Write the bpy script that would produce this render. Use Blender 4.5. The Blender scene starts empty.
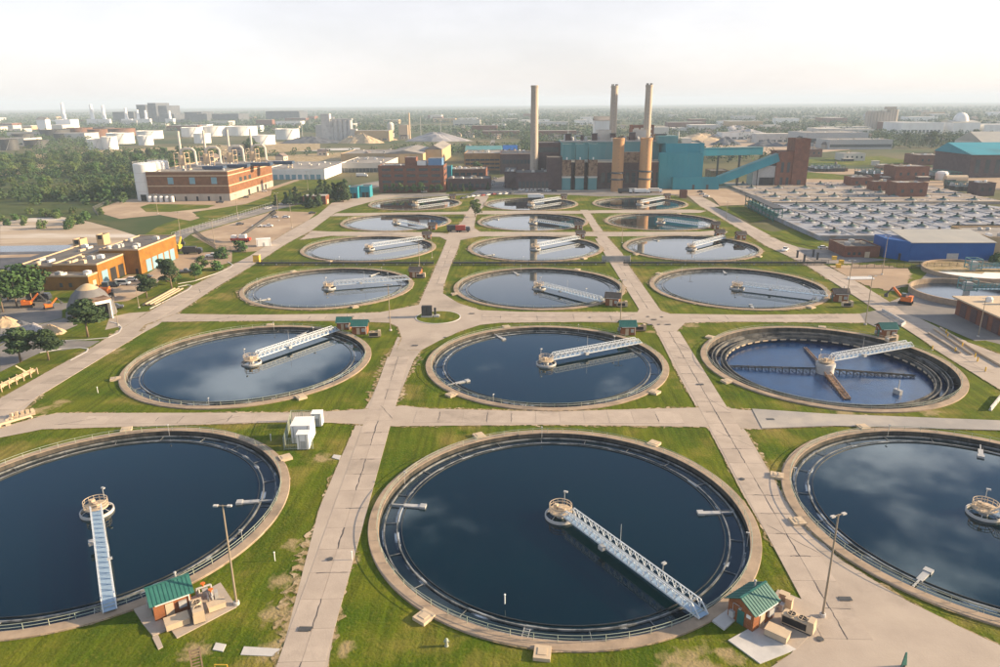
import bpy, math, random
from mathutils import Vector, Matrix
R = math.radians
PI = math.pi
random.seed(7)
scene = bpy.context.scene
col = scene.collection

# ---------------------------------------------------------------- camera
cam_data = bpy.data.cameras.new('camera')
cam_data.sensor_width = 36.0
cam_data.lens = 25.756
cam_data.clip_start = 1.0
cam_data.clip_end = 60000.0
camera = bpy.data.objects.new('camera', cam_data)
col.objects.link(camera)
camera.matrix_world = (Matrix.Translation((0, 0, 68.27)) @ Matrix.Rotation(0.0305, 4, 'Z')
                       @ Matrix.Rotation(PI / 2 - 0.31241, 4, 'X') @ Matrix.Rotation(-0.00739, 4, 'Z'))
scene.camera = camera

# ---------------------------------------------------------------- sky, sun, exposure
SUN_EL, SUN_AZ = 18.0, 5.0            # azimuth counted from +x towards +y
world = bpy.data.worlds.new('World')
scene.world = world
world.use_nodes = True
wn, wl = world.node_tree.nodes, world.node_tree.links
wn.clear()
w_out = wn.new('ShaderNodeOutputWorld')
w_bg = wn.new('ShaderNodeBackground')
sky = wn.new('ShaderNodeTexSky')
sky.sky_type = 'NISHITA'
sky.sun_disc = False
sky.sun_elevation = R(SUN_EL)
sky.sun_rotation = R(90 - SUN_AZ)
sky.altitude = 100
sky.air_density = 0.8
sky.dust_density = 1.2
sky.ozone_density = 2.5
w_tc = wn.new('ShaderNodeTexCoord')
w_map = wn.new('ShaderNodeMapping')
w_map.inputs['Scale'].default_value = (1.0, 1.0, 3.2)
w_map.inputs['Location'].default_value = (5.5, 2.2, 1.0)
w_map.inputs['Rotation'].default_value = (0, 0, 4.0)
w_noise = wn.new('ShaderNodeTexNoise')
w_noise.inputs['Scale'].default_value = 2.3
w_noise.inputs['Detail'].default_value = 8
w_noise.inputs['Roughness'].default_value = 0.6
w_ramp = wn.new('ShaderNodeMapRange')           # scattered thin cloud
w_ramp.interpolation_type = 'SMOOTHSTEP'
w_ramp.inputs[1].default_value = 0.50; w_ramp.inputs[2].default_value = 0.64
w_ramp.inputs[3].default_value = 0.0; w_ramp.inputs[4].default_value = 0.85
w_sep = wn.new('ShaderNodeSeparateXYZ')
w_veil = wn.new('ShaderNodeMapRange')           # thin haze whitens the sky towards the horizon
w_veil.interpolation_type = 'SMOOTHSTEP'
w_veil.inputs[1].default_value = 0.19; w_veil.inputs[2].default_value = 0.34
w_veil.inputs[3].default_value = 0.94; w_veil.inputs[4].default_value = 0.0
w_cm = wn.new('ShaderNodeMapRange')              # clouds dissolve into the haze low down
w_cm.inputs[1].default_value = 0.20; w_cm.inputs[2].default_value = 0.42
w_cf = wn.new('ShaderNodeMath'); w_cf.operation = 'MULTIPLY'
w_cmix = wn.new('ShaderNodeMix'); w_cmix.data_type = 'RGBA'
w_cmix.inputs[7].default_value = (8.0, 8.2, 8.4, 1)
w_lum = wn.new('ShaderNodeVectorMath'); w_lum.operation = 'MULTIPLY_ADD'   # veil colour: white haze plus a share of the sky behind it
w_lum.inputs[1].default_value = (0.34, 0.26, 0.19)
w_lum.inputs[2].default_value = (2.76, 2.62, 2.76)
w_soft = wn.new('ShaderNodeMapRange')           # faint streaks inside the veil
w_soft.inputs[1].default_value = 0.3; w_soft.inputs[2].default_value = 0.75
w_soft.inputs[3].default_value = 0.86; w_soft.inputs[4].default_value = 1.14
w_scale = wn.new('ShaderNodeVectorMath'); w_scale.operation = 'SCALE'
w_mix = wn.new('ShaderNodeMix'); w_mix.data_type = 'RGBA'
wl.new(w_tc.outputs['Generated'], w_map.inputs['Vector'])
wl.new(w_map.outputs[0], w_noise.inputs['Vector'])
wl.new(w_noise.outputs['Fac'], w_ramp.inputs[0])
wl.new(w_noise.outputs['Fac'], w_soft.inputs[0])
wl.new(w_tc.outputs['Generated'], w_sep.inputs[0])
wl.new(w_sep.outputs[2], w_veil.inputs[0])
wl.new(w_sep.outputs[2], w_cm.inputs[0])
wl.new(w_cm.outputs[0], w_cf.inputs[0])
wl.new(w_ramp.outputs[0], w_cf.inputs[1])
wl.new(sky.outputs[0], w_lum.inputs[0])
wl.new(w_lum.outputs[0], w_scale.inputs[0])
wl.new(w_soft.outputs[0], w_scale.inputs['Scale'])
wl.new(w_veil.outputs[0], w_mix.inputs[0])
w_up = wn.new('ShaderNodeVectorMath'); w_up.operation = 'SCALE'; w_up.inputs['Scale'].default_value = 0.58   # clear sky above the haze layer
wl.new(sky.outputs[0], w_up.inputs[0])
wl.new(w_up.outputs[0], w_mix.inputs[6])
wl.new(w_scale.outputs[0], w_mix.inputs[7])
wl.new(w_cf.outputs[0], w_cmix.inputs[0])
wl.new(w_mix.outputs[2], w_cmix.inputs[6])
wl.new(w_cmix.outputs[2], w_bg.inputs[0])
w_bg.inputs[1].default_value = 0.115
wl.new(w_bg.outputs[0], w_out.inputs[0])

sun_data = bpy.data.lights.new('sun', 'SUN')
sun_data.energy = 5.0
sun_data.angle = R(0.6)
sun_data.color = (1.0, 0.75, 0.47)
sun = bpy.data.objects.new('sun', sun_data)
col.objects.link(sun)
sd = Vector((math.cos(R(SUN_EL)) * math.cos(R(SUN_AZ)), math.cos(R(SUN_EL)) * math.sin(R(SUN_AZ)), math.sin(R(SUN_EL))))
sun.rotation_euler = sd.to_track_quat('Z', 'Y').to_euler()

vs = scene.view_settings
vs.view_transform = 'Standard'
vs.look = 'None'
vs.exposure = 1.34
vs.gamma = 1.0
vs.use_curve_mapping = False

# ---------------------------------------------------------------- materials
def mat(name, c1, c2=None, scale=1.0, rough=0.8, bump=0.0, bscale=None, detail=5, lo=0.35, hi=0.65, rnd=0.0,
        c3=None, scale3=0.1, lo3=0.5, hi3=0.62, metal=0.0, spec=0.3, coord='pos', stretch=None):
    """Procedural material: two colours mixed by noise, a third in larger patches, per-object value shift, bump."""
    m = bpy.data.materials.new(name); m.use_nodes = True
    n, l = m.node_tree.nodes, m.node_tree.links
    b = n['Principled BSDF']
    b.inputs['Roughness'].default_value = rough
    b.inputs['Metallic'].default_value = metal
    b.inputs['Specular IOR Level'].default_value = spec
    b.inputs['Base Color'].default_value = (*c1, 1)
    if coord == 'pos':
        src = n.new('ShaderNodeNewGeometry').outputs['Position']
    else:
        src = n.new('ShaderNodeTexCoord').outputs['Object']
    if stretch:
        mp = n.new('ShaderNodeMapping'); mp.inputs['Scale'].default_value = stretch
        l.new(src, mp.inputs[0]); src = mp.outputs[0]
    out = None
    def mixin(prev, c, sc, lo_, hi_, det):
        t = n.new('ShaderNodeTexNoise'); t.inputs['Scale'].default_value = sc; t.inputs['Detail'].default_value = det
        t.inputs['Roughness'].default_value = 0.62
        l.new(src, t.inputs['Vector'])
        mr = n.new('ShaderNodeMapRange'); mr.inputs[1].default_value = lo_; mr.inputs[2].default_value = hi_
        l.new(t.outputs['Fac'], mr.inputs[0])
        mx = n.new('ShaderNodeMix'); mx.data_type = 'RGBA'
        l.new(mr.outputs[0], mx.inputs[0])
        if prev is None: mx.inputs[6].default_value = (*c1, 1)
        else: l.new(prev, mx.inputs[6])
        mx.inputs[7].default_value = (*c, 1)
        return mx.outputs[2]
    if c2: out = mixin(None, c2, scale, lo, hi, detail)
    if c3: out = mixin(out, c3, scale3, lo3, hi3, 6)
    if rnd:
        oi = n.new('ShaderNodeObjectInfo')
        mr = n.new('ShaderNodeMapRange'); mr.inputs[3].default_value = 1 - rnd; mr.inputs[4].default_value = 1 + rnd
        l.new(oi.outputs['Random'], mr.inputs[0])
        mx = n.new('ShaderNodeVectorMath'); mx.operation = 'SCALE'
        if out is None: mx.inputs[0].default_value = c1
        else: l.new(out, mx.inputs[0])
        l.new(mr.outputs[0], mx.inputs['Scale']); out = mx.outputs[0]
    if out is not None: l.new(out, b.inputs['Base Color'])
    if bump:
        t = n.new('ShaderNodeTexNoise'); t.inputs['Scale'].default_value = bscale or scale * 3; t.inputs['Detail'].default_value = 4
        l.new(src, t.inputs['Vector'])
        bp = n.new('ShaderNodeBump'); bp.inputs['Strength'].default_value = bump; bp.inputs['Distance'].default_value = 0.15
        l.new(t.outputs['Fac'], bp.inputs['Height']); l.new(bp.outputs[0], b.inputs['Normal'])
    return m

def brick_mat(name, c1, c2, mortar, sc=1.0):
    m = bpy.data.materials.new(name); m.use_nodes = True
    n, l = m.node_tree.nodes, m.node_tree.links
    b = n['Principled BSDF']; b.inputs['Roughness'].default_value = 0.9; b.inputs['Specular IOR Level'].default_value = 0.2
    g = n.new('ShaderNodeNewGeometry')
    sp = n.new('ShaderNodeSeparateXYZ'); l.new(g.outputs['Position'], sp.inputs[0])
    ad = n.new('ShaderNodeMath'); ad.operation = 'ADD'; l.new(sp.outputs[0], ad.inputs[0]); l.new(sp.outputs[1], ad.inputs[1])
    cb = n.new('ShaderNodeCombineXYZ'); l.new(ad.outputs[0], cb.inputs[0]); l.new(sp.outputs[2], cb.inputs[1])
    t = n.new('ShaderNodeTexBrick'); t.inputs['Scale'].default_value = 2.2 * sc
    t.inputs['Color1'].default_value = (*c1, 1); t.inputs['Color2'].default_value = (*c2, 1); t.inputs['Mortar'].default_value = (*mortar, 1)
    t.inputs['Mortar Size'].default_value = 0.012
    l.new(cb.outputs[0], t.inputs['Vector'])
    nz = n.new('ShaderNodeTexNoise'); nz.inputs['Scale'].default_value = 0.35; nz.inputs['Detail'].default_value = 5
    l.new(g.outputs['Position'], nz.inputs['Vector'])
    mr = n.new('ShaderNodeMapRange'); mr.inputs[1].default_value = 0.3; mr.inputs[2].default_value = 0.7; mr.inputs[3].default_value = 0.78; mr.inputs[4].default_value = 1.15
    l.new(nz.outputs['Fac'], mr.inputs[0])
    sc_ = n.new('ShaderNodeVectorMath'); sc_.operation = 'SCALE'; l.new(t.outputs['Color'], sc_.inputs[0]); l.new(mr.outputs[0], sc_.inputs['Scale'])
    l.new(sc_.outputs[0], b.inputs['Base Color'])
    return m

def water_mat(name, c, rough=0.03, bump=0.02, bscale=0.6, c2=None, scale=0.15):
    m = mat(name, c, c2, scale=scale, rough=rough, bump=bump, bscale=bscale, spec=0.5)
    b = m.node_tree.nodes['Principled BSDF']
    b.inputs['IOR'].default_value = 1.4
    b.inputs['Coat Weight'].default_value = 0.8; b.inputs['Coat IOR'].default_value = 1.33; b.inputs['Coat Roughness'].default_value = rough
    b.inputs['Specular Tint'].default_value = (0.10, 0.6, 0.85, 1)
    return m

M = {}
def lawn_mat(name, spots):
    """Turf: two greens, mowing streaks, dry patches, and bare earth worn through at given spots with soft noisy edges."""
    m = mat(name, (0.050, 0.086, 0.003), (0.118, 0.130, 0.009), scale=0.10, rough=0.95, bump=1.0, bscale=2.2, spec=0.1, lo=0.36, hi=0.68, detail=12,
            c3=(0.215, 0.165, 0.050), scale3=0.05, lo3=0.52, hi3=0.72)
    n, l = m.node_tree.nodes, m.node_tree.links; b = n['Principled BSDF']
    col_ = b.inputs['Base Color'].links[0].from_socket; g = n.new('ShaderNodeNewGeometry').outputs['Position']
    def noise(sc, det, st=None):
        v = g
        if st: mp = n.new('ShaderNodeMapping'); mp.inputs['Scale'].default_value = st; mp.inputs['Rotation'].default_value = (0, 0, .5); l.new(g, mp.inputs[0]); v = mp.outputs[0]
        t = n.new('ShaderNodeTexNoise'); t.inputs['Scale'].default_value = sc; t.inputs['Detail'].default_value = det; l.new(v, t.inputs['Vector']); return t.outputs['Fac']
    def rng(x, a, b_, c, d):
        r = n.new('ShaderNodeMapRange'); r.inputs[1].default_value = a; r.inputs[2].default_value = b_; r.inputs[3].default_value = c; r.inputs[4].default_value = d; l.new(x, r.inputs[0]); return r.outputs[0]
    def mix(f, a, cb):
        x = n.new('ShaderNodeMix'); x.data_type = 'RGBA'; l.new(f, x.inputs[0]); l.new(a, x.inputs[6]); x.inputs[7].default_value = (*cb, 1); return x.outputs[2]
    sc = n.new('ShaderNodeVectorMath'); sc.operation = 'SCALE'; l.new(col_, sc.inputs[0]); l.new(rng(noise(.9, 4, (1, .06, 1)), .35, .65, .78, 1.2), sc.inputs['Scale']); c = sc.outputs[0]
    c = mix(rng(noise(1.3, 6), .56, .72, 0, .55), c, (0.16, 0.15, 0.02))
    acc = None
    for (x, y, r) in spots:
        d = n.new('ShaderNodeVectorMath'); d.operation = 'DISTANCE'; l.new(g, d.inputs[0]); d.inputs[1].default_value = (x, y, 0)
        v = rng(d.outputs['Value'], 0, r, 1, 0)
        if acc is None: acc = v
        else: q = n.new('ShaderNodeMath'); q.operation = 'MAXIMUM'; l.new(acc, q.inputs[0]); l.new(v, q.inputs[1]); acc = q.outputs[0]
    ad = n.new('ShaderNodeMath'); ad.operation = 'MULTIPLY_ADD'; l.new(noise(.55, 9), ad.inputs[0]); ad.inputs[1].default_value = 1.5; l.new(acc, ad.inputs[2])
    c = mix(rng(ad.outputs[0], 1.22, 1.6, 0, .75), c, (0.33, 0.25, 0.14))
    l.new(c, b.inputs['Base Color'])
    return m
M['lawn'] = lawn_mat('lawn', [(*(22.2, 74.8), 6.5), (*(19.5, 75.1), 4), (*(26.9, 76.1), 4), (*(-42.6, 75.6), 4), (*(-35.6, 90.2), 4.5), (*(-34.3, 83.1), 5), (*(-37.1, 99.2), 3.5), (*(-33.1, 75.8), 4), (*(-40.2, 129.0), 4.5), (*(-33.6, 167.8), 4), (*(-33.5, 158.8), 3.5), (*(-34.6, 200.0), 4), (*(-23.0, 76.0), 3), (*(-25.8, 95.4), 2.5), (*(54.2, 220.5), 6), (*(61.3, 202.6), 4), (*(40.8, 213.1), 4), (*(-35.6, 256.4), 4), (*(-36.7, 245.3), 4.5), (*(-125.3, 193.0), 7), (*(-119.3, 193.9), 7), (*(-113.3, 151.9), 6), (*(-111.1, 156.0), 5), (*(41.7, 125.3), 3), (*(74.5, 153.1), 6), (*(93.9, 153.3), 5)])
M['terrain'] = mat('terrain', (0.075, 0.085, 0.035), (0.16, 0.13, 0.075), scale=0.012, rough=0.95, spec=0.1,
                   c3=(0.045, 0.07, 0.025), scale3=0.006, lo3=0.45, hi3=0.6)
M['dirt'] = mat('dirt', (0.36, 0.27, 0.165), (0.20, 0.165, 0.07), scale=0.5, rough=0.95, spec=0.1, bump=0.5, bscale=3, c3=(0.44, 0.35, 0.24), scale3=0.15, detail=10)
M['concrete'] = mat('concrete', (0.40, 0.34, 0.285), (0.335, 0.285, 0.24), scale=0.22, rough=0.85, spec=0.25, rnd=0.08, bump=0.15, bscale=4,
                    c3=(0.25, 0.215, 0.18), scale3=0.09, lo3=0.56, hi3=0.72)
M['concrete_sheet'] = mat('concrete_sheet', (0.385, 0.33, 0.275), (0.33, 0.28, 0.235), scale=0.14, rough=0.85, spec=0.25, bump=0.15, bscale=4, detail=9,
                    c3=(0.25, 0.215, 0.18), scale3=0.05, lo3=0.54, hi3=0.7)
M['joint'] = mat('joint', (0.13, 0.115, 0.10), (0.2, 0.17, 0.14), scale=0.6, rough=0.9)
M['tar'] = mat('tar', (0.045, 0.042, 0.045), (0.09, 0.08, 0.075), scale=1.5, rough=0.6)
M['asphalt'] = mat('asphalt', (0.15, 0.145, 0.145), (0.20, 0.19, 0.18), scale=0.12, rough=0.85, spec=0.25, c3=(0.27, 0.24, 0.21), scale3=0.03)
M['dark_asphalt'] = mat('dark_asphalt', (0.055, 0.06, 0.075), (0.09, 0.09, 0.10), scale=0.1, rough=0.7, c3=(0.14, 0.14, 0.15), scale3=0.03)
M['gravel'] = mat('gravel', (0.36, 0.27, 0.19), (0.29, 0.22, 0.16), scale=0.08, rough=0.95, spec=0.1, c3=(0.42, 0.33, 0.24), scale3=0.03)
M['sand'] = mat('sand', (0.42, 0.35, 0.27), (0.27, 0.21, 0.15), scale=0.05, rough=0.95, spec=0.1, c3=(0.52, 0.48, 0.43), scale3=0.025, stretch=(0.35, 1.6, 1))
M['coping'] = mat('coping', (0.36, 0.28, 0.205), (0.27, 0.21, 0.155), scale=0.5, rough=0.9, spec=0.2, c3=(0.19, 0.155, 0.12), scale3=0.16, lo3=0.52, hi3=0.7, bump=0.2, bscale=5)
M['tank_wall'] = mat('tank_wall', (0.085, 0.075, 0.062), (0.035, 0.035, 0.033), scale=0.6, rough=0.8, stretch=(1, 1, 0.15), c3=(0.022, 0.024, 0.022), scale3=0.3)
M['launder'] = mat('launder', (0.20, 0.21, 0.215), (0.06, 0.068, 0.072), scale=0.45, rough=0.6, lo=0.42, hi=0.6)
M['baffle'] = mat('baffle', (0.025, 0.03, 0.034), (0.05, 0.055, 0.055), scale=0.7, rough=0.5)
M['water'] = water_mat('water', (0.0002, 0.0075, 0.0125), bump=0.014, c2=(0.0003, 0.0105, 0.0150), scale=0.05)
M['water_trough'] = water_mat('water_trough', (0.0015, 0.006, 0.010), rough=0.06, bump=0.06, bscale=3, c2=(0.006, 0.014, 0.02), scale=1.2)
M['water_blue'] = water_mat('water_blue', (0.002, 0.018, 0.070), rough=0.22, bump=0.4, bscale=1.4, c2=(0.006, 0.04, 0.13), scale=0.3)
M['lagoon'] = water_mat('lagoon', (0.010, 0.025, 0.05), rough=0.2, bump=0.05)
M['rail_green'] = mat('rail_green', (0.24, 0.30, 0.25), (0.34, 0.36, 0.28), scale=0.4, rough=0.55)
M['white_steel'] = mat('white_steel', (0.56, 0.61, 0.65), (0.44, 0.48, 0.52), scale=0.9, rough=0.5, coord='obj')
M['deck_grey'] = mat('deck_grey', (0.26, 0.37, 0.50), (0.22, 0.32, 0.44), scale=0.7, rough=0.6, coord='obj')
M['rust'] = mat('rust', (0.20, 0.12, 0.075), (0.28, 0.20, 0.14), scale=0.7, rough=0.9, c3=(0.10, 0.055, 0.03), scale3=0.4)
M['steel'] = mat('steel', (0.30, 0.31, 0.32), (0.40, 0.40, 0.39), scale=0.8, rough=0.5, spec=0.4)
M['dark_steel'] = mat('dark_steel', (0.045, 0.05, 0.055), (0.075, 0.075, 0.075), scale=0.9, rough=0.55)
M['pole'] = mat('pole', (0.24, 0.20, 0.15), (0.30, 0.25, 0.19), scale=0.5, rough=0.7)
M['teal_roof'] = mat('teal_roof', (0.018, 0.105, 0.092), (0.030, 0.135, 0.115), scale=0.9, rough=0.5, spec=0.4)
M['hut_brick'] = brick_mat('hut_brick', (0.27, 0.095, 0.034), (0.20, 0.07, 0.028), (0.26, 0.18, 0.12))
M['brick'] = brick_mat('brick', (0.20, 0.075, 0.045), (0.155, 0.062, 0.042), (0.18, 0.14, 0.11), 0.7)
M['garage_brick'] = brick_mat('garage_brick', (0.27, 0.122, 0.018), (0.22, 0.098, 0.017), (0.24, 0.15, 0.055), 0.8)
M['tan_brick'] = brick_mat('tan_brick', (0.36, 0.19, 0.07), (0.30, 0.16, 0.065), (0.30, 0.21, 0.12), 0.7)
M['dark_brick'] = brick_mat('dark_brick', (0.105, 0.065, 0.065), (0.085, 0.055, 0.058), (0.12, 0.1, 0.1), 0.6)
M['band'] = mat('band', (0.48, 0.36, 0.24), (0.42, 0.31, 0.21), scale=0.5, rough=0.9)
M['tan'] = mat('tan', (0.50, 0.40, 0.28), (0.44, 0.35, 0.25), scale=0.8, rough=0.8)
M['tan_wall'] = mat('tan_wall', (0.48, 0.34, 0.19), (0.42, 0.30, 0.17), scale=0.15, rough=0.9)
M['stack_tan'] = mat('stack_tan', (0.46, 0.27, 0.135), (0.38, 0.22, 0.115), scale=0.12, rough=0.9, stretch=(1, 1, 0.25), c3=(0.22, 0.13, 0.08), scale3=0.07, lo3=0.58, hi3=0.7)
M['stack_grey'] = mat('stack_grey', (0.43, 0.375, 0.31), (0.35, 0.305, 0.255), scale=0.25, rough=0.9, stretch=(1, 1, 0.08), c3=(0.22, 0.19, 0.16), scale3=0.12, lo3=.55, hi3=.74)
M['teal'] = mat('teal', (0.016, 0.215, 0.285), (0.030, 0.25, 0.315), scale=0.10, rough=0.6, stretch=(1, 1, 0.12), c3=(0.03, 0.155, 0.20), scale3=0.05, lo3=.5, hi3=.7)
M['teal_pale'] = mat('teal_pale', (0.075, 0.215, 0.235), (0.12, 0.26, 0.27), scale=0.1, rough=0.6, stretch=(1, 1, 0.12), c3=(0.16, 0.19, 0.18), scale3=0.05, lo3=.52, hi3=.7)
M['roof_grey'] = mat('roof_grey', (0.20, 0.19, 0.18), (0.28, 0.26, 0.24), scale=0.12, rough=0.9, c3=(0.12, 0.115, 0.11), scale3=0.06)
M['roof_dark'] = mat('roof_dark', (0.085, 0.08, 0.08), (0.14, 0.13, 0.12), scale=0.2, rough=0.9)
M['roof_metal'] = mat('roof_metal', (0.36, 0.34, 0.29), (0.30, 0.29, 0.26), scale=0.1, rough=0.5)
M['blue_metal'] = mat('blue_metal', (0.002, 0.080, 0.30), (0.002, 0.068, 0.26), scale=0.3, rough=0.5)
M['white'] = mat('white', (0.74, 0.74, 0.72), (0.64, 0.63, 0.61), scale=0.1, rough=0.7, stretch=(1, 1, 0.3))
M['off_white'] = mat('off_white', (0.55, 0.52, 0.47), (0.48, 0.45, 0.40), scale=0.1, rough=0.8)
M['pale_concrete'] = mat('pale_concrete', (0.50, 0.49, 0.47), (0.42, 0.41, 0.40), scale=0.15, rough=0.85, c3=(0.33, 0.33, 0.33), scale3=0.08, lo3=0.52, hi3=0.68)
M['deck_pale'] = mat('deck_pale', (0.30, 0.32, 0.365), (0.215, 0.23, 0.265), scale=0.3, rough=0.8, c3=(0.20, 0.175, 0.15), scale3=0.09, lo3=0.50, hi3=0.66, detail=11)
M['glass'] = mat('glass', (0.035, 0.05, 0.06), (0.05, 0.065, 0.075), scale=0.3, rough=0.15, spec=0.6)
M['door_blue'] = mat('door_blue', (0.16, 0.30, 0.37), (0.2, 0.34, 0.4), scale=0.4, rough=0.6)
M['black'] = mat('black', (0.015, 0.015, 0.017), (0.03, 0.03, 0.03), scale=0.5, rough=0.6)
M['orange'] = mat('orange', (0.62, 0.16, 0.025), (0.5, 0.13, 0.025), scale=0.8, rough=0.5)
M['yellow'] = mat('yellow', (0.66, 0.42, 0.05), (0.58, 0.36, 0.05), scale=0.8, rough=0.6)
M['red'] = mat('red', (0.38, 0.055, 0.035), (0.3, 0.05, 0.035), scale=0.8, rough=0.6)
M['car_silver'] = mat('car_silver', (0.55, 0.56, 0.58), rough=0.3, rnd=0.25, spec=0.5, metal=0.2)
M['car_white'] = mat('car_white', (0.75, 0.75, 0.74), rough=0.3, rnd=0.08, spec=0.5)
M['car_dark'] = mat('car_dark', (0.05, 0.055, 0.07), rough=0.25, rnd=0.5, spec=0.6)
M['car_red'] = mat('car_red', (0.28, 0.035, 0.03), rough=0.3, rnd=0.3, spec=0.5)
M['rubber'] = mat('rubber', (0.02, 0.02, 0.02), rough=0.8)
M['bark'] = mat('bark', (0.22, 0.16, 0.11), (0.15, 0.11, 0.075), scale=3, rough=0.95)
M['leaf'] = mat('leaf', (0.030, 0.075, 0.022), (0.058, 0.108, 0.030), scale=0.7, rough=0.75, rnd=0.35, spec=0.2)
M['leaf_light'] = mat('leaf_light', (0.060, 0.105, 0.030), (0.095, 0.130, 0.040), scale=0.7, rough=0.75, rnd=0.3, spec=0.2)
M['needle'] = mat('needle', (0.030, 0.058, 0.026), (0.05, 0.08, 0.032), scale=0.9, rough=0.8, rnd=0.3, spec=0.15)
M['leaf_far'] = mat('leaf_far', (0.028, 0.066, 0.028), (0.062, 0.098, 0.038), scale=0.03, rough=0.85, spec=0.1, c3=(0.085, 0.095, 0.035), scale3=0.011, lo3=0.5, hi3=0.7)
M['coal'] = mat('coal', (0.06, 0.07, 0.09), (0.11, 0.12, 0.14), scale=0.08, rough=0.95)
M['pile_grey'] = mat('pile_grey', (0.34, 0.33, 0.34), (0.26, 0.25, 0.26), scale=0.04, rough=0.95)
M['pile_sand'] = mat('pile_sand', (0.48, 0.38, 0.25), (0.36, 0.27, 0.17), scale=0.15, rough=0.95)
M['wood'] = mat('wood', (0.52, 0.40, 0.27), (0.42, 0.31, 0.2), scale=0.7, rough=0.85, rnd=0.15)
M['oil_rust'] = mat('oil_rust', (0.20, 0.10, 0.06), (0.14, 0.08, 0.055), scale=0.1, rough=0.8, stretch=(1, 1, 0.3))
M['mesh_fence'] = mat('mesh_fence', (0.10, 0.11, 0.11), (0.14, 0.14, 0.14), scale=0.5, rough=0.7)
M['tower_white'] = mat('tower_white', (0.80, 0.80, 0.80), rough=0.6)
M['house_roof'] = mat('house_roof', (0.17, 0.13, 0.11), (0.11, 0.10, 0.10), scale=0.3, rough=0.9, rnd=0.35)
M['house_wall'] = mat('house_wall', (0.50, 0.42, 0.34), rough=0.9, rnd=0.35)

M['drained_concrete'] = mat('drained_concrete', (0.15, 0.15, 0.145), (0.06, 0.065, 0.068), scale=0.35, rough=0.8, c3=(0.03, 0.034, 0.04), scale3=0.25)
M['pump_brick'] = brick_mat('pump_brick', (0.215, 0.092, 0.040), (0.17, 0.075, 0.036), (0.2, 0.14, 0.09), 0.6)
def thin(name, base, lo, hi, scale):
    """Patchy cover that thins out into what lies below it."""
    m = M[base].copy(); m.name = name; n, l = m.node_tree.nodes, m.node_tree.links
    g = n.new('ShaderNodeNewGeometry'); t = n.new('ShaderNodeTexNoise'); t.inputs['Scale'].default_value = scale; t.inputs['Detail'].default_value = 9; l.new(g.outputs['Position'], t.inputs['Vector'])
    r = n.new('ShaderNodeMapRange'); r.inputs[1].default_value = lo; r.inputs[2].default_value = hi; l.new(t.outputs['Fac'], r.inputs[0]); l.new(r.outputs[0], n['Principled BSDF'].inputs['Alpha'])
    M[name] = m
thin('verge', 'dirt', .40, .56, .8)
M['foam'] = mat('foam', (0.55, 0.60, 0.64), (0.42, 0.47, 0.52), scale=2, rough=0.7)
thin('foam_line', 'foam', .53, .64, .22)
M['grey_road'] = mat('grey_road', (0.30, 0.285, 0.27), (0.25, 0.24, 0.23), scale=0.12, rough=0.85, spec=0.25, c3=(0.36, 0.33, 0.29), scale3=0.05, detail=9, bump=.15, bscale=4)
M['brown_roof'] = mat('brown_roof', (0.085, 0.07, 0.06), (0.12, 0.10, 0.085), scale=0.8, rough=0.7)
M['deck_tan'] = mat('deck_tan', (0.33, 0.29, 0.26), (0.24, 0.215, 0.20), scale=0.2, rough=0.85, c3=(0.16, 0.14, 0.125), scale3=0.08, lo3=0.5, hi3=0.66, detail=11)
M['dome_grey'] = mat('dome_grey', (0.15, 0.15, 0.155), (0.11, 0.11, 0.115), scale=0.4, rough=0.8, stretch=(1, 1, 0.2))
M['cooler_blue'] = mat('cooler_blue', (0.035, 0.065, 0.12), (0.05, 0.08, 0.13), scale=0.3, rough=0.6)
M['pale_blue'] = mat('pale_blue', (0.12, 0.24, 0.42), (0.10, 0.21, 0.38), scale=0.2, rough=0.6)
M['aer_grey'] = mat('aer_grey', (0.27, 0.285, 0.31), (0.36, 0.37, 0.39), scale=0.3, rough=0.8)
M['aer_green'] = mat('aer_green', (0.03, 0.075, 0.07), (0.045, 0.095, 0.085), scale=0.3, rough=0.7)
M['undergrowth'] = mat('undergrowth', (0.035, 0.058, 0.018), (0.075, 0.09, 0.028), scale=0.03, rough=0.95, spec=0.1, c3=(0.14, 0.12, 0.05), scale3=0.015, lo3=0.54, hi3=0.7)

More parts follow.
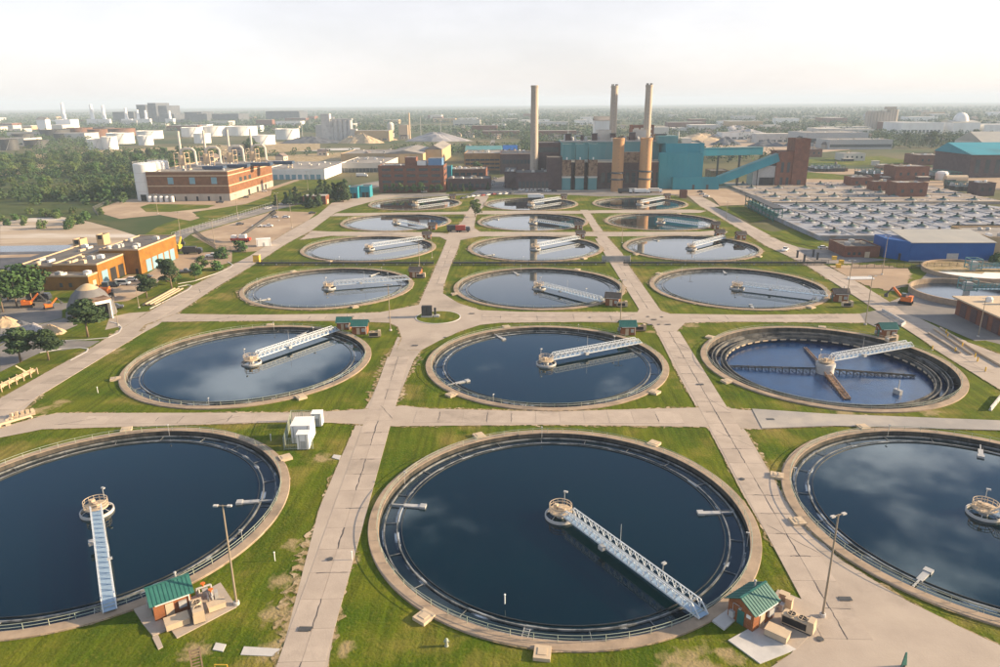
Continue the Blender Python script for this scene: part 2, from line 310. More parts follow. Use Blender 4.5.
# ---------------------------------------------------------------- mesh helpers
class MB:
    def __init__(s): s.v = []; s.f = []; s.mi = []; s.cur = 0
    def add(s, vs, fs):
        b = len(s.v); s.v += vs; s.f += [tuple(i + b for i in f) for f in fs]; s.mi += [s.cur] * len(fs); return s
    def box(s, x0, x1, y0, y1, z0, z1):
        return s.add([(x0, y0, z0), (x1, y0, z0), (x1, y1, z0), (x0, y1, z0), (x0, y0, z1), (x1, y0, z1), (x1, y1, z1), (x0, y1, z1)],
                     [(0, 3, 2, 1), (4, 5, 6, 7), (0, 1, 5, 4), (1, 2, 6, 5), (2, 3, 7, 6), (3, 0, 4, 7)])
    def obox(s, cx, cy, z0, sx, sy, sz, rz=0.0):
        c, q = math.cos(rz), math.sin(rz)
        b = MB().box(-sx / 2, sx / 2, -sy / 2, sy / 2, z0, z0 + sz)
        return s.add([(cx + x * c - y * q, cy + x * q + y * c, z) for x, y, z in b.v], b.f)
    def beam(s, p, q, w=0.1, h=None):
        p, q = Vector(p), Vector(q); d = (q - p).normalized(); h = h or w
        up = Vector((0, 0, 1)) if abs(d.z) < 0.95 else Vector((0, 1, 0))
        a = d.cross(up).normalized() * (w / 2); b = a.cross(d).normalized() * (h / 2)
        vs = [tuple(e + sa * a + sb * b) for e in (p, q) for sa, sb in ((-1, -1), (1, -1), (1, 1), (-1, 1))]
        return s.add(vs, [(0, 1, 2, 3), (7, 6, 5, 4), (0, 4, 5, 1), (1, 5, 6, 2), (2, 6, 7, 3), (3, 7, 4, 0)])
    def tube(s, p, q, r, r1=None, n=8, cap=True):
        p, q = Vector(p), Vector(q); d = (q - p).normalized(); r1 = r if r1 is None else r1
        up = Vector((0, 0, 1)) if abs(d.z) < 0.95 else Vector((0, 1, 0))
        a = d.cross(up).normalized(); b = a.cross(d).normalized()
        vs = []
        for e, rr in ((p, r), (q, r1)):
            for i in range(n):
                t = 2 * PI * i / n; vs.append(tuple(e + (a * math.cos(t) + b * math.sin(t)) * rr))
        fs = [(i, (i + 1) % n, n + (i + 1) % n, n + i) for i in range(n)]
        if cap: fs += [tuple(range(n - 1, -1, -1)), tuple(range(n, 2 * n))]
        return s.add(vs, fs)
    def path(s, pts, r, n=6):
        for a, b in zip(pts, pts[1:]): s.tube(a, b, r, n=n)
        return s
    def lathe(s, prof, n=48, cx=0, cy=0):
        vs = [(cx + r * math.cos(2 * PI * i / n), cy + r * math.sin(2 * PI * i / n), z) for r, z in prof for i in range(n)]
        fs = [(k * n + i, k * n + (i + 1) % n, (k + 1) * n + (i + 1) % n, (k + 1) * n + i) for k in range(len(prof) - 1) for i in range(n)]
        return s.add(vs, fs)
    def disc(s, r, z, n=48, cx=0, cy=0):
        return s.add([(cx + r * math.cos(2 * PI * i / n), cy + r * math.sin(2 * PI * i / n), z) for i in range(n)], [tuple(range(n))])
    def poly(s, pts, z):
        a = sum(p[0] * q[1] - q[0] * p[1] for p, q in zip(pts, pts[1:] + pts[:1]))
        if a < 0: pts = pts[::-1]
        return s.add([(x, y, z) for x, y in pts], [tuple(range(len(pts)))])
    def prism(s, pts, z0, z1):
        a = sum(p[0] * q[1] - q[0] * p[1] for p, q in zip(pts, pts[1:] + pts[:1]))
        if a < 0: pts = pts[::-1]
        n = len(pts)
        return s.add([(x, y, z0) for x, y in pts] + [(x, y, z1) for x, y in pts],
                     [tuple(range(n - 1, -1, -1)), tuple(range(n, 2 * n))] + [(i, (i + 1) % n, n + (i + 1) % n, n + i) for i in range(n)])
    def mesh(s, name, mats, smooth=False):
        me = bpy.data.meshes.new(name); me.from_pydata(s.v, [], s.f)
        mats = mats if isinstance(mats, (list, tuple)) else [mats]
        for m in mats: me.materials.append(M[m])
        if len(mats) > 1: me.polygons.foreach_set('material_index', s.mi)
        if smooth: me.polygons.foreach_set('use_smooth', [True] * len(me.polygons))
        me.update(); return me
    def build(s, name, mats, parent=None, smooth=False, loc=(0, 0, 0), rz=0.0):
        return put(name, s.mesh(name, mats, smooth), parent, loc, rz)

def put(name, me, parent=None, loc=(0, 0, 0), rz=0.0, scale=None):
    o = bpy.data.objects.new(name, me); col.objects.link(o); o.parent = parent
    o.location = loc; o.rotation_euler = (0, 0, rz)
    if scale: o.scale = scale if isinstance(scale, (list, tuple)) else (scale,) * 3
    return o
def empty(name, loc=(0, 0, 0), rz=0.0): 
    o = put(name, None, None, loc, rz); o.empty_display_size = 0.5; return o
def tag(o, label, cat, group=None):
    o['label'] = label; o['category'] = cat
    if group: o['group'] = group
    return o
def struct(o, kind='structure'):
    o['kind'] = kind; return o
KIDS = {}
def kids(o):
    if o.name not in KIDS: KIDS[o.name] = list(o.children)
    return KIDS[o.name]
def copy_tree(o, parent=None, depth=0):
    c = o.copy(); col.objects.link(c); c.parent = parent
    for ch in kids(o): copy_tree(ch, c, depth + 1)
    return c
def smooth_line(pts, step=2.0):
    out = []
    for a, b in zip(pts, pts[1:]):
        n = max(1, int(math.dist(a, b) / step))
        out += [(a[0] + (b[0] - a[0]) * i / n, a[1] + (b[1] - a[1]) * i / n) for i in range(n)]
    return out + [pts[-1]]

# ================================================================ GROUND
from mathutils.geometry import tessellate_polygon
WZ = -0.55
TX = {'L': -75.2, 'C': 7.0, 'R': 83.2}
TY = [109.2, 185.6, 270.0, 348.2, 429.0, 508.0]
def tank_pos(c, r):
    x = TX[c] + {('R', 0): -2.6}.get((c, r), 0); y = TY[r] + {('L', 5): 2.5, ('R', 0): 2.0}.get((c, r), 0); return x, y
def circle(x, y, r, n=72): return [(x + r * math.cos(2 * PI * k / n), y + r * math.sin(2 * PI * k / n)) for k in range(n)]
def holed(name, outer, holes, z, m):
    """Flat sheet with real openings."""
    loops = [[Vector((x, y, z)) for x, y in lp] for lp in [outer] + holes]
    vs = [tuple(v) for lp in loops for v in lp]; fs = []
    for t in tessellate_polygon(loops):
        p, q, r_ = [vs[i] for i in t]
        fs.append(tuple(t) if (q[0] - p[0]) * (r_[1] - p[1]) - (q[1] - p[1]) * (r_[0] - p[0]) > 0 else tuple(t)[::-1])
    return struct(MB().add(vs, fs).build(name, m))
LAWN = [(-175, 40), (175, 40), (175, 300), (160, 345), (135, 400), (115, 560), (-215, 560), (-215, 420), (-190, 300), (-175, 150)]
LC = (-20.0, 300.0)
holed('terrain', [(-9000, -200), (9000, -200), (9000, 16000), (-9000, 16000)], [[(x + (LC[0] - x) * .01, y + (LC[1] - y) * .01) for x, y in LAWN]], -.06, 'terrain')
holed('lawn', LAWN, [circle(*tank_pos(c, r), 32.6) for c in 'LCR' for r in range(6)], 0.0, 'lawn')
ZC = [0.010]
def sheet(name, pts, m, kind='structure'):
    ZC[0] += 0.004
    o = MB().poly(pts, ZC[0]).build(name, m); struct(o, kind); return o
def ragged(pts, lo, hi, step=.75, seed=1, close=True):
    rg = random.Random(seed); ring = pts + [pts[0]] if close else pts
    a = sum(p[0] * q[1] - q[0] * p[1] for p, q in zip(pts, pts[1:] + pts[:1])); sg = 1 if a > 0 else -1
    out = []; w = 0.5
    for p, q in zip(ring, ring[1:]):
        L = math.dist(p, q); n = max(1, int(L / step)); nx, ny = (q[1] - p[1]) / max(L, .01) * sg, -(q[0] - p[0]) / max(L, .01) * sg
        for i in range(n):
            w = min(1, max(0, w + rg.uniform(-.22, .22))); d = lo + (hi - lo) * w * w * rg.uniform(.25, 1.25)
            out.append((p[0] + (q[0] - p[0]) * i / n + nx * d, p[1] + (q[1] - p[1]) * i / n + ny * d))
    return out
def road(pts, m='concrete_sheet', verge=1.1, seed=1, name='road'):
    if verge: sheet('dirt_verge', ragged(pts, 0.1, verge, seed=seed), 'verge')
    return sheet(name, pts, m)


# --- yards and fields left of the plant
sheet('dirt_field', [(-322.4, 433.8), (-314.1, 449.7), (-295.6, 453.6), (-265.2, 432.9), (-239.0, 410.4), (-197.1, 371.7), (-200.9, 360.4), (-224.5, 347.4), (-263.3, 350.2)], 'sand')
sheet('basin', [(-267.1, 355.6), (-230.9, 358.0), (-222.9, 339.8), (-256.1, 340.0)], 'lagoon')
sheet('yard', [(-256.1, 340.0), (-220.4, 342.3), (-210.5, 316.7), (-205.2, 298.3), (-225.2, 296.4)], 'dark_asphalt')
sheet('yard', [(-250.9, 332.7), (-232.7, 335.0), (-233.0, 328.0), (-246.0, 325.7)], 'gravel')
sheet('yard', [(-200.9, 262.1), (-182.3, 260.6), (-170.4, 246.3), (-160.8, 246.3), (-156.7, 253.3), (-161.0, 237.1), (-154.9, 227.3), (-158.6, 219.3), (-156.3, 199.1)], 'asphalt')
sheet('yard', [(-166.4, 262.2), (-164.6, 270.0), (-165.9, 290.6), (-158.2, 290.6), (-164.8, 334.6), (-141.3, 341.7), (-131.5, 316.3), (-135.5, 306.0), (-146.2, 298.1), (-147.8, 281.7), (-143.8, 265.3), (-143.9, 249.1), (-151.2, 246.3), (-159.7, 253.3)], 'gravel')
sheet('yard', [(-155.7, 198.1), (-158.0, 219.3), (-154.3, 227.4), (-144.7, 219.4), (-146.0, 207.8), (-140.4, 203.0), (-128.1, 203.1), (-127.9, 197.4), (-139.5, 192.0), (-140.4, 176.6)], 'asphalt')
sheet('yard', [(-132.7, 214.1), (-139.2, 228.6), (-134.8, 233.5), (-125.6, 236.0), (-129.4, 270.0), (-121.5, 250.6), (-118.2, 219.6), (-119.3, 204.1), (-127.2, 214.1), (-130.3, 217.3)], 'concrete_sheet')
sheet('parking_lot', [(-181.6, 386.6), (-165.7, 477.6), (-134.6, 470.1), (-125.3, 385.9), (-125.9, 351.8), (-128.5, 341.6), (-133.5, 339.2), (-151.4, 346.8)], 'gravel')
sheet('access_road', [(-190.1, 377.5), (-194.9, 399.6), (-177.2, 510.0), (-159.6, 564.5), (-148.7, 627.7), (-117.6, 705.1), (-73.7, 755.4), (-68.6, 723.0), (-108.3, 659.0), (-131.9, 590.3), (-149.0, 536.9), (-166.6, 482.3), (-183.0, 389.7), (-178.0, 363.0)], 'asphalt')
sheet('driveway', [(-295.6, 494.8), (-300.2, 521.0), (-298.8, 543.8), (-259.6, 542.8), (-212.9, 541.5), (-215.4, 630.1), (-213.9, 699.6), (-202.5, 680.4), (-196.5, 585.5), (-197.8, 513.1), (-210.1, 488.1), (-219.9, 474.1), (-203.1, 447.8), (-204.1, 435.8), (-235.2, 461.0), (-252.8, 444.5), (-275.9, 466.2)], 'gravel')
sheet('grass_island', [(-268.1, 499.2), (-268.8, 514.9), (-217.7, 508.3), (-217.0, 493.1), (-234.9, 474.4), (-251.4, 474.8)], 'lawn')
sheet('grass_island', [(-210.0, 456.3), (-196.3, 497.6), (-183.5, 518.2), (-177.0, 507.4), (-190.8, 469.0), (-198.7, 443.6)], 'lawn')
sheet('green_lawn', [(-207.9, 599.8), (-208.3, 680.7), (-165.2, 678.9), (-153.2, 627.9), (-159.6, 564.5), (-174.7, 517.9), (-187.8, 535.0)], 'lawn')
sheet('scrub_ground', [(-354.8, 426.6), (-299.6, 457.9), (-244.2, 417.6), (-292.1, 485.0), (-303.6, 550.0), (-354.8, 686.7), (-361.8, 971.2), (-407.3, 1096.0), (-842.8, 1043.6)], 'undergrowth')
# --- yard in front of the power station and the brick offices
sheet('yard', [(-120.9, 539.0), (-109.9, 569.5), (-58.1, 574.5), (-42.4, 601.5), (-26.9, 673.2), (-15.7, 710.5), (-7.4, 593.2), (114.8, 603.4), (169.1, 616.3), (185.9, 608.2), (187.3, 573.4), (139.4, 568.4), (127.4, 556.1), (59.7, 548.9), (37.7, 558.7), (-39.9, 564.2), (-53.1, 555.2), (-91.5, 544.1), (-109.5, 527.3)], 'asphalt')
sheet('street', [(-42.9, 608.8), (-29.4, 608.4), (-40.9, 1111.8), (-50.0, 1413.7), (-57.6, 1414.6), (-48.5, 1112.5)], 'asphalt')
sheet('grass_strip', [(-59.8, 568.0), (-56.8, 594.9), (-35.3, 594.2), (-40.1, 567.4)], 'lawn')
# --- plant roads
road([(-30.0, 64.7), (-30.8, 72.9), (-33.0, 89.8), (-35.6, 110.0), (-36.3, 127.4), (-36.7, 144.7), (-36.3, 160.6), (-37.2, 191.1), (-37.7, 207.6), (-28.4, 200.0), (-29.8, 187.1), (-29.7, 160.7), (-29.4, 143.7), (-29.6, 122.3), (-29.1, 110.1), (-26.4, 89.0), (-24.5, 73.0), (-23.9, 64.8)], seed=2, verge=2.2)
road([(-48.3, 234.4), (-36.2, 244.0), (-36.6, 260.8), (-36.8, 281.6), (-37.5, 314.9), (-38.5, 363.1), (-39.0, 378.9), (-31.8, 375.8), (-30.9, 343.4), (-30.9, 304.6), (-31.1, 281.6), (-29.3, 259.9), (-22.6, 246.7), (-14.1, 237.2), (-0.3, 235.2), (39.7, 234.8), (41.7, 242.3), (41.9, 265.4), (42.4, 304.4), (41.6, 331.0), (40.4, 376.5), (40.2, 417.0), (39.1, 478.0), (44.4, 477.9), (44.8, 416.9), (45.7, 376.5), (47.8, 333.3), (47.1, 304.4), (47.6, 265.4), (47.9, 236.7), (50.3, 233.0), (76.7, 231.9), (114.2, 233.3), (111.5, 223.0), (74.2, 223.9), (64.6, 223.9), (53.1, 222.7), (48.2, 213.1), (47.1, 166.0), (48.8, 142.5), (47.6, 114.4), (47.8, 107.9), (49.8, 96.8), (55.1, 87.4), (60.1, 81.4), (64.4, 76.9), (62.3, 66.6), (25.5, 65.8), (28.7, 71.9), (34.9, 76.3), (42.6, 84.0), (40.7, 101.9), (40.5, 115.7), (41.1, 143.4), (41.2, 172.7), (42.0, 206.2), (42.4, 219.4), (40.5, 222.6), (19.3, 223.6), (-6.8, 222.4), (-13.1, 220.1), (-19.1, 213.3), (-24.6, 203.8), (-28.7, 195.5), (-36.0, 195.5), (-36.1, 205.6), (-39.3, 217.8), (-42.8, 222.2), (-59.3, 224.3), (-89.6, 224.2), (-119.2, 222.9), (-122.5, 219.5), (-118.6, 232.3), (-92.2, 231.2), (-59.9, 232.6)], seed=3, verge=1.0)
road([(-120.5, 136.0), (-116.0, 142.1), (-110.2, 148.5), (-107.3, 150.0), (-51.2, 151.0), (-41.0, 152.2), (-32.2, 154.1), (-27.9, 155.3), (-21.2, 153.6), (6.8, 152.3), (40.0, 154.9), (46.7, 155.6), (50.9, 153.9), (69.7, 151.7), (106.7, 148.6), (118.8, 147.2), (114.9, 141.7), (103.5, 143.5), (69.0, 145.3), (52.2, 143.6), (39.5, 144.6), (6.5, 145.2), (-28.4, 144.0), (-38.2, 145.2), (-49.7, 146.1), (-105.8, 141.4), (-112.5, 137.1), (-117.7, 132.3)], seed=4, verge=1.0)
road([(-124.9, 136.0), (-127.5, 158.3), (-127.4, 177.5), (-126.8, 194.7), (-127.9, 214.1), (-128.8, 237.2), (-129.8, 269.2), (-128.7, 298.1), (-128.8, 310.0), (-128.0, 329.7), (-130.6, 392.3), (-130.9, 459.1), (-136.5, 517.0), (-128.5, 539.2), (-109.9, 563.1), (-93.5, 556.3), (-108.0, 527.3), (-117.1, 495.8), (-122.0, 467.7), (-118.4, 398.6), (-120.3, 359.7), (-119.2, 314.2), (-119.4, 265.3), (-118.1, 233.5), (-122.5, 219.5), (-119.1, 203.6), (-119.4, 195.3), (-120.6, 166.8), (-116.5, 149.6), (-116.0, 142.1), (-117.8, 127.0)], seed=5, verge=1.4)
road([(-106.9, 395.9), (-57.7, 393.6), (-44.6, 391.2), (-39.9, 388.0), (-35.5, 429.2), (-34.7, 489.1), (-34.6, 554.6), (-24.6, 554.3), (-25.7, 498.7), (-28.5, 452.9), (-26.9, 407.5), (-22.7, 394.2), (27.5, 392.6), (42.4, 393.4), (51.1, 392.6), (98.1, 393.3), (111.6, 398.9), (113.1, 392.5), (107.0, 381.8), (49.4, 379.4), (41.0, 379.5), (26.8, 381.2), (-21.9, 380.2), (-30.8, 370.0), (-39.2, 370.1), (-43.3, 378.9), (-103.5, 382.6), (-116.4, 370.9), (-117.8, 398.6)], seed=6, verge=1.5)
road([(-120.8, 465.4), (-79.3, 468.6), (-38.7, 470.5), (-30.4, 474.8), (38.7, 473.4), (50.7, 475.5), (111.5, 477.9), (120.5, 471.7), (114.5, 463.0), (50.8, 463.4), (37.8, 461.0), (-27.6, 459.3), (-42.4, 459.5), (-77.6, 458.1), (-121.4, 452.5)], seed=7, verge=1.2)
road([(117.1, 550.3), (126.0, 551.2), (122.4, 497.8), (122.2, 432.3), (122.1, 408.8), (120.7, 352.4), (123.2, 323.8), (123.6, 300.1), (122.9, 285.7), (123.7, 244.5), (122.1, 220.9), (118.5, 196.7), (118.0, 166.8), (116.6, 144.2), (132.6, 167.0), (134.1, 192.6), (131.6, 204.9), (130.5, 224.2), (130.0, 233.4), (130.4, 247.8), (132.2, 279.8), (132.0, 314.2), (134.9, 349.7), (131.6, 365.6), (131.6, 410.8), (130.7, 476.1), (135.0, 495.0), (135.6, 568.5)], seed=8, verge=1.2)
sheet('service_yard', [(128.4, 233.4), (130.8, 248.5), (140.1, 256.7), (171.8, 299.2), (169.6, 306.9), (184.6, 315.0), (236.1, 314.8), (137.3, 173.7), (135.7, 195.1), (131.7, 224.2)], 'asphalt')
sheet('service_yard', [(134.9, 349.7), (139.3, 342.2), (153.6, 349.6), (147.5, 328.1), (164.9, 319.3), (143.8, 311.0), (130.8, 311.1), (129.5, 323.8)], 'asphalt')
sheet('road_apron', [(113.5, 233.3), (124.4, 239.4), (123.6, 223.1), (112.6, 214.6), (110.9, 223.0)], 'asphalt')
sheet('dirt_patch', ragged([(133.5, 307.1), (154.8, 307.0), (161.9, 299.2), (149.2, 274.9), (138.2, 265.5), (134.3, 273.3), (132.5, 284.9)], 0.2, 3, seed=3), 'gravel')
sheet('grass_island', [(131.4, 204.0), (137.5, 205.0), (141.3, 199.5), (140.7, 190.2), (134.6, 193.4)], 'lawn')
sheet('service_yard', ragged([(131.4, 223.7), (133.4, 231.0), (141.2, 235.8), (143.2, 226.5)], 0, .5, seed=4), 'asphalt')
sheet('grass_patch', [(129.6, 380.0), (134.7, 389.1), (149.9, 401.7), (154.2, 365.4), (144.0, 347.1), (137.2, 360.1)], 'lawn')
sheet('grass_patch', [(130.4, 490.2), (150.4, 494.7), (149.4, 437.7), (135.3, 422.8)], 'lawn')
sheet('service_yard', [(100.4, 576.1), (113.5, 596.3), (208.6, 614.9), (194.9, 573.2), (153.2, 499.6), (135.6, 495.0), (141.0, 537.7)], 'gravel')
# right field
sheet('field', [(276.6, 760.3), (416.5, 776.3), (579.2, 804.4), (421.4, 579.1), (346.0, 581.6), (246.1, 584.9), (238.7, 629.2)], 'gravel')
sheet('field_grass', [(334.4, 890.6), (456.4, 948.8), (452.6, 867.6), (429.5, 826.4), (346.0, 805.0), (307.1, 807.2)], 'lawn')
sheet('field_grass', [(281.5, 737.9), (318.8, 695.5), (398.5, 673.3), (383.9, 647.9), (294.2, 660.0), (256.5, 670.4)], 'lawn')
sheet('field', [(247.2, 1087.1), (412.9, 1727.9), (790.3, 1927.8), (470.1, 1067.9), (333.6, 957.8)], 'gravel')
# green belt, canal and flats behind the brick works on the left
sheet('meadow', [(-361.6, 989.5), (-201.1, 1125.6), (-163.1, 923.3), (-295.7, 789.8)], 'dirt')
sheet('canal', [(-454.7, 1147.4), (-259.4, 1181.4), (-248.2, 1129.7), (-426.6, 1075.2)], 'pale_concrete')
sheet('works_yard', [(-720.2, 996.0), (-713.7, 1120.9), (-556.7, 1265.5), (-397.9, 1454.3), (-311.8, 1135.1), (-445.6, 977.0), (-467.3, 798.7), (-534.7, 733.8)], 'dirt')

sheet('road_surface', [(53.7, 154.3), (69.7, 151.7), (106.7, 148.6), (118.8, 147.2), (114.9, 141.7), (103.5, 143.5), (69.0, 145.3), (52.7, 143.8)], 'grey_road')

# --- concrete road slabs, each a piece of its road
def slabs(parent_sheet, a, b, width, cols, length=6.1):
    z = parent_sheet.data.vertices[0].co.z
    L = math.dist(a, b); n = int(L / length); dx, dy = (b[0] - a[0]) / L, (b[1] - a[1]) / L; rz = math.atan2(dy, dx)
    sw = width / cols
    me = MB().box(-length / 2 + .035, length / 2 - .035, -sw / 2 + .035, sw / 2 - .035, -0.10, 0.0).mesh('slab', 'concrete')
    tarm = MB(); rg = random.Random(int(L * 10))
    for i in range(n):
        for c in range(cols):
            off = (c - (cols - 1) / 2) * sw; s = (i + .5) * length
            o = put('slab', me, parent_sheet, (a[0] + dx * s - dy * off, a[1] + dy * s + dx * off, z + .022 + rg.uniform(0, .008)), rz)
        def w(s, t): return (a[0] + dx * s - dy * t, a[1] + dy * s + dx * t, z + .034)
        def wig(p, q):
            m_ = 7; k = []; wd = rg.uniform(.05, .13)
            for j in range(m_ + 1):
                s = p[0] + (q[0] - p[0]) * j / m_ + rg.uniform(-.1, .1); t = p[1] + (q[1] - p[1]) * j / m_ + rg.uniform(-.1, .1)
                k.append((s, t, wd * rg.uniform(.4, 1.2)))
            hz = abs(q[0] - p[0]) > abs(q[1] - p[1])
            for u, v in zip(k, k[1:]):
                if hz: tarm.add([w(u[0], u[1] - u[2]), w(v[0], v[1] - v[2]), w(v[0], v[1] + v[2]), w(u[0], u[1] + u[2])], [(0, 1, 2, 3)])
                else: tarm.add([w(u[0] - u[2], u[1]), w(u[0] + u[2], u[1]), w(v[0] + v[2], v[1]), w(v[0] - v[2], v[1])], [(0, 1, 2, 3)])
        if rg.random() < .6 and cols > 1: wig((i * length, 0.02), ((i + 1) * length, 0.02))
        if rg.random() < .45: wig(((i + 1) * length, -width / 2 + rg.uniform(0, width * .4)), ((i + 1) * length, width / 2 - rg.uniform(0, width * .4)))
        if rg.random() < .12: wig((i * length + 1, -width / 2), ((i + 1.4) * length, width / 2 - rg.uniform(0, 3)))
    if tarm.v: tarm.build('crack_seal', 'tar', parent_sheet)
roads = [o for o in col.objects if o.name.split('.')[0] == 'road']
slabs(roads[0], (-27.7, 67.6), (-34.8, 193.7), 6.2, 2)
slabs(roads[1], (43.5, 79.2), (46.1, 215.2), 6.6, 2)
slabs(roads[1], (43.9, 239.1), (41.9, 378.0), 6.4, 2)
slabs(roads[1], (-33.2, 274.9), (-35.0, 359.0), 6.0, 2)
slabs(roads[1], (-12.9, 228.6), (37.6, 228.8), 8.6, 2)
slabs(roads[1], (55.8, 227.8), (110.6, 228.0), 7.0, 2)
slabs(roads[1], (-114.8, 227.9), (-48.5, 228.7), 5.6, 1, 5.5)
slabs(roads[2], (-24.1, 149.1), (38.3, 149.4), 6.6, 1, 5.5)
slabs(roads[2], (-104.8, 145.9), (-42.3, 148.3), 4.4, 1, 5.5)
slabs(roads[3], (-121.4, 151.8), (-121.4, 214.2), 5.2, 1, 5.5)
slabs(roads[3], (-124.3, 226.3), (-125.9, 423.1), 5.6, 1, 5.5)
slabs(roads[6], (126.7, 290.1), (121.9, 179.2), 7.0, 2)
slabs(roads[6], (128.7, 505.3), (128.5, 328.2), 7.0, 2, 6)

# manhole covers and patches, pieces of the roads
mh = MB().lathe([(0, .012), (.42, .012), (.5, 0)], 16).mesh('manhole_cover', 'dark_steel'); gr_ = MB().box(-.9, .9, -.45, .45, 0, .012).mesh('drain_grate', 'dark_steel')
for k, p in enumerate(((-29.3, 79.6), (42.3, 229.4), (43.7, 226.0), (46.8, 228.9), (47.2, 220.5), (44.3, 220.5), (41.4, 220.4), (39.8, 79.1), (46.6, 87.3), (-56.4, 229.0), (-31.2, 199.1), (-23.1, 206.7), (-16.6, 232.7), (41.9, 121.5), (45.3, 169.3), (-29.9, 95.3), (56.0, 148.5), (22.9, 228.2))):
    put('manhole_cover' if k % 2 else 'drain_grate', mh if k % 2 else gr_, roads[0 if p[0] < -20 and p[1] < 220 else 1], (p[0], p[1], .22))

# kerbs
def kerb(pts, w=0.35):
    m = MB()
    for a, b in zip(pts, pts[1:]): m.beam((a[0], a[1], .1), (b[0], b[1], .1), w, .2)
    struct(m.build('kerb', 'pale_concrete'))
kerb([(-140.4, 203.0), (-133.3, 204.0), (-127.2, 206.0), (-126.5, 211.0), (-128.4, 216.2), (-132.0, 220.6), (-135.9, 222.8)])
kerb([(-139.5, 192.0), (-135.2, 195.6), (-130.4, 196.5), (-127.4, 195.6), (-126.2, 193.0), (-126.6, 185.4)])
kerb([(-130.4, 238.5), (-129.6, 251.9), (-128.8, 265.3), (-130.1, 271.6), (-132.4, 273.2), (-134.9, 270.0)])
kerb([(-137.2, 274.9), (-132.5, 279.9), (-129.4, 292.4), (-127.5, 303.9), (-128.6, 310.0), (-133.3, 316.3)])

# traffic island
ic = (-27.6, 228.5)
isl = MB().lathe([(7.6, 0.0), (7.6, .16), (7.25, .17), (7.2, .12)], 40).build('kerb', 'pale_concrete', loc=(ic[0], ic[1], .05)); struct(isl)
isl = MB().disc(7.2, .16, 40).build('grass_island', 'lawn', loc=(ic[0], ic[1], .05)); struct(isl)

# ================================================================ CLARIFIERS
def ring_mesh():
    d = {}
    d['wall'] = MB().lathe([(33.1, -.3), (33.1, .26), (33.04, .32), (31.36, .32), (31.3, .26)], 160).mesh('wall', 'coping')
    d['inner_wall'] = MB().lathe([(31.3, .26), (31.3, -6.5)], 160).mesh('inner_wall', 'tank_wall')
    m = MB()
    for r in (30.45, 28.25): m.lathe([(r - .11, -1.7), (r - .11, WZ + .1), (r + .11, WZ + .1), (r + .11, -1.7)], 160)
    for i in range(20):
        a = 2 * PI * i / 20; c, s = math.cos(a), math.sin(a)
        m.beam((28.3 * c, 28.3 * s, WZ - .02), (30.4 * c, 30.4 * s, WZ - .02), .08, .1)
    d['launder'] = m.mesh('launder', 'launder')
    d['scum_baffle'] = MB().lathe([(27.45, -1.2), (27.45, WZ + .16), (27.55, WZ + .16), (27.55, -1.2)], 160).mesh('scum_baffle', 'baffle')
    m = MB(); n = 62
    for i in range(n):
        a = 2 * PI * i / n; c, s = math.cos(a), math.sin(a); m.tube((31.55 * c, 31.55 * s, .3), (31.55 * c, 31.55 * s, 1.42), .05, n=4)
    for z in (.86, 1.38): m.lathe([(31.52, z - .035), (31.58, z - .035), (31.58, z + .035), (31.52, z + .035), (31.52, z - .035)], 124)
    d['railing'] = m.mesh('railing', 'rail_green')
    m = MB(); m.disc(28.14, WZ, 160); m.lathe([(30.56, WZ - .06), (31.3, WZ - .06)], 160)
    d['water'] = m.mesh('water', 'water')
    d['trough_water'] = MB().lathe([(28.36, WZ - .16), (30.34, WZ - .16)], 160).mesh('trough_water', 'water_trough')
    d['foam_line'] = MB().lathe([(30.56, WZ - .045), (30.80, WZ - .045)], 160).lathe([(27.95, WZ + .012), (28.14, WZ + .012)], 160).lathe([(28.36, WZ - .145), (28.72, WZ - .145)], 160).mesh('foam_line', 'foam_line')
    d['scum_trough'] = MB().box(24.2, 28.0, -.45, .45, WZ - .2, WZ + .28).box(24.0, 25.1, -.62, .62, WZ - .2, WZ + .42).box(28.0, 30.3, -.12, .12, WZ + .1, WZ + .3).mesh('scum_trough', 'steel')
    d['valve_box'] = MB().box(32.6, 35.0, -1.1, 1.1, .0, .52).box(33.1, 34.4, -.6, .6, .52, .60).mesh('valve_box', 'tan')
    d['post_light'] = MB().tube((30.9, 0, -1), (30.9, 0, 1.9), .05, n=5).box(30.5, 31.1, -.12, .12, 1.9, 2.05).mesh('post_light', 'steel')
    d['ladder'] = MB().box(29.0, 31.0, -.45, -.38, WZ + .2, WZ + .3).box(29.0, 31.0, .38, .45, WZ + .2, WZ + .3)
    for k in range(6): d['ladder'].box(29.1 + k * .36, 29.16 + k * .36, -.38, .38, WZ + .22, WZ + .28)
    d['ladder'] = d['ladder'].mesh('ladder', 'steel')
    return d
TM = ring_mesh()
ROWS = ['nearest', 'second', 'third', 'fourth', 'fifth', 'farthest']
COLS = {'L': 'left', 'C': 'middle', 'R': 'right'}
SPEC = {  # bridge angle, scum trough angles, valve box angles
    'L0': (-57, (8, 178), (110, 35, 250)), 'C0': (-55.5, (174, 3), (233, 263, 118, 52)), 'R0': (-57, (222, 60), (160, 187, 100)),
    'L1': (57, (75,), (205, 310, 100)), 'C1': (29, (212, 120), (225, 320, 110)), 'R1': (24, (), (70, 140, 205)),
    'L2': (19, (222, 60), (130, 300)), 'C2': (-47, (110,), (200, 60)), 'R2': (-30, (85, 265), (300, 140)),
    'L3': (41, (), (110, 250)), 'C3': (44, (215,), (100, 310)), 'R3': (46, (120,), (210, 320)),
    'L4': (-46, (), (150,)), 'C4': (-45, (150,), (120,)), 'R4': (-45, (), (60,)), 'L5': (48, (), ()), 'C5': (47, (), ()), 'R5': (48, (), ())}
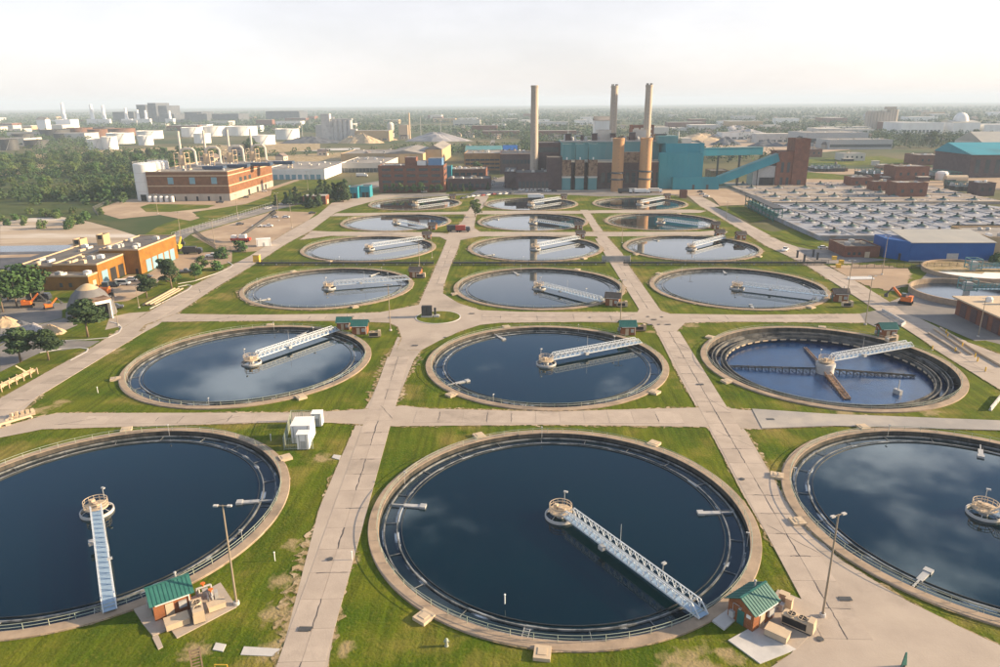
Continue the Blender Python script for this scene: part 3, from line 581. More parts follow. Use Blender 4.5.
WATERWORD = {0: 'dark navy water', 1: 'deep blue water', 2: 'pale sky-reflecting water', 3: 'silvery water', 4: 'water mirroring chimneys or sky', 5: 'narrow strip of dark and white water'}
for key, (ang, troughs, boxes) in SPEC.items():
    c, r = key[0], int(key[1]); x, y = tank_pos(c, r)
    t = empty('clarifier_tank', (x, y, 0), R(17 * r + 5))
    if key == 'R1':
        tag(t, 'drained round clarifier tank with low blue water, exposed launder and rake arms', 'tank', 'round clarifier tanks')
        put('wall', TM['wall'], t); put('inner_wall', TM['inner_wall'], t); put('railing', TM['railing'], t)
    else:
        tag(t, 'round concrete clarifier tank full of water, %s row from camera, %s column' % (ROWS[r], COLS[c]), 'tank', 'round clarifier tanks')
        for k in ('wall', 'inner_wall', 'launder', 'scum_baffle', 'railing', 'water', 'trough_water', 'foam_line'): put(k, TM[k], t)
        for a in troughs: put('scum_trough', TM['scum_trough'], t, rz=R(a) - t.rotation_euler.z)
        for k, a in enumerate((ang + 40, ang + 150, ang + 215)): put('post_light', TM['post_light'], t, rz=R(a) - t.rotation_euler.z)
        if r < 2: put('ladder', TM['ladder'], t, rz=R(258 if c == 'C' else 300) - t.rotation_euler.z)
    for a in boxes: put('valve_box', TM['valve_box'], t, rz=R(a) - t.rotation_euler.z)
    # worn earth ring round the tank
    rg = random.Random(key)
    ZC[0] += .004
    ring = ragged(circle(x, y, 33.0, 70), .1, (.5 if r < 2 else 1.6), seed=r * 3 + ord(c), step=1)
    holed('dirt_margin', ring, [circle(x, y, 32.7)], ZC[0], 'verge')
    if key == 'R1':   # drained tank fittings
        for nm, r0, r1, z in (('outer_launder', 29.9, 28.7, -.55), ('inner_launder', 27.4, 26.0, -.95)):
            m = MB().lathe([(r0, z), (r0, z - .9), (r1, z - .9), (r1, z), (r1 + .25, z), (r1 + .25, z - .7), (r0 - .25, z - .7), (r0 - .25, z), (r0, z)], 120)
            m.build(nm, 'drained_concrete', t)
        br = MB().box(29.9, 31.25, -.15, .15, -1.6, -1.2).mesh('bracket', 'drained_concrete')
        for k in range(40): put('bracket', br, t, rz=2 * PI * k / 40)
        notch = MB().box(25.8, 26.0, -.9, .9, -2.0, -1.65).mesh('weir_plate', 'tan')
        for k in range(54): put('weir_plate', notch, t, rz=2 * PI * k / 54)
        MB().disc(31.3, -2.75, 120).build('water', 'water_blue', t)
        MB().lathe([(2.3, -6), (2.3, -.9), (2.5, -.85), (2.5, .1), (0, .12)], 40).build('centre_column', 'pale_concrete', t, smooth=False)
        for k, (a, ln, w, mm) in enumerate(((-8, 23, .35, 'tank_wall'), (84, 20, .3, 'rust'), (172, 26, .45, 'tank_wall'), (264, 19, .8, 'rust'))):
            m = MB()
            for s in (-w, w):
                m.beam((1.5, s, -1.7), (ln, s, -2.3), .2); m.beam((1.5, s, -3.1), (ln, s, -3.1), .2)
                for j in range(int(ln / 1.8)):
                    xx = 2 + j * 1.8; m.beam((xx, s, -3.1), (xx, s, -1.75 - .6 * xx / ln), .14); m.beam((xx, s, -1.8 - .6 * xx / ln), (xx + 1.8, s, -3.1), .1)
            for j in range(int(ln / 3.0)): m.beam((2 + j * 3.0, -w, -1.85), (2 + j * 3.0, w, -1.85), .14)
            if k == 3: m.box(2, ln, -w + .12, w - .12, -2.6, -2.5)
            m.build('rake_arm', mm, t, rz=R(a) - t.rotation_euler.z)
        MB().box(-.5, .5, -1.0, 1.0, -3.2, -1.6).box(-.1, .1, -.1, .1, -1.6, 1).build('scum_box', 'steel', t, loc=(15 * math.cos(R(-45) - t.rotation_euler.z), 20 * math.sin(R(-45) - t.rotation_euler.z), 0))

# --- bridges
def bridge_parts():
    L0, L1, w, zb, zt = 1.2, 32.3, 0.85, 0.72, 2.2
    d = {'deck': MB().box(L0, L1, -w + .06, w - .06, zb - .05, zb + .05).mesh('deck', 'deck_grey')}
    d['kick_plate'] = MB().box(L0, L1, -.03, .03, zb - .16, zb + .12).mesh('kick_plate', 'white_steel')
    d['top_chord'] = MB().beam((L0 + 1.4, 0, zt), (L1 - 1.5, 0, zt), .15, .15).mesh('top_chord', 'white_steel')
    d['end_post'] = [MB().beam((L0, 0, zb), (L0 + 1.4, 0, zt), .14).mesh('end_post', 'white_steel'), MB().beam((L1, 0, zb), (L1 - 1.5, 0, zt), .14).mesh('end_post', 'white_steel')]
    n = 18; st = (L1 - L0 - 2.9) / n
    d['vertical'] = MB().beam((0, 0, zb), (0, 0, zt), .09).mesh('vertical', 'white_steel')
    d['diagonal'] = [MB().beam((0, 0, zb + .1), (st / 2, 0, zt), .09).mesh('diagonal', 'white_steel'), MB().beam((st / 2, 0, zt), (st, 0, zb + .1), .09).mesh('diagonal', 'white_steel')]
    d['handrail'] = MB().beam((L0 + 1, 0, zb + 1.05), (L1 - 1, 0, zb + 1.05), .06).mesh('handrail', 'white_steel')
    full = MB()
    for s in (-w, w):
        full.beam((L0 + 1.4, s, zt), (L1 - 1.5, s, zt), .16); full.beam((L0, s, zb), (L0 + 1.4, s, zt), .14); full.beam((L1, s, zb), (L1 - 1.5, s, zt), .14)
        for k in range(n + 1):
            x = L0 + 1.4 + k * st; full.beam((x, s, zb), (x, s, zt), .07)
            if k < n: full.beam((x, s, zb + .1), (x + st / 2, s, zt), .07); full.beam((x + st / 2, s, zt), (x + st, s, zb + .1), .07)
    d['truss'] = full.mesh('truss', 'white_steel')
    d['_'] = (L0, L1, w, n, st)
    return d
BP = bridge_parts()
platform_m = {
    'column': MB().lathe([(.75, -6.5), (.75, .3), (1.6, .45), (1.6, .6)], 20).mesh('column', 'pale_concrete'),
    'deck': MB().lathe([(0, .78), (2.0, .78), (2.0, .55), (0, .55)], 28).mesh('deck', 'tan'),
    'feedwell_ring': MB().lathe([(2.75, WZ - .3), (2.75, -.05), (2.55, -.05), (2.55, WZ - .3)], 36).mesh('feedwell_ring', 'pale_concrete'),
    'drive_motor': MB().lathe([(.0, 1.45), (.45, 1.4), (.5, .78)], 14).box(-.35, .9, -.3, .3, .78, 1.25).box(-1.2, -.6, -.3, .4, .78, 1.7).mesh('drive_motor', 'tan'),
    'lamp': MB().tube((0, 1.7, .78), (0, 1.7, 3.5), .06, n=6).box(-.15, .55, 1.5, 1.9, 3.4, 3.62).mesh('lamp', 'steel'),
    'bracket': None, 'railing': None}
m = MB()
for i in range(14):
    a = 2 * PI * i / 14; m.tube((1.95 * math.cos(a), 1.95 * math.sin(a), .78), (1.95 * math.cos(a), 1.95 * math.sin(a), 1.85), .045, n=4)
for z in (1.3, 1.82): m.lathe([(1.90, z), (2.0, z), (2.0, z + .08), (1.90, z + .08), (1.90, z)], 28)
platform_m['railing'] = m.mesh('railing', 'tan')
m = MB()
for i in range(6):
    a = 2 * PI * i / 6 + .3; m.beam((1.5 * math.cos(a), 1.5 * math.sin(a), .4), (2.65 * math.cos(a), 2.65 * math.sin(a), -.1), .1)
platform_m['bracket'] = m.mesh('bracket', 'steel')
for key, (ang, tr, bx) in SPEC.items():
    c, r = key[0], int(key[1]); x, y = tank_pos(c, r)
    where = '%s row, %s column' % (ROWS[r], COLS[c])
    b = empty('truss_bridge', (x, y, 0), R(ang)); tag(b, 'white steel truss footbridge over the clarifier tank in the ' + where, 'bridge', 'truss footbridges over the tanks')
    L0, L1, w, n, st = BP['_']
    put('deck', BP['deck'], b)
    for s in (-w, w):
        put('kick_plate', BP['kick_plate'], b, (0, s * 1.06, 0))
        if r < 2:
            put('top_chord', BP['top_chord'], b, (0, s, 0)); put('handrail', BP['handrail'], b, (0, s * .85, 0))
            for e in BP['end_post']: put('end_post', e, b, (0, s, 0))
            for k in range(n + 1):
                xx = L0 + 1.4 + k * st; put('vertical', BP['vertical'], b, (xx, s, 0))
                if k < n:
                    for e in BP['diagonal']: put('diagonal', e, b, (xx, s, 0))
    if r >= 2: put('truss', BP['truss'], b)
    if r < 3:
        lm = MB().tube((0, w, .72), (0, w, 3.6), .05, n=5).box(-.25, .25, w - .2, w + .5, 3.5, 3.7).mesh('lamp', 'steel')
        put('lamp', lm, b, (23.5, 0, 0)); MB().tube((14.2, w + .1, -.7), (14.2, w + .1, 5.2), .045, n=5).build('mast', 'steel', b)
        MB().box(12, 13, -w - .9, -w - .1, .5, 1.2).build('valve_cabinet', 'steel', b)
    p = empty('centre_platform', (x, y, 0), R(ang + 30)); tag(p, 'round railed drive platform at the centre of the clarifier in the ' + where, 'platform', 'centre platforms of the tanks')
    for k, me in platform_m.items():
        if key == 'R1' and k in ('column', 'feedwell_ring', 'bracket'): continue
        if r > 2 and k in ('lamp', 'bracket'): continue
        put(k, me, p)

# ================================================================ HUTS, PADS AND POLES
def make_hut(w=4.6, d=3.8, h=2.9, rh=1.15, rm='teal_roof'):
    """local: ridge along x, front eave wall faces -y, gables at +-x"""
    t = empty('control_hut')
    m = MB(); m.box(-w / 2, w / 2, -d / 2, d / 2, 0, h)
    for s in (-1, 1):
        xx = s * w / 2
        m.add([(xx, -d / 2, h), (xx, d / 2, h), (xx, 0, h + rh)], [(0, 1, 2) if s > 0 else (0, 2, 1)])
    m.build('wall', 'hut_brick', t)
    o = .45
    rf = MB()
    sl = rh / (d / 2)
    for s in (-1, 1):
        y1 = s * (d / 2 + o); z1 = h - sl * o
        vs = [(-w / 2 - o, 0, h + rh + .03), (w / 2 + o, 0, h + rh + .03), (w / 2 + o, y1, z1 + .03), (-w / 2 - o, y1, z1 + .03)]
        vs += [(a, b, c + .09) for a, b, c in vs]
        rf.add(vs, [(0, 1, 2, 3), (7, 6, 5, 4), (0, 4, 5, 1), (1, 5, 6, 2), (2, 6, 7, 3), (3, 7, 4, 0)] if s < 0 else [(3, 2, 1, 0), (4, 5, 6, 7), (1, 5, 4, 0), (2, 6, 5, 1), (3, 7, 6, 2), (0, 4, 7, 3)])
    roof = rf.build('roof', rm, t)
    for s in (-1, 1):
        sm = MB().beam((0, 0, h + rh + .15), (0, s * (d / 2 + o), h - sl * o + .15), .07, .07).mesh('roof_seam', rm)
        k = -w / 2 - o + .05
        while k <= w / 2 + o: put('roof_seam', sm, roof, (k, 0, 0)); k += .5
    MB().beam((-w / 2 - o, 0, h + rh + .16), (w / 2 + o, 0, h + rh + .16), .3, .08).build('ridge_cap', rm, roof)
    MB().box(-w / 2 - .06, -w / 2 - .01, -.55, .45, 0, 2.1).build('door', 'teal_roof', t)
    MB().box(-w / 2 - .05, -w / 2 - .01, -1.5, -.85, 1.6, 2.1).build('sign_plate', 'white', t)
    MB().box(-.9, .1, -d / 2 - .07, -d / 2 - .01, 0, 2.1).build('side_door', 'tan', t)
    MB().box(.7, 1.7, -d / 2 - .3, -d / 2 - .01, .9, 1.9).build('wall_vent', 'steel', t)
    MB().tube((w / 2 - .25, -d / 2 - .12, 0), (w / 2 - .25, -d / 2 - .12, h - .1), .06, n=6).build('downpipe', 'white', t)
    MB().tube((w * .25, .6, h + .6), (w * .25, .6, h + 1.7), .12, n=8).lathe([(.2, h + 1.7), (.2, h + 1.85), (0, h + 1.95)], 10, w * .25, .6).build('vent_pipe', 'steel', t)
    MB().box(-w / 2 - .35, -w / 2 - .01, -.15, .15, 2.3, 2.5).build('wall_lamp', 'steel', t)
    MB().box(-w / 2 - .4, -w / 2 - .01, .8, 1.5, .5, 1.4).build('meter_box', 'steel', t)
    MB().path([(-w / 2 - .08, 1.15, 1.4), (-w / 2 - .08, 1.15, 2.6), (-w / 2 - .08, .2, 2.6)], .04).build('conduit', 'steel', t)
    MB().box(-w / 2 + .2, w / 2 - .2, -d / 2 - o - .08, -d / 2 - o, h - sl * o - .05, h - sl * o + .06).build('gutter', 'white', t)
    return t
huts = {}
def hut(p, rz, label, sc=1.0):
    rm = 'brown_roof' if any(k in label for k in ('third', 'fourth', 'fifth', 'farthest')) else 'teal_roof'
    o = copy_tree(huts[rm]) if rm in huts else huts.setdefault(rm, make_hut(rm=rm))
    o.location = (p[0], p[1], .12); o.rotation_euler = (0, 0, rz); o.scale = (sc,) * 3
    tag(o, label, 'hut', 'brick control huts beside the tanks'); return o
def at_tank(key, r_, da=0, lift=0):
    ang = R(SPEC[key][0] + da); x, y = tank_pos(key[0], int(key[1])); return (x + r_ * math.cos(ang), y + r_ * math.sin(ang))
hut(at_tank('L0', 36.1, 12), R(36), 'brick control hut with teal metal roof at foot of left near bridge', 1.06)
hut(at_tank('C0', 35.9, 9.5), R(38), 'brick control hut with teal roof and green door beside middle near tank', 1.06)
hut(at_tank('C1', 36.5, 16), R(3), 'brick hut with teal roof behind bridge end of middle tank, second row')
hut(at_tank('L1', 36.0, 1), R(3), 'rear one of two teal-roofed huts beside left tank, second row', .9)
hut(at_tank('L1', 36.2, -11), R(3), 'front one of two teal-roofed huts beside left tank, second row')
hut(at_tank('R1', 36.2, 17), R(2), 'brick hut with teal roof above the drained tank bridge end')
hut(at_tank('C2', 36.0, 2), R(-14), 'dark brick hut at corner of middle tank in third row', 1.05)
hut(at_tank('L2', 36.2, 9), R(-8), 'brick hut right of left tank in third row by fence', 1.0)
hut(at_tank('R2', 36.4, -3), R(-6), 'brick hut right of the pale tank in third row', 1.05)
hut(at_tank('C3', 36.2, 4), R(3), 'small hut behind middle tank of fourth row', .95)
hut(at_tank('L3', 36.2, 4), R(3), 'small yellow-lit hut behind left tank of fourth row', .95)
hut(at_tank('R3', 36.2, 8), R(3), 'left one of two huts behind right tank of fourth row', .95)
hut(at_tank('R3', 37.2, -10), R(3), 'right one of two huts behind right tank of fourth row')
hut(at_tank('C4', 36.2, 0), R(-5), 'small hut near right rim of middle tank in fifth row', .95)
hut(at_tank('L4', 36.2, 0), R(-5), 'small hut near right rim of left tank in fifth row', .95)
hut(at_tank('R4', 36.2, 0), R(-5), 'small hut near right rim of right tank in fifth row', .95)
hut(at_tank('C5', 36.2, 0), R(3), 'tiny bright hut behind middle tank of farthest row', .9)
hut(at_tank('L5', 36.2, 0), R(3), 'tiny bright hut behind left tank of farthest row', .9)
hut(at_tank('R5', 36.2, 0), R(3), 'tiny bright hut behind right tank of farthest row', .9)

# --- near equipment pads
def slab_thing(name, pts, h, m):
    return struct(MB().prism(pts, 0, h).build(name, m))
slab_thing('equipment_pad', [(32.0, 81.6), (36.0, 77.2), (43.7, 84.5), (37.7, 89.3)], .14, 'concrete_sheet')
slab_thing('apron_slab', [(27.6, 78.7), (32.0, 81.6), (36.0, 77.2), (30.5, 74.6)], .145, 'pale_concrete')
slab_thing('equipment_pad', [(-50.8, 82.4), (-46.1, 77.6), (-40.4, 84.0), (-44.9, 89.3)], .14, 'concrete_sheet')
slab_thing('step_slab', [(-52.6, 80.7), (-51.1, 82.6), (-48.1, 79.2), (-49.5, 77.9)], .22, 'concrete_sheet')
slab_thing('step_slab', [(-49.5, 77.7), (-49.0, 78.3), (-47.2, 76.0), (-47.6, 75.5)], .1, 'concrete_sheet')
slab_thing('walk_slab', [(26.4, 82.3), (29.3, 84.8), (30.5, 83.4), (27.6, 80.6)], .3, 'pale_concrete')
slab_thing('apron_slab', [(-55.4, 83.6), (-53.6, 85.3), (-50.8, 82.6), (-52.5, 80.7)], .25, 'concrete_sheet')
slab_thing('foundation_slab', [(-40.4, 75.6), (-40.5, 76.9), (-39.0, 76.6), (-38.9, 75.3)], .12, 'pale_concrete')
slab_thing('foundation_slab', [(-36.4, 74.8), (-36.5, 76.3), (-31.6, 76.0), (-31.4, 74.6)], .08, 'pale_concrete')
slab_thing('foundation_slab', [(-38.2, 129.1), (-38.1, 130.4), (-36.5, 130.0), (-36.5, 128.2)], .12, 'pale_concrete')

def tan_cabinet(p, rz, sx, sy, sz, label):
    t = empty('equipment_cabinet', (p[0], p[1], .14), rz); tag(t, label, 'cabinet')
    MB().box(-sx / 2, sx / 2, -sy / 2, sy / 2, .12, sz).build('body', 'tan', t)
    MB().box(-sx / 2 - .06, sx / 2 + .06, -sy / 2 - .06, sy / 2 + .06, sz + .003, sz + .09).build('lid', 'tan', t)
    MB().box(-sx / 2 + .1, sx / 2 - .1, -sy / 2 + .1, sy / 2 - .1, 0, .12).build('plinth', 'dark_steel', t)
    MB().box(-sx / 2 - .02, -sx / 2, -.03, .03, .2, sz - .1).build('door_seam', 'dark_steel', t)
    return t
def chiller(p, rz, label, L=4.2):
    t = empty('cooling_unit', (p[0], p[1], .14), rz); tag(t, label, 'cooling unit')
    MB().box(-L / 2, L / 2, -.75, .75, .25, 1.65).build('casing', 'tan', t)
    MB().box(-L / 2 + .15, L / 2 - .9, -.80, -.752, .45, 1.45).build('coil_grille', 'black', t)
    MB().box(-L / 2 + .2, L / 2 - .2, -.65, .65, 0, .25).build('base', 'dark_steel', t)
    for x in (-L / 2 + 1.1, -L / 2 + 2.5):
        f = MB().lathe([(.0, 1.75), (.48, 1.75), (.52, 1.66)], 20, cx=x).build('fan', 'black', t)
        g = MB().lathe([(.52, 1.652), (.52, 1.82), (.6, 1.82), (.6, 1.652)], 20, cx=x)
        g.beam((x - .55, 0, 1.8), (x + .55, 0, 1.8), .05); g.beam((x, -.55, 1.8), (x, .55, 1.8), .05); g.build('fan_guard', 'tan', f)
    MB().box(L / 2 - .85, L / 2 - .05, -.7, .7, 1.652, 2.05).build('control_box', 'tan', t)
    return t
def pipes(p, rz, label):
    t = empty('pipe_manifold', (p[0], p[1], .14), rz); tag(t, label, 'pipes')
    MB().path([(-1, 0, 0), (-1, 0, 1.1), (1, 0, 1.1), (1, 0, 0)], .16, 8).build('pipe', 'steel', t)
    MB().path([(-.6, .5, 0), (-.6, .5, .8), (.9, .5, .8)], .13, 8).build('pipe', 'pale_concrete', t)
    MB().tube((0, 0, 1.1), (0, 0, 1.7), .12).lathe([(.0, 1.74), (.35, 1.74), (.35, 1.66), (0, 1.66)], 12).build('valve_wheel', 'orange', t)
    MB().box(-.3, .5, -.9, -.4, 0, 1.1).build('pump_box', 'steel', t)
    return t
tan_cabinet((34.3, 79.5), R(-38), 2.9, 1.8, 1.0, 'flat tan equipment cabinet on pad in front of middle near hut')
chiller((37.7, 81.3), R(-38), 'beige cooling unit with two roof fans beside middle near hut')
pipes((36.1, 85.1), R(50), 'grey pipes and pump boxes between middle near hut and cooling unit')
tan_cabinet((37.5, 86.4), R(-38), 1.2, .9, 1.5, 'small upright cabinet behind the beige cooling unit')
tan_cabinet((37.7, 85.0), R(-38), .9, .8, 1.8, 'narrow tall cabinet near hut corner beside cooling unit')
tan_cabinet((-47.2, 80.2), R(35), 3.0, 1.9, .95, 'long flat tan cabinet in front of left near hut')
chiller((-45.0, 81.9), R(-60), 'weathered cooling unit with two fans beside left near hut', 3.8)
tan_cabinet((-43.1, 83.6), R(35), 2.3, 1.3, .9, 'short tan cabinet below the left light pole')
pipes((-46.3, 86.8), R(35), 'pipes with orange valve behind left near hut')
pipes((-44.6, 85.5), R(120), 'grey pipe bends between left cooling unit and railing')
for (p, rz, lab) in (((37.2, 214.1), R(3), 'pale equipment box beside middle second-row hut'), ((-44.7, 207.5), R(10), 'pale equipment boxes right of the front twin hut'), ((35.3, 241.6), R(3), 'pale equipment box beside third-row middle hut'),
                     ((112.9, 241.9), R(3), 'pale equipment box beside third-row right hut'), ((109.5, 203.8), R(20), 'pale equipment box beside drained-tank hut'), ((-40.9, 285.1), R(0), 'pale equipment box beside third-row left hut')):
    chiller(p, rz, lab, 3.6)

# --- light poles
def make_pole():
    t = empty('light_pole')
    MB().tube((0, 0, 0), (0, 0, 16.2), .17, .10, n=8).build('pole', 'pole', t)
    MB().lathe([(.42, 0), (.42, .5), (.25, .55)], 12).build('base', 'pale_concrete', t)
    MB().beam((-1.0, 0, 16.1), (1.0, 0, 16.1), .11).build('arm', 'pole', t)
    for s in (-1, 1): MB().box(s * .95 - .32, s * .95 + .32, -.2, .2, 16.0, 16.2).build('lamp_head', 'pale_concrete', t)
    return t
pole0 = make_pole(); firstp = [True]
def pole(p, label, h=16.2, rz=0.0):
    o = pole0 if firstp[0] else copy_tree(pole0); firstp[0] = False
    o.location = (p[0], p[1], .1); o.rotation_euler = (0, 0, rz); s = h / 16.2; o.scale = (1 if h > 12 else .8, 1 if h > 12 else .8, s)
    tag(o, label, 'light pole', 'twin-head light poles')
pole((-40.6, 84.5), 'tan twin-head light pole on pad right of left near hut')
pole((41.9, 83.6), 'brown twin-head light pole right of the middle near hut', rz=.4)
for p, h, lab in (((-41.0, 213.6), 15, 'light pole at kerb left of the traffic island'), ((32.4, 223.7), 14, 'light pole behind middle second-row hut'),
                  ((115.4, 248.4), 15, 'light pole beside third-row right hut'), ((109.6, 220.8), 16, 'brown light pole left of drained-tank hut'),
                  ((147.6, 290.1), 16, 'tall light pole on gravel in front of blue shed'), ((137.7, 208.8), 12, 'light pole beside the control building at right edge'),
                  ((-130.8, 218.4), 10, 'light pole in front of salt dome at the kerb'), ((-134.9, 239.8), 8, 'low light pole by the timber stacks'),
                  ((-148.4, 434.8), 17, 'light pole on left edge of parking lot'), ((-132.4, 408.9), 14, 'light pole at right edge of parking lot'),
                  ((-154.0, 352.0), 14, 'light pole at lower left corner of parking lot'), ((-177.0, 443.2), 15, 'light pole at upper left of parking lot'),
                  ((-177.7, 507.4), 17, 'light pole at access road near spruce row'), ((-177.3, 598.8), 15, 'light pole on green lawn left of spruces'),
                  ((-42.1, 290.4), 14, 'light pole beside third-row left hut'), ((-41.1, 324.7), 10, 'light pole at fence by fourth-row left tank'),
                  ((78.1, 324.0), 10, 'light pole in front of fourth-row right tank'), ((51.2, 360.9), 9, 'light pole beside fourth-row crossing'),
                  ((123.3, 434.2), 11, 'light pole on verge near fifth-row right hut'), ((-183.0, 377.4), 14, 'light pole left of parking lot fence'),
                  ((-238.7, 465.5), 13, 'light pole in the loop drive before the silos'), ((-140.2, 597.6), 12, 'light pole by the access road left of offices')):
    pole(p, lab, h)

# ================================================================ FENCES
def fence(pts, h, label, gap=3.0, m='mesh_fence', infill=True, post=.07):
    o = empty('fence', (pts[0][0], pts[0][1], 0)); tag(o, label, 'fence')
    bx, by = pts[0]; L = [(x - bx, y - by) for x, y in pts]
    rails = MB(); wires = MB(); pm = MB().tube((0, 0, 0), (0, 0, h + .15), post, n=5).mesh('post', m)
    for a, b in zip(L, L[1:]):
        for z in (h, h * .03 + .1): rails.beam((a[0], a[1], z), (b[0], b[1], z), .08)
        n = max(1, int(math.dist(a, b) / gap))
        for i in range(n + 1):
            x, y = a[0] + (b[0] - a[0]) * i / n, a[1] + (b[1] - a[1]) * i / n; put('post', pm, o, (x, y, 0))
        if infill:
            k = int(h / .22)
            for j in range(1, k): wires.beam((a[0], a[1], h * j / k), (b[0], b[1], h * j / k), .035)
            n2 = min(600, int(math.dist(a, b) / .45))
            for j in range(n2):
                x, y = a[0] + (b[0] - a[0]) * j / n2, a[1] + (b[1] - a[1]) * j / n2; wires.beam((x, y, 0), (x + (b[0] - a[0]) / n2 * .5, y + (b[1] - a[1]) / n2 * .5, h), .03)
    rails.build('rail', m, o)
    if wires.v: wires.build('wire_mesh', m, o)
    return o
fence([(-118, 308.5), (-38.5, 308.2)], 2.6, 'dark chain-link fence between third and fourth rows, left stretch', m='dark_steel')
fence([(-30, 308.2), (37, 308)], 2.6, 'dark chain-link fence between third and fourth rows, middle stretch', m='dark_steel')
fence([(45, 308), (133, 307.6)], 2.6, 'dark chain-link fence between third and fourth rows, right stretch', m='dark_steel')
fence([(141, 303), (230, 300)], 2.6, 'dark chain-link fence in front of the blue shed', m='dark_steel')
fence([(-187.9, 377.5), (-175.0, 497.1), (-154.6, 551.9), (-146.1, 597.8)], 2.8, 'long grey chain-link fence along the access road', 3.5, m='steel', infill=False)
fence([(-182.7, 392.9), (-150.3, 344.3), (-132.6, 336.8)], 2.6, 'dark fence at lower left of parking lot', 3.0, m='dark_steel')
fence([(-49.0, 132.4), (-51.7, 146.6), (-46.9, 146.6)], 2.6, 'green mesh fence round the white containers', 2.4, m='rail_green')
fence([(-49.0, 132.4), (-43.1, 133.0)], 2.6, 'front panel of green mesh fence before the white containers', 2.4, m='rail_green')
fence([(-274.2, 457.4), (-293.5, 485.0), (-303.2, 521.1), (-303.6, 550.0)], 2.2, 'fence curving along the loop drive by silos', 4)
fence([(178.3, 554.6), (169.6, 457.6)], 1.2, 'thin railing along edge of pale aeration deck', 4, infill=False)
# low concrete pipe trench with dark cover along the fence
for a, b, nm in ((-118, -38.5, 'left'), (-30, 37, 'middle'), (45, 133, 'right')):
    t = empty('pipe_run', ((a + b) / 2, 310.2, 0)); tag(t, 'dark insulated pipe on low supports behind the fence, %s stretch' % nm, 'pipe'); h = (b - a) / 2
    MB().tube((-h, 0, .9), (h, 0, .9), .45, n=10).build('pipe', 'dark_steel', t)
    sm = MB().box(-.25, .25, -.5, .5, 0, .5).mesh('support', 'pale_concrete')
    for k in range(int(h / 3)): put('support', sm, t, (-h + 3 + k * 6, 0, 0))

# ================================================================ BUILDINGS
WINM = {}
def window_mesh(ww, hh, m):
    k = (round(ww, 2), round(hh, 2), m)
    if k not in WINM: WINM[k] = MB().box(-ww / 2, ww / 2, -.06, .04, 0, hh).mesh('window', m)
    return WINM[k]
def bld(name, label, cat, x0, x1, y0, y1, h, wall, roof='roof_grey', z0=0.0, parapet=.6, group=None, wins=(), bands=(), vents=0, gable=None, seed=1, band_m='band', topm=None, ribs=0):
    """Box building at its real footprint. wins: (face, n, z, height, width, from, to, material); face f = towards -y, r = +x, l = -x"""
    cx, cy = (x0 + x1) / 2, (y0 + y1) / 2; w, d = (x1 - x0) / 2, (y1 - y0) / 2
    t = empty(name, (cx, cy, z0)); tag(t, label, cat, group)
    MB().box(-w, w, -d, d, 0, h).build('wall', wall, t)
    if gable:     # ridge along x or y, rise
        ax, rise = gable; m = MB(); o = .4
        if ax == 'x': pts = [(-w - o, -d - o, h), (w + o, -d - o, h), (w + o, d + o, h), (-w - o, d + o, h), (-w - o, 0, h + rise), (w + o, 0, h + rise)]; fs = [(0, 1, 5, 4), (2, 3, 4, 5), (0, 4, 3), (1, 2, 5), (3, 2, 1, 0)]
        else: pts = [(-w - o, -d - o, h), (w + o, -d - o, h), (w + o, d + o, h), (-w - o, d + o, h), (0, -d - o, h + rise), (0, d + o, h + rise)]; fs = [(1, 2, 5, 4), (3, 0, 4, 5), (0, 1, 4), (2, 3, 5), (3, 2, 1, 0)]
        rf = m.add([(a, b, c + .02) for a, b, c in pts], fs).build('roof', roof, t)
    else:
        rf = MB().box(-w + .3, w - .3, -d + .3, d - .3, h + .003, h + .12).build('roof', roof, t)
        if parapet:
            m = MB(); p = parapet
            m.box(-w - .05, w + .05, -d - .05, -d + .3, h + .003, h + p); m.box(-w - .05, w + .05, d - .3, d + .05, h + .003, h + p)
            m.box(-w - .05, -w + .3, -d + .3, d - .3, h + .003, h + p); m.box(w - .3, w + .05, -d + .3, d - .3, h + .003, h + p)
            m.build('parapet', topm or wall, t)
    if ribs:
        m = MB(); k = -w + ribs / 2
        while k < w: m.box(k - .12, k + .12, -d - .14, -d - .01, .3, h - .3); k += ribs
        for z in (h * .33, h * .66): m.box(-w, w, -d - .10, -d - .012, z - .15, z + .15)
        m.build('cladding_ribs', wall, t)
    for z, hh in bands:
        m = MB(); m.box(-w - .04, w + .04, -d - .04, d + .04, z, z + hh); m.build('wall_band', band_m, t)
    for (face, n, z, hh, ww, a, b, mm) in wins:
        me = window_mesh(ww, hh, mm)
        for i in range(n):
            u = a + (b - a) * (i + .5) / n
            if face == 'f': put('window' if mm == 'glass' else 'door', me, t, (-w + 2 * w * u, -d - .05, z))
            elif face == 'r': put('window' if mm == 'glass' else 'door', me, t, (w + .05, -d + 2 * d * u, z), PI / 2)
            else: put('window' if mm == 'glass' else 'door', me, t, (-w - .05, -d + 2 * d * u, z), -PI / 2)
    rg = random.Random(seed)
    for i in range(vents):
        a, b = rg.uniform(-w + 2, w - 2), rg.uniform(-d + 2, d - 2); k = rg.random()
        m = MB()
        if k < .4: m.box(a - 1.2, a + 1.2, b - .9, b + .9, h + .12, h + 1.5).box(a - .6, a + .6, b - .5, b + .5, h + 1.5, h + 1.7)
        elif k < .7: m.lathe([(.9, h + .12), (.9, h + 1.0), (1.2, h + 1.05), (.7, h + 1.6), (0, h + 1.7)], 14, a, b)
        else: m.box(a - .5, a + .5, b - 2, b + 2, h + .12, h + 1.0)
        m.build('roof_vent', rg.choice(['white', 'steel', 'off_white', 'tan']), rf)
    return t
def at2(pa, pb, depth): return min(pa[0], pb[0]), max(pa[0], pb[0]), (pa[1] + pb[1]) / 2, (pa[1] + pb[1]) / 2 + depth

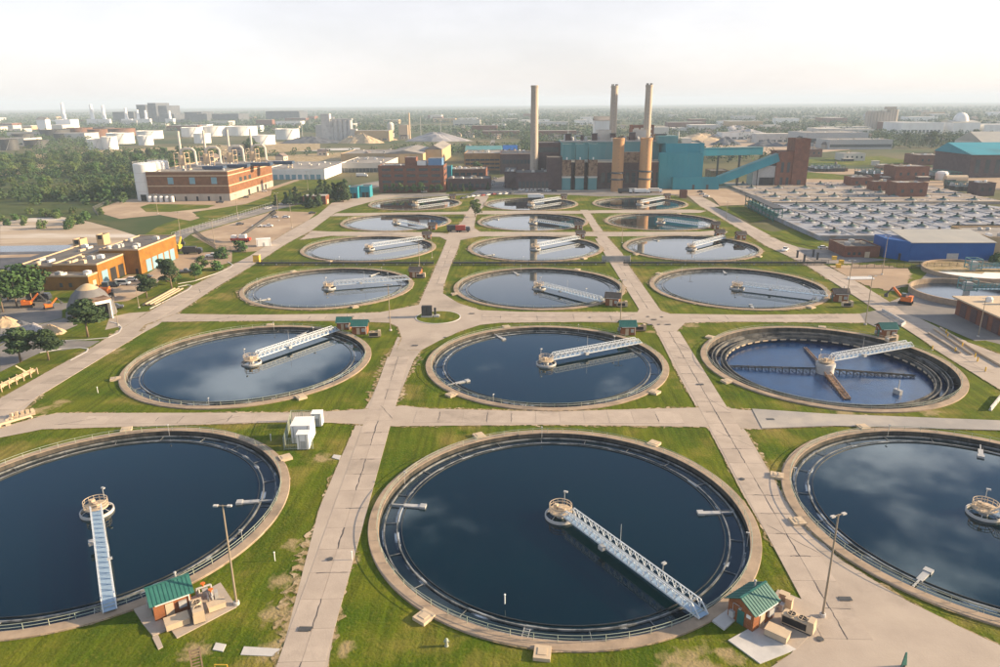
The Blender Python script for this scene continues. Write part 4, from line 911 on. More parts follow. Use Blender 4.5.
# --- brick garage in three wings (left)
bld('garage_wing', 'low brown brick wing at near end of the garage', 'building', -185.6, -167.2, 265, 271.6, 5.2, 'garage_brick', 'roof_grey', wins=[('f', 2, 1.2, 1.6, 1.2, .3, .7, 'glass'), ('r', 1, 0, 3.2, 2.2, .3, .8, 'tan')], vents=4, seed=2, topm='band')
bld('garage_wing', 'middle garage wing with three tall doors facing the yard', 'building', -185, -167.0, 271.65, 292, 8.4, 'garage_brick', 'roof_dark', wins=[('r', 1, 0, 5.4, 4.2, .08, .36, 'door_blue'), ('r', 1, 0, 5.2, 4.2, .38, .66, 'black'), ('r', 1, 0, 5.2, 4.0, .68, .95, 'black')], vents=6, seed=3, topm='band')
bld('garage_wing', 'tall far garage wing with a row of five blue-grey doors', 'building', -177.5, -160.6, 292.05, 326, 10.2, 'garage_brick', 'roof_dark', wins=[('r', 5, 0, 5.2, 4.2, .12, .92, 'door_blue'), ('f', 1, 0, 2.4, 1.2, .8, .98, 'black')], vents=7, seed=4, topm='band')
bld('garage_annex', 'low rear annex roof with white air units behind garage', 'building', -202, -185.1, 275, 318, 7.0, 'garage_brick', 'roof_dark', vents=6, seed=8, topm='band')
for i, (p, w, h, lab) in enumerate((((-219.9, 344.8), 3.6, 4.6, 'tan concrete box tower behind garage, left one'), ((-215.7, 357.8), 3.6, 4.6, 'tan concrete box tower behind garage, right one'))):
    bld('intake_tower', lab, 'building', p[0] - w / 2, p[0] + w / 2, p[1], p[1] + 6, h, 'tan_wall', wins=[('f', 1, 3, 2, 2, .3, .7, 'black')])

# --- salt dome
dc = (-147.0, 231.5)
t = empty('salt_dome', (dc[0], dc[1], 0)); tag(t, 'grey conical salt storage dome with tan top and open porch', 'dome')
MB().lathe([(7.8, 0), (7.6, 1.5), (6.8, 4.4), (5.2, 7.4), (3.4, 9.2)], 32).build('shell', 'dome_grey', t, smooth=True)
MB().lathe([(3.45, 9.15), (1.9, 10.3), (0.8, 10.8), (0, 10.9)], 24).build('cap', 'pile_sand', t, smooth=True)
pr = MB(); pr.obox(0, 0, 0, .4, 7, 7.0); pr = None
a = R(-38)
def rot(x, y): return (x * math.cos(a) - y * math.sin(a), x * math.sin(a) + y * math.cos(a))
m = MB()
for s in (-2.6, 2.6):
    x_, y_ = rot(8.2, s); m.obox(x_, y_, 0, 4.2, .35, 6.6, a)
m.build('porch_wall', 'white', t)
x_, y_ = rot(7.2, 0); MB().obox(x_, y_, 6.6, 6.4, 6.2, .4, a).build('porch_roof', 'rust', t)
x_, y_ = rot(10.25, 0); MB().obox(x_, y_, 5.6, .3, 5.4, 1.0, a).build('lintel', 'white', t)
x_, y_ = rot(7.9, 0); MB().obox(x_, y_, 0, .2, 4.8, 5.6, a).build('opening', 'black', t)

# --- brick pump house with silos and gas coolers (upper left)
BX0, BX1, BY0, BY1 = -277.0, -216.0, 531.0, 628.0
t = bld('pump_house', 'large banded brick pump house with pipe stacks on its roof', 'building', BX0, BX1, BY0, BY1, 21, 'pump_brick', 'roof_grey', bands=((0, 5.2),), band_m='stack_grey', vents=10, seed=5, topm='band',
    wins=[('f', 3, 12.4, 4.8, 4.2, .16, .96, 'door_blue'), ('f', 6, .1, 3.2, 1.6, .1, .95, 'black'), ('r', 3, 12.0, 3, 5, .2, .5, 'glass'), ('r', 3, .1, 4, 4, .3, .9, 'black')])
MB().box(-30.6, 30.6, -48.6, 48.6, 10.6, 11.4).build('wall_band', 'band', t); MB().box(-30.6, 30.6, -48.6, 48.6, 18.0, 18.8).build('wall_band', 'band', t)
for k in range(4):
    x, y = -262 + k * 13, 560 + k * 15
    g = empty('exhaust_stack', (x, y, 21.1)); tag(g, ['first', 'second', 'third', 'fourth'][k] + ' cream exhaust stack from the silos on pump house roof', 'exhaust stack', 'exhaust stacks on the pump house')
    MB().tube((0, 0, 0), (0, 0, 28), 1.0, .8, n=10).build('stack', 'off_white', g)
    m = MB()
    for sx in (-4, 4):
        for sy in (-4, 4): m.beam((sx, sy, 0), (sx, sy, 12), .5)
    for z in (4, 8, 12):
        for s in (-4, 4): m.beam((-4, s, z), (4, s, z), .4); m.beam((s, -4, z), (s, 4, z), .4)
    m.build('frame', 'tan', g)
    MB().lathe([(0, 11), (2.6, 10), (2.6, 3), (0, 2)], 12).build('vessel', 'tan', g)
    MB().path([(0, 0, 13), (3, 0, 15), (9, 0, 15), (11, 0, 13), (12, -2, 3), (14, -4, 2), (26, -6, 2)], .9, 8).build('duct', 'off_white', g)
    MB().box(20, 36, -11, -4, .6, 2.6).box(21, 35, -10, -5, 0, .6).build('cooler', 'cooler_blue', g)
def silo(p, r, h, label, m='white'):
    s = empty('silo', (p[0], p[1], 0)); tag(s, label, 'silo', 'white silos')
    MB().lathe([(r, 0), (r, h - .8), (r - .8, h), (0, h + .9)], 40).build('shell', m, s)
    MB().box(-2, 2, -r - .3, -r + 1, 0, 4.6).build('door', 'black', s)
    mm = MB()
    for i in range(22):
        a_ = 2 * PI * i / 22; mm.tube(((r - .3) * math.cos(a_), (r - .3) * math.sin(a_), h), ((r - .3) * math.cos(a_), (r - .3) * math.sin(a_), h + 1.2), .09, n=4)
    mm.lathe([(r - .25, h + 1.1), (r - .15, h + 1.1), (r - .15, h + 1.25), (r - .25, h + 1.25)], 40).build('roof_rail', 'steel', s)
    for z in (h * .25, h * .5, h * .75): MB().lathe([(r + .02, z), (r + .08, z + .1), (r + .02, z + .2)], 40).build('seam', 'off_white', s)
silo(((-281.8, 531.8)[0], 540), 7.9, 27, 'front white silo with dark door beside pump house')
silo(((-281.2, 555.5)[0], 560), 7.6, 27, 'rear white silo half hidden by pump house')
for i in range(5):
    o = MB().lathe([(0, 0), (1.2, .2), (1.3, 1.5), (1.3, 3.6), (1.1, 4.2), (0, 4.4)], 12).build('chemical_tank', 'white', loc=((-274.1, 531.6)[0] + i * 4.2, 526, 0)); tag(o, 'white chemical tank at foot of the pump house silo, number %s from left' % ['one', 'two', 'three', 'four', 'five'][i], 'tank', 'small chemical tanks')
    MB().lathe([(1.5, 0.0), (1.5, .3)], 12).build('base_ring', 'pale_concrete', o)

# --- office block and neighbours
bld('office_block', 'four-storey red brick office block with window bands', 'building', -114, -61.5, 580, 604, 20.5, 'brick', 'roof_grey', vents=6, seed=6,
    wins=[('f', 5, z, 2.0, 7.0, .03, .97, 'glass') for z in (2.6, 7.4, 12.2, 16.8)] + [('r', 2, z, 2.0, 6.0, .1, .9, 'glass') for z in (7.4, 12.2, 16.8)])
bld('roof_plant', 'light blue plant room on office block roof', 'plant room', -74, -63, 582, 596, 5.5, 'pale_blue', z0=20.7, parapet=0)
bld('roof_plant', 'red brick stair head on office block roof', 'plant room', -93, -84, 585, 596, 6, 'brick', z0=20.7, parapet=.3)
bld('roof_plant', 'white air unit on office block roof', 'plant room', -83, -76, 583, 592, 3.5, 'white', z0=20.7, parapet=0)
x0, x1, y0, y1 = at2((-60.1, 595.0), (-25.4, 593.8), 26)
bld('brown_annex', 'low dark brown building with small conifers in front', 'building', x0, x1, y0, y1, 8.5, 'dark_brick', 'roof_dark', vents=8, seed=7, wins=[('f', 6, 2, 3, 3, .1, .9, 'glass')])
x0, x1, y0, y1 = at2((-68.9, 666.1), (-32.0, 664.6), 30)
bld('brick_annex', 'brick annex with flat roof behind the low brown building', 'building', x0, x1, y0, y1, 10, 'brick', 'roof_grey', vents=9, seed=9, wins=[('f', 6, 5, 2.4, 4, .05, .95, 'glass')])
bld('teal_annex', 'small teal metal plant room beside the office block', 'plant room', x0 - 8, x0 + 6, y0 - 6, y0 + 4, 13.5, 'teal', 'roof_grey')
x0, x1, y0, y1 = at2((-59.9, 766.0), (-21.3, 775.7), 55)
bld('parking_deck', 'orange-lit tan brick building with open window bands', 'building', x0, x1, y0, y1, 17, 'tan_brick', 'roof_grey', vents=10, seed=11, wins=[('f', 7, z, 1.8, 4.8, .03, .97, 'glass') for z in (2, 6, 10)] + [('r', 7, z, 1.8, 5.6, .03, .97, 'glass') for z in (2, 6, 10)])
bld('teal_hall', 'long teal-roofed hall behind the tan brick building', 'building', x0 - 6, x1 - 2, y1 + 40, y1 + 75, 14, 'off_white', 'teal_pale', gable=('x', 5))
x0, x1, y0, y1 = at2((-23.4, 947.7), (-5.3, 946.5), 40)
bld('blue_shed', 'small bright blue roofed shed left of the first chimney', 'building', x0, x1, y0, y1, 10, 'off_white', 'blue_metal', gable=('x', 5))
x0, x1, y0, y1 = at2((-20.8, 720.8), (15.1, 740.1), 60)
bld('brick_hall', 'dark red brick hall left of the first chimney', 'building', x0, x1, y0, y1, 19, 'dark_brick', 'roof_dark', vents=10, seed=12, wins=[('f', 9, 10, 4, 3, .05, .95, 'glass')], topm='brick')
# pump station + teal kiosks by the road
x0, x1, y0, y1 = at2((-155.3, 506.9), (-138.7, 511.7), 10)
bld('gate_house', 'low brick gate house with overhanging grey roof beside spruces', 'building', x0, x1, y0, y1, 6.0, 'brick', 'roof_metal', parapet=0, wins=[('f', 3, 1.2, 2.2, 3, .1, .9, 'glass'), ('r', 1, 0, 3, 4, .2, .8, 'tan')])
x0, x1, y0, y1 = at2((-130.8, 539.3), (-122.9, 545.0), 10)
bld('teal_kiosk', 'left teal metal kiosk at roadside below offices', 'kiosk', x0, x1, y0, y1, 8.0, 'teal', 'roof_grey', wins=[('f', 2, 0, 4, 2.4, .1, .9, 'black')])
x0, x1, y0, y1 = at2((-122.1, 545.0), (-114.9, 550.8), 10)
bld('teal_kiosk', 'right teal metal kiosk at roadside below offices', 'kiosk', x0, x1, y0, y1, 8.0, 'teal', 'roof_grey', wins=[('f', 2, 0, 4, 2.4, .1, .9, 'black')])
# low white warehouses
x0, x1, y0, y1 = at2((-245.0, 682.2), (-185.8, 689.0), 90)
bld('warehouse', 'low white warehouse with brown flat roof left of offices', 'warehouse', x0, x1, y0, y1, 9, 'white', 'roof_grey', vents=14, seed=13, wins=[('f', 9, 0, 4.5, 4, .05, .95, 'door_blue')])
x0, x1, y0, y1 = at2((-188.2, 749.9), (-140.9, 758.7), 90)
bld('warehouse', 'long low loading warehouse with blue-grey dock doors', 'warehouse', x0, x1, y0, y1, 9, 'off_white', 'roof_grey', vents=10, seed=14, wins=[('f', 12, .2, 4.2, 3.6, .02, .98, 'glass')])
x0, x1, y0, y1 = at2((-218.6, 879.7), (-162.5, 891.4), 80)
bld('warehouse', 'low flat tan warehouse behind the loading docks', 'warehouse', x0, x1, y0, y1, 10, 'tan_wall', 'roof_grey', vents=5, seed=15)
x0, x1, y0, y1 = at2((-156.7, 833.5), (-112.3, 844.6), 110)
bld('warehouse', 'grey gabled warehouse with tan end wall behind offices', 'warehouse', x0, x1, y0, y1, 13, 'tan_wall', 'roof_grey', gable=('y', 4))
x0, x1, y0, y1 = at2((-114.1, 858.8), (-93.1, 872.1), 110)
bld('warehouse', 'tan gabled warehouse joined right of the grey gabled one', 'warehouse', x0 + 1, x1, y0, y1, 16, 'tan_wall', 'roof_grey', gable=('y', 5))

# ================================================================ POWER STATION
PY = 592.0
def pbox(name, label, ua, ub, y0, y1, h, wall, roof='roof_grey', z0=0, cat='power hall', **k):
    return bld(name, label, cat, ua, ub, y0, y1, h, wall, roof, z0=z0, **k)
X = {}
pbox('boiler_house', 'dark brick boiler house block below the left tall chimney', (-4.1, 1.7)[0], (23.6, 1.6)[0], PY, PY + 28, 13.5, 'dark_brick', 'roof_dark', wins=[('f', 8, 2, 5, 2.2, .06, .96, 'glass'), ('f', 8, .2, 1.2, 2.2, .06, .96, 'off_white')], vents=4, seed=21)
pbox('boiler_house', 'low dark brick wing at far left of power station', (-13.9, 5.8)[0], (-4.1, 5.8)[0] - .05, PY + 14, PY + 60, 13, 'dark_brick', 'roof_dark', vents=5, seed=22)
pbox('boiler_house', 'tall dark brick block between chimney and teal hall', (21.1, 1.6)[0], (33.3, 1.6)[0] - .05, PY + 2.5, PY + 28.5, 25, 'dark_brick', 'roof_dark', z0=0)
pbox('boiler_house', 'grey upper boiler block behind the left chimney', (13.0, 1.7)[0], (33.3, 1.6)[0] - .1, PY + 32, PY + 60, 35, 'dark_brick', 'roof_dark', wins=[('f', 5, 28, 4, 4, .1, .9, 'glass')])
hx0, hx1 = (33.3, 1.6)[0], (115.9, 1.3)[0]
pbox('turbine_hall', 'long dark brown turbine hall under the teal upper wall', hx0, hx1, PY + 8, PY + 30, 21, 'dark_brick', 'roof_metal', wins=[('f', 10, 5, 8, 3, .38, .98, 'glass')], parapet=.8, topm='off_white')
pbox('upper_hall', 'long pale teal metal upper hall of the power station', hx0, hx1, PY + 30.1, PY + 70, 36, 'teal_pale', 'roof_grey', vents=12, seed=25, ribs=4.2)
for k, (ua, ub) in enumerate((((33.3, 1.6)[0], (40.2, 1.6)[0]), ((43.9, 1.6)[0], (50.8, 1.5)[0]), ((54.4, 1.5)[0], (61.3, 1.5)[0]))):
    lab = ['left', 'middle', 'right'][k]
    t = pbox('precipitator_tower', lab + ' teal tower bay with brown middle on power station front', ua, ub, PY - 1, PY + 7.9, 36, 'teal_pale', 'roof_grey', parapet=.4)
    MB().box(-(ub - ua) / 2 - .1, (ub - ua) / 2 + .1, -4.6, 4.3, 11, 24).build('brown_panel', 'rust', t)
    MB().box(-(ub - ua) / 2 - .2, (ub - ua) / 2 + .2, -4.7, 4.4, 9.6, 10.9).build('ledge', 'off_white', t)
    MB().box(-.5, .5, -4.9, -4.45, 24, 26).build('lamp_box', 'white', t)
bx0, bx1 = (113.5, 1.3)[0], (148.8, 2.7)[0]
pbox('coal_bunker', 'large bright teal windowless block right of tan stacks', hx1 + 2, bx1, PY + 12, PY + 62, 35, 'teal', 'roof_grey', ribs=4.2, wins=[('f', 1, 16, 2, 2, .55, .7, 'off_white')])
pbox('coal_bunker', 'lower bright teal block in front of the tall teal one', hx1 - 4, bx1 - 3, PY + 4, PY + 11.9, 28, 'teal', 'teal_pale', ribs=4.2)
pbox('conveyor_house', 'low teal conveyor gallery along the ground', (122.3, 2.1)[0], (159.3, 1.9)[0], PY - 2, PY + 3.9, 9, 'teal', 'teal_pale', wins=[('f', 2, 0, 4, 2, .3, .9, 'glass')])
# chimneys
def chimney(x, y, r0, r1, h, m, label, z0=0, cap=True, bands=()):
    c = empty('chimney', (x, y, z0)); tag(c, label, 'chimney', 'power station chimneys')
    MB().lathe([(r0, 0), (r0 * .55 + r1 * .45, h * .45), (r1, h)], 28).build('shaft', m, c, smooth=True)
    MB().lathe([(r1 + .02, h - 1.6), (r1 + .25, h - 1.5), (r1 + .25, h + .1), (r1 * .75, h + .1), (r1 * .7, h - 3)], 28).build('rim', m, c)
    if cap:
        for k in range(6):
            a_ = 2 * PI * k / 6; MB().tube((r1 * .8 * math.cos(a_), r1 * .8 * math.sin(a_), h), (r1 * .8 * math.cos(a_), r1 * .8 * math.sin(a_), h + 1.4), .35, n=6).build('flue_lip', 'dark_steel', c)
    mm = MB()
    for z in range(4, int(h) - 2, 3): mm.box(-.35, .35, -r0 * (1 - z / h) - r1 * z / h - .35, -r0 * (1 - z / h) - r1 * z / h + .2, z, z + .2)
    mm.build('ladder', 'dark_steel', c)
    for z in bands: MB().lathe([(r0 * (1 - z / h) + r1 * z / h + .05, z), (r0 * (1 - z / h) + r1 * z / h + .9, z), (r0 * (1 - z / h) + r1 * z / h + .9, z + .3), (r0 * (1 - z / h) + r1 * z / h + .05, z + 1.3)], 28).build('gallery', 'dark_steel', c)
chimney((11.0, 54.2)[0], 620, 3.6, 2.9, (10.4, 81.2)[1], 'stack_grey', 'tall grey chimney standing alone at left of power station', cap=False)
chimney((78.7, 61.5)[0], 640, 3.3, 2.9, (77.9, 80.8)[1], 'stack_grey', 'tall grey chimney in the middle, behind left tan stack')
chimney((107.7, 61.3)[0], 640, 3.3, 2.9, (107.4, 81.3)[1], 'stack_grey', 'rightmost tall grey chimney, behind right tan stack')
chimney((76.4, 16.6)[0], 582, 4.7, 4.5, 41, 'stack_tan', 'left short wide tan stack in front of teal hall', cap=False, bands=(9, 14))
chimney((98.4, 16.4)[0], 584, 4.9, 4.6, 41, 'stack_tan', 'right short wide tan stack in front of teal hall', cap=False, bands=(9, 15))
m_gap = MB()
t = empty('duct_frame', ((88.2, 2.2)[0], 585, 0)); tag(t, 'steel duct frame bridging between the two tan stacks', 'frame')
for s in (-7, 7): MB().beam((s, 0, 0), (s, 0, 16), .6).build('leg', 'dark_steel', t)
for z in (6, 11, 16): MB().beam((-7, 0, z), (7, 0, z), .5).build('crossbeam', 'dark_steel', t)
MB().box(-8, 8, 1, 5, 22, 30).build('duct', 'rust', t)
# roof stacks
for i, (u, vt, w) in enumerate(((567, 134, 5.0), (580.8, 135, 2.2), (593, 133.5, 4.4), (611.5, 133.5, 4.4), (630, 132, 4.6), (648.5, 133, 5.6), (656.5, 134, 6.6))):
    pass
for i, (qt, w) in enumerate((((39.4, 42.0), 4.6), ((51.3, 41.1), 2.2), ((61.7, 42.3), 4.2), ((77.1, 42.2), 4.2), ((93.3, 42.9), 4.6), ((116.9, 41.5), 7.6))):
    x, z = qt
    o = empty('roof_stack', (x, 640 - 14, 36.2)); tag(o, 'dark square flue on power station roof, %s from left' % ['first', 'second', 'third', 'fourth', 'fifth', 'sixth'][i], 'flue', 'dark square roof flues')
    MB().box(-w / 2, w / 2, -w / 2, w / 2, 0, z - 36).build('flue', 'dark_brick', o); MB().box(-w / 2 - .3, w / 2 + .3, -w / 2 - .3, w / 2 + .3, z - 36 + .003, z - 35.4).build('rim', 'dark_steel', o)
for i, (ua, ub) in enumerate((((64.9, 36.9)[0], (76.1, 36.8)[0]), ((96.2, 36.7)[0], (105.6, 36.6)[0]))):
    bld('roof_plant', ['left', 'right'][i] + ' pale plant room on power station roof', 'plant room', ua, ub, 630, 645, 9, 'off_white', z0=36.2, parapet=0)
bld('white_tower', 'tall white industrial building behind the middle chimney', 'building', (74.7, 40.8)[0], (90.4, 40.7)[0], 760, 778, 50, 'white', 'roof_grey', gable=('x', 4), wins=[('f', 2, 30, 3, 3, .2, .8, 'glass')])
bld('brick_tower', 'red brick coal tower behind the right tall chimney', 'building', (115.7, 39.9)[0], (138.6, 39.7)[0], 780, 800, 44, 'brick', 'roof_grey', wins=[('f', 3, z, 2, 5, .05, .95, 'off_white') for z in (30, 35, 40)])
t = empty('roof_pipework', (hx0 + 40, 640, 36.2)); tag(t, 'tangle of pipes, tanks and walkways on the power station roof', 'pipework')
rgp = random.Random(8)
for k in range(9): MB().path([(-36 + k * 9, rgp.uniform(-8, 8), 0), (-36 + k * 9, 0, rgp.uniform(2, 5)), (-30 + k * 9, 0, rgp.uniform(2, 5)), (-30 + k * 9, 6, 0)], rgp.uniform(.4, .8), 8).build('pipe', rgp.choice(['steel', 'off_white', 'rust']), t)
for k in range(7): MB().lathe([(1.6, 0), (1.6, 3), (.8, 4), (0, 4.2)], 12, -30 + k * 11, rgp.uniform(-16, -8)).build('vent_tank', rgp.choice(['off_white', 'steel']), t)
MB().box(-40, 60, -19, -18.4, 0, 1.2).build('walkway', 'steel', t)
t = empty('ash_plant', (bx1 - 22, PY + 30, 35.1)); tag(t, 'low teal penthouses on top of the big teal block', 'penthouse')
MB().box(-14, 2, -10, 6, 0, 6).build('penthouse', 'teal_pale', t); MB().box(6, 14, -6, 8, 0, 4).build('penthouse', 'off_white', t); MB().tube((4, 0, 0), (4, 0, 9), .8, n=10).build('vent', 'steel', t)
# conveyors and transfer tower
tx0, tx1, tx2 = (208.7, 2.6)[0], (221.7, 2.5)[0], (233.9, 3.3)[0]
t = bld('transfer_tower', 'tall red brick conveyor transfer tower, rightmost', 'tower', tx1, tx2, 604, 622, 38, 'brick', 'roof_grey', parapet=.8, wins=[('f', 1, 2, 4, 3, .3, .7, 'glass')])
t = bld('transfer_tower', 'lower red brick half of conveyor tower beside the tall one', 'tower', tx0, tx1 - .05, 605, 622, 28, 'brick', 'roof_grey', parapet=.8, wins=[('f', 2, 12, 8, 2.2, .2, .95, 'glass'), ('f', 2, 2, 6, 2.2, .2, .95, 'glass')])
bld('lean_to', 'grey metal lean-to left of the brick conveyor tower', 'building', tx0 - 18, tx0 - .1, 606, 622, 17, 'steel', 'roof_grey', wins=[('f', 3, 0, 8, 4, .3, .98, 'black')], parapet=.2)
def conveyor(p, q, w, h, label):
    c = empty('conveyor_gallery', (p[0], p[1], 0)); tag(c, label, 'conveyor')
    d = (q[0] - p[0], q[1] - p[1], q[2])
    MB().beam((0, 0, p[2]), (d[0], d[1], q[2]), w, h).build('gallery', 'teal', c)
    MB().beam((0, 0, p[2] + h / 2 + .2), (d[0], d[1], q[2] + h / 2 + .2), w + .8, .4).build('roof', 'teal_pale', c)
    n = max(2, int(math.dist(p[:2], q[:2]) / 16))
    for k in range(1, n):
        f = k / n; z = p[2] + (q[2] - p[2]) * f - h / 2
        if z > 2: MB().beam((d[0] * f, d[1] * f - w * .3, 0), (d[0] * f, d[1] * f - w * .3, z), .7).beam((d[0] * f, d[1] * f + w * .3, 0), (d[0] * f, d[1] * f + w * .3, z), .7).build('trestle', 'dark_steel', c)
conveyor(((161.3, 8.1)[0], 602, 6), (tx0 + 1, 607, 24), 5, 6.5, 'inclined bright teal conveyor gallery rising to brick tower')
conveyor((bx1, 628, 27), (tx0 - 2, 640, 27), 5, 6, 'level teal conveyor gallery behind the inclined one')
bld('rust_shed', 'dark rusty tank-like shed under the teal conveyors', 'shed', (167.6, 9.4)[0], (184.0, 9.3)[0], 650, 670, 9, 'rust', 'roof_dark')
bld('red_house', 'tiny red brick kiosk beside road right of farthest tanks', 'kiosk', (118.0, 538.4)[0], (122.7, 538.2)[0], (119.8, 538.3)[1], (119.8, 538.3)[1] + 5, 5, 'brick', 'roof_grey')

# ================================================================ AERATION DECK (right)
t = MB()
deck = MB().prism([(152, 366), (152, 488), (300, 488), (330, 420), (330, 366)], 0, 2.2).build('aeration_deck', 'deck_pale'); tag(deck, 'large pale concrete aeration deck covered with rows of aerators, near block', 'deck')
lm = MB().box(-.9, .9, -60, 60, 2.203, 2.45).mesh('walkway', 'deck_pale')
for x in (152.9, 171.5, 189.5, 208, 227, 246, 264.5, 283, 299): put('walkway', lm, deck, (x, 427, 0))
lm2 = MB().box(-73, 73, -.7, .7, 2.453, 2.6).mesh('walkway', 'deck_pale')
for y in (367, 386, 419, 453, 487): put('walkway', lm2, deck, (226, y, 0))
deck2 = MB().prism([(172, 500), (172, 628), (330, 628), (330, 500)], 0, 1.6).build('aeration_deck', 'deck_tan'); tag(deck2, 'far block of the pale aeration deck before the brick tower', 'deck')
lm3 = MB().box(-79, 79, -1.2, 1.2, 1.603, 2.0).mesh('walkway', 'tan')
for y in (501.4, 520, 541, 570, 598): put('walkway', lm3, deck2, (251, y, 0))
am = {'base_ring': MB().lathe([(4.0, 0), (4.0, .5), (3.2, .8), (3.2, .4)], 20).mesh('base_ring', 'aer_grey'),
      'cone': MB().lathe([(3.1, .5), (2.2, 1.3), (.9, 1.8), (.9, 2.0)], 16).mesh('cone', 'aer_green'),
      'motor': MB().lathe([(.75, 2.0), (.75, 3.0), (.5, 3.3), (0, 3.35)], 12).mesh('motor', 'dark_steel'),
      'support_beam': MB().box(-5, 5, -.4, .4, .5, .9).box(-.4, .4, -4, 4, .9, 1.2).mesh('support_beam', 'dark_steel')}
rgd = random.Random(61)
for dk, (xa, xb, ya, yb, zz) in ((deck, (154, 300, 368, 486, 2.203)), (deck2, (174, 328, 502, 626, 1.603))):
    m = MB()
    for i in range(150):
        x, y = rgd.uniform(xa, xb), rgd.uniform(ya, yb); k = rgd.random()
        if k < .45: m.box(x - rgd.uniform(.4, 1.3), x + rgd.uniform(.4, 1.3), y - .5, y + .6, zz, zz + rgd.uniform(.25, .7))
        elif k < .75: m.tube((x, y, zz + .3), (min(xb, x + rgd.uniform(3, 12)), y, zz + .3), .18, n=5)
        else: m.tube((x, y, zz + .3), (x, min(yb, y + rgd.uniform(3, 12)), zz + .3), .18, n=5)
    o = m.build('pipework', 'aer_grey', dk); struct(o, 'stuff')
def aerator(x, y, z, label):
    o = empty('aerator', (x, y, z), random.uniform(-.2, .2)); tag(o, label, 'aerator', 'surface aerators on the pale deck')
    o.scale = (.85, .85, .9)
    for k, me in am.items(): put(k, me, o)
for i, x in enumerate((163.6, 180.2, 199, 217.6, 237, 255.2, 274.5, 293)):
    for j, y in enumerate((377.3, 394.3, 410.8, 427, 445, 461.5, 477)):
        if x > 280 and y < 400: continue
        aerator(x, y, 2.2, 'dark green motor aerator on near deck, row %s from front, %s from left' % (['one', 'two', 'three', 'four', 'five', 'six', 'seven'][j], ['first', 'second', 'third', 'fourth', 'fifth', 'sixth', 'seventh', 'eighth'][i]))
for i, x in enumerate((184.5, 206, 227, 248, 270, 292, 313)):
    for j, y in enumerate((508, 531, 552.5, 587, 610)):
        aerator(x, y, 1.6, 'small dark aerator on far deck, row %s from front, %s from left' % (['one', 'two', 'three', 'four', 'five'][j], ['first', 'second', 'third', 'fourth', 'fifth', 'sixth', 'seventh'][i]))
# teal frame shed at the deck corner
p = (144.8, 458.1)
t = empty('pipe_gallery', ((148.9, 441.6)[0], (148.9, 441.6)[1], 0)); tag(t, 'green steel frame gallery at left edge of aeration deck', 'gallery')
pa, pb = (151.0, 489.8), (148.6, 426.3); oc = (148.9, 441.6)
for k in range(9):
    f = k / 8; x, y = pa[0] + (pb[0] - pa[0]) * f - oc[0], pa[1] + (pb[1] - pa[1]) * f - oc[1]
    MB().beam((x, y, 0), (x, y, 7.5), .4).beam((x + 5, y, 0), (x + 5, y, 7.5), .4).beam((x, y, 7.5), (x + 5, y, 7.5), .35).beam((x, y, 4), (x + 5, y, 4), .3).build('portal', 'teal_roof', t)
d_ = (pb[0] - pa[0], pb[1] - pa[1])
MB().beam((pa[0] - oc[0] + 2.5, pa[1] - oc[1], 7.9), (pb[0] - oc[0] + 2.5, pb[1] - oc[1], 7.9), 6, .4).build('roof', 'dark_steel', t)
MB().beam((pa[0] - oc[0], pa[1] - oc[1], 4.2), (pb[0] - oc[0], pb[1] - oc[1], 4.2), .3, .8).beam((pa[0] - oc[0], pa[1] - oc[1], 1.2), (pb[0] - oc[0], pb[1] - oc[1], 1.2), .3, .8).build('side_rail', 'teal_roof', t)
for f in (.25, .5, .75): MB().beam((pa[0] - oc[0] + 1.5 + f * 2, pa[1] - oc[1], 2 + f * 3), (pb[0] - oc[0] + 1.5 + f * 2, pb[1] - oc[1], 2 + f * 3), .7).build('pipe', 'teal_pale', t)
# blue shed, tan hall, brown low building
bx = (168.6, 315.0)
t = empty('blue_shed', (bx[0] + 3, 316, 0)); tag(t, 'bright blue metal shed with shallow tan roof', 'shed')
W = 36.0
MB().box(0, W, 0, 20, 0, 8.2).build('wall', 'blue_metal', t)
MB().add([(-.4, -.4, 8.22), (W + .4, -.4, 8.22), (W + .4, 20.4, 10.6), (-.4, 20.4, 10.6), (-.4, -.4, 8.5), (W + .4, -.4, 8.5), (W + .4, 20.4, 10.9), (-.4, 20.4, 10.9)], [(3, 2, 1, 0), (4, 5, 6, 7), (0, 1, 5, 4), (1, 2, 6, 5), (2, 3, 7, 6), (3, 0, 4, 7)]).build('roof', 'roof_metal', t)
MB().prism([(-7, 9), (-.02, .02), (-.02, 20), (-7, 20)], 0, 8.6).build('side_wing', 'blue_metal', t)
MB().box(16, 21, -.06, .02, 0, 3.6).build('door', 'steel', t); MB().box(-.1, W, -.2, -.01, 0, .5).build('plinth', 'pale_concrete', t)
MB().box(-3, -1.6, 3.0, 4.0, 0, 3).build('side_door', 'black', t)
bld('tan_hall', 'tan flat-roofed hall right of the blue shed', 'building', bx[0] + W + 5, bx[0] + W + 53, 324, 354, 8.6, 'tan_wall', 'roof_grey', parapet=.9, vents=5, seed=31)
bld('dark_roof_hall', 'dark green flat roof behind the tan hall', 'building', bx[0] + W + 10, bx[0] + W + 60, 356, 362, 8.2, 'dark_steel', 'roof_dark')
x0, x1, y0, y1 = at2((147.0, 325.9), (170.6, 323.6), 18)
bld('brown_block', 'low dark brown brick building left of the blue shed', 'building', x0, bx[0] - 6, y0, y1, 4.6, 'brick', 'roof_dark', wins=[('f', 1, 0, 2.6, 2.2, .5, .8, 'tan'), ('f', 3, 1.2, 1.2, 1.2, .05, .5, 'glass')], vents=3, seed=32)

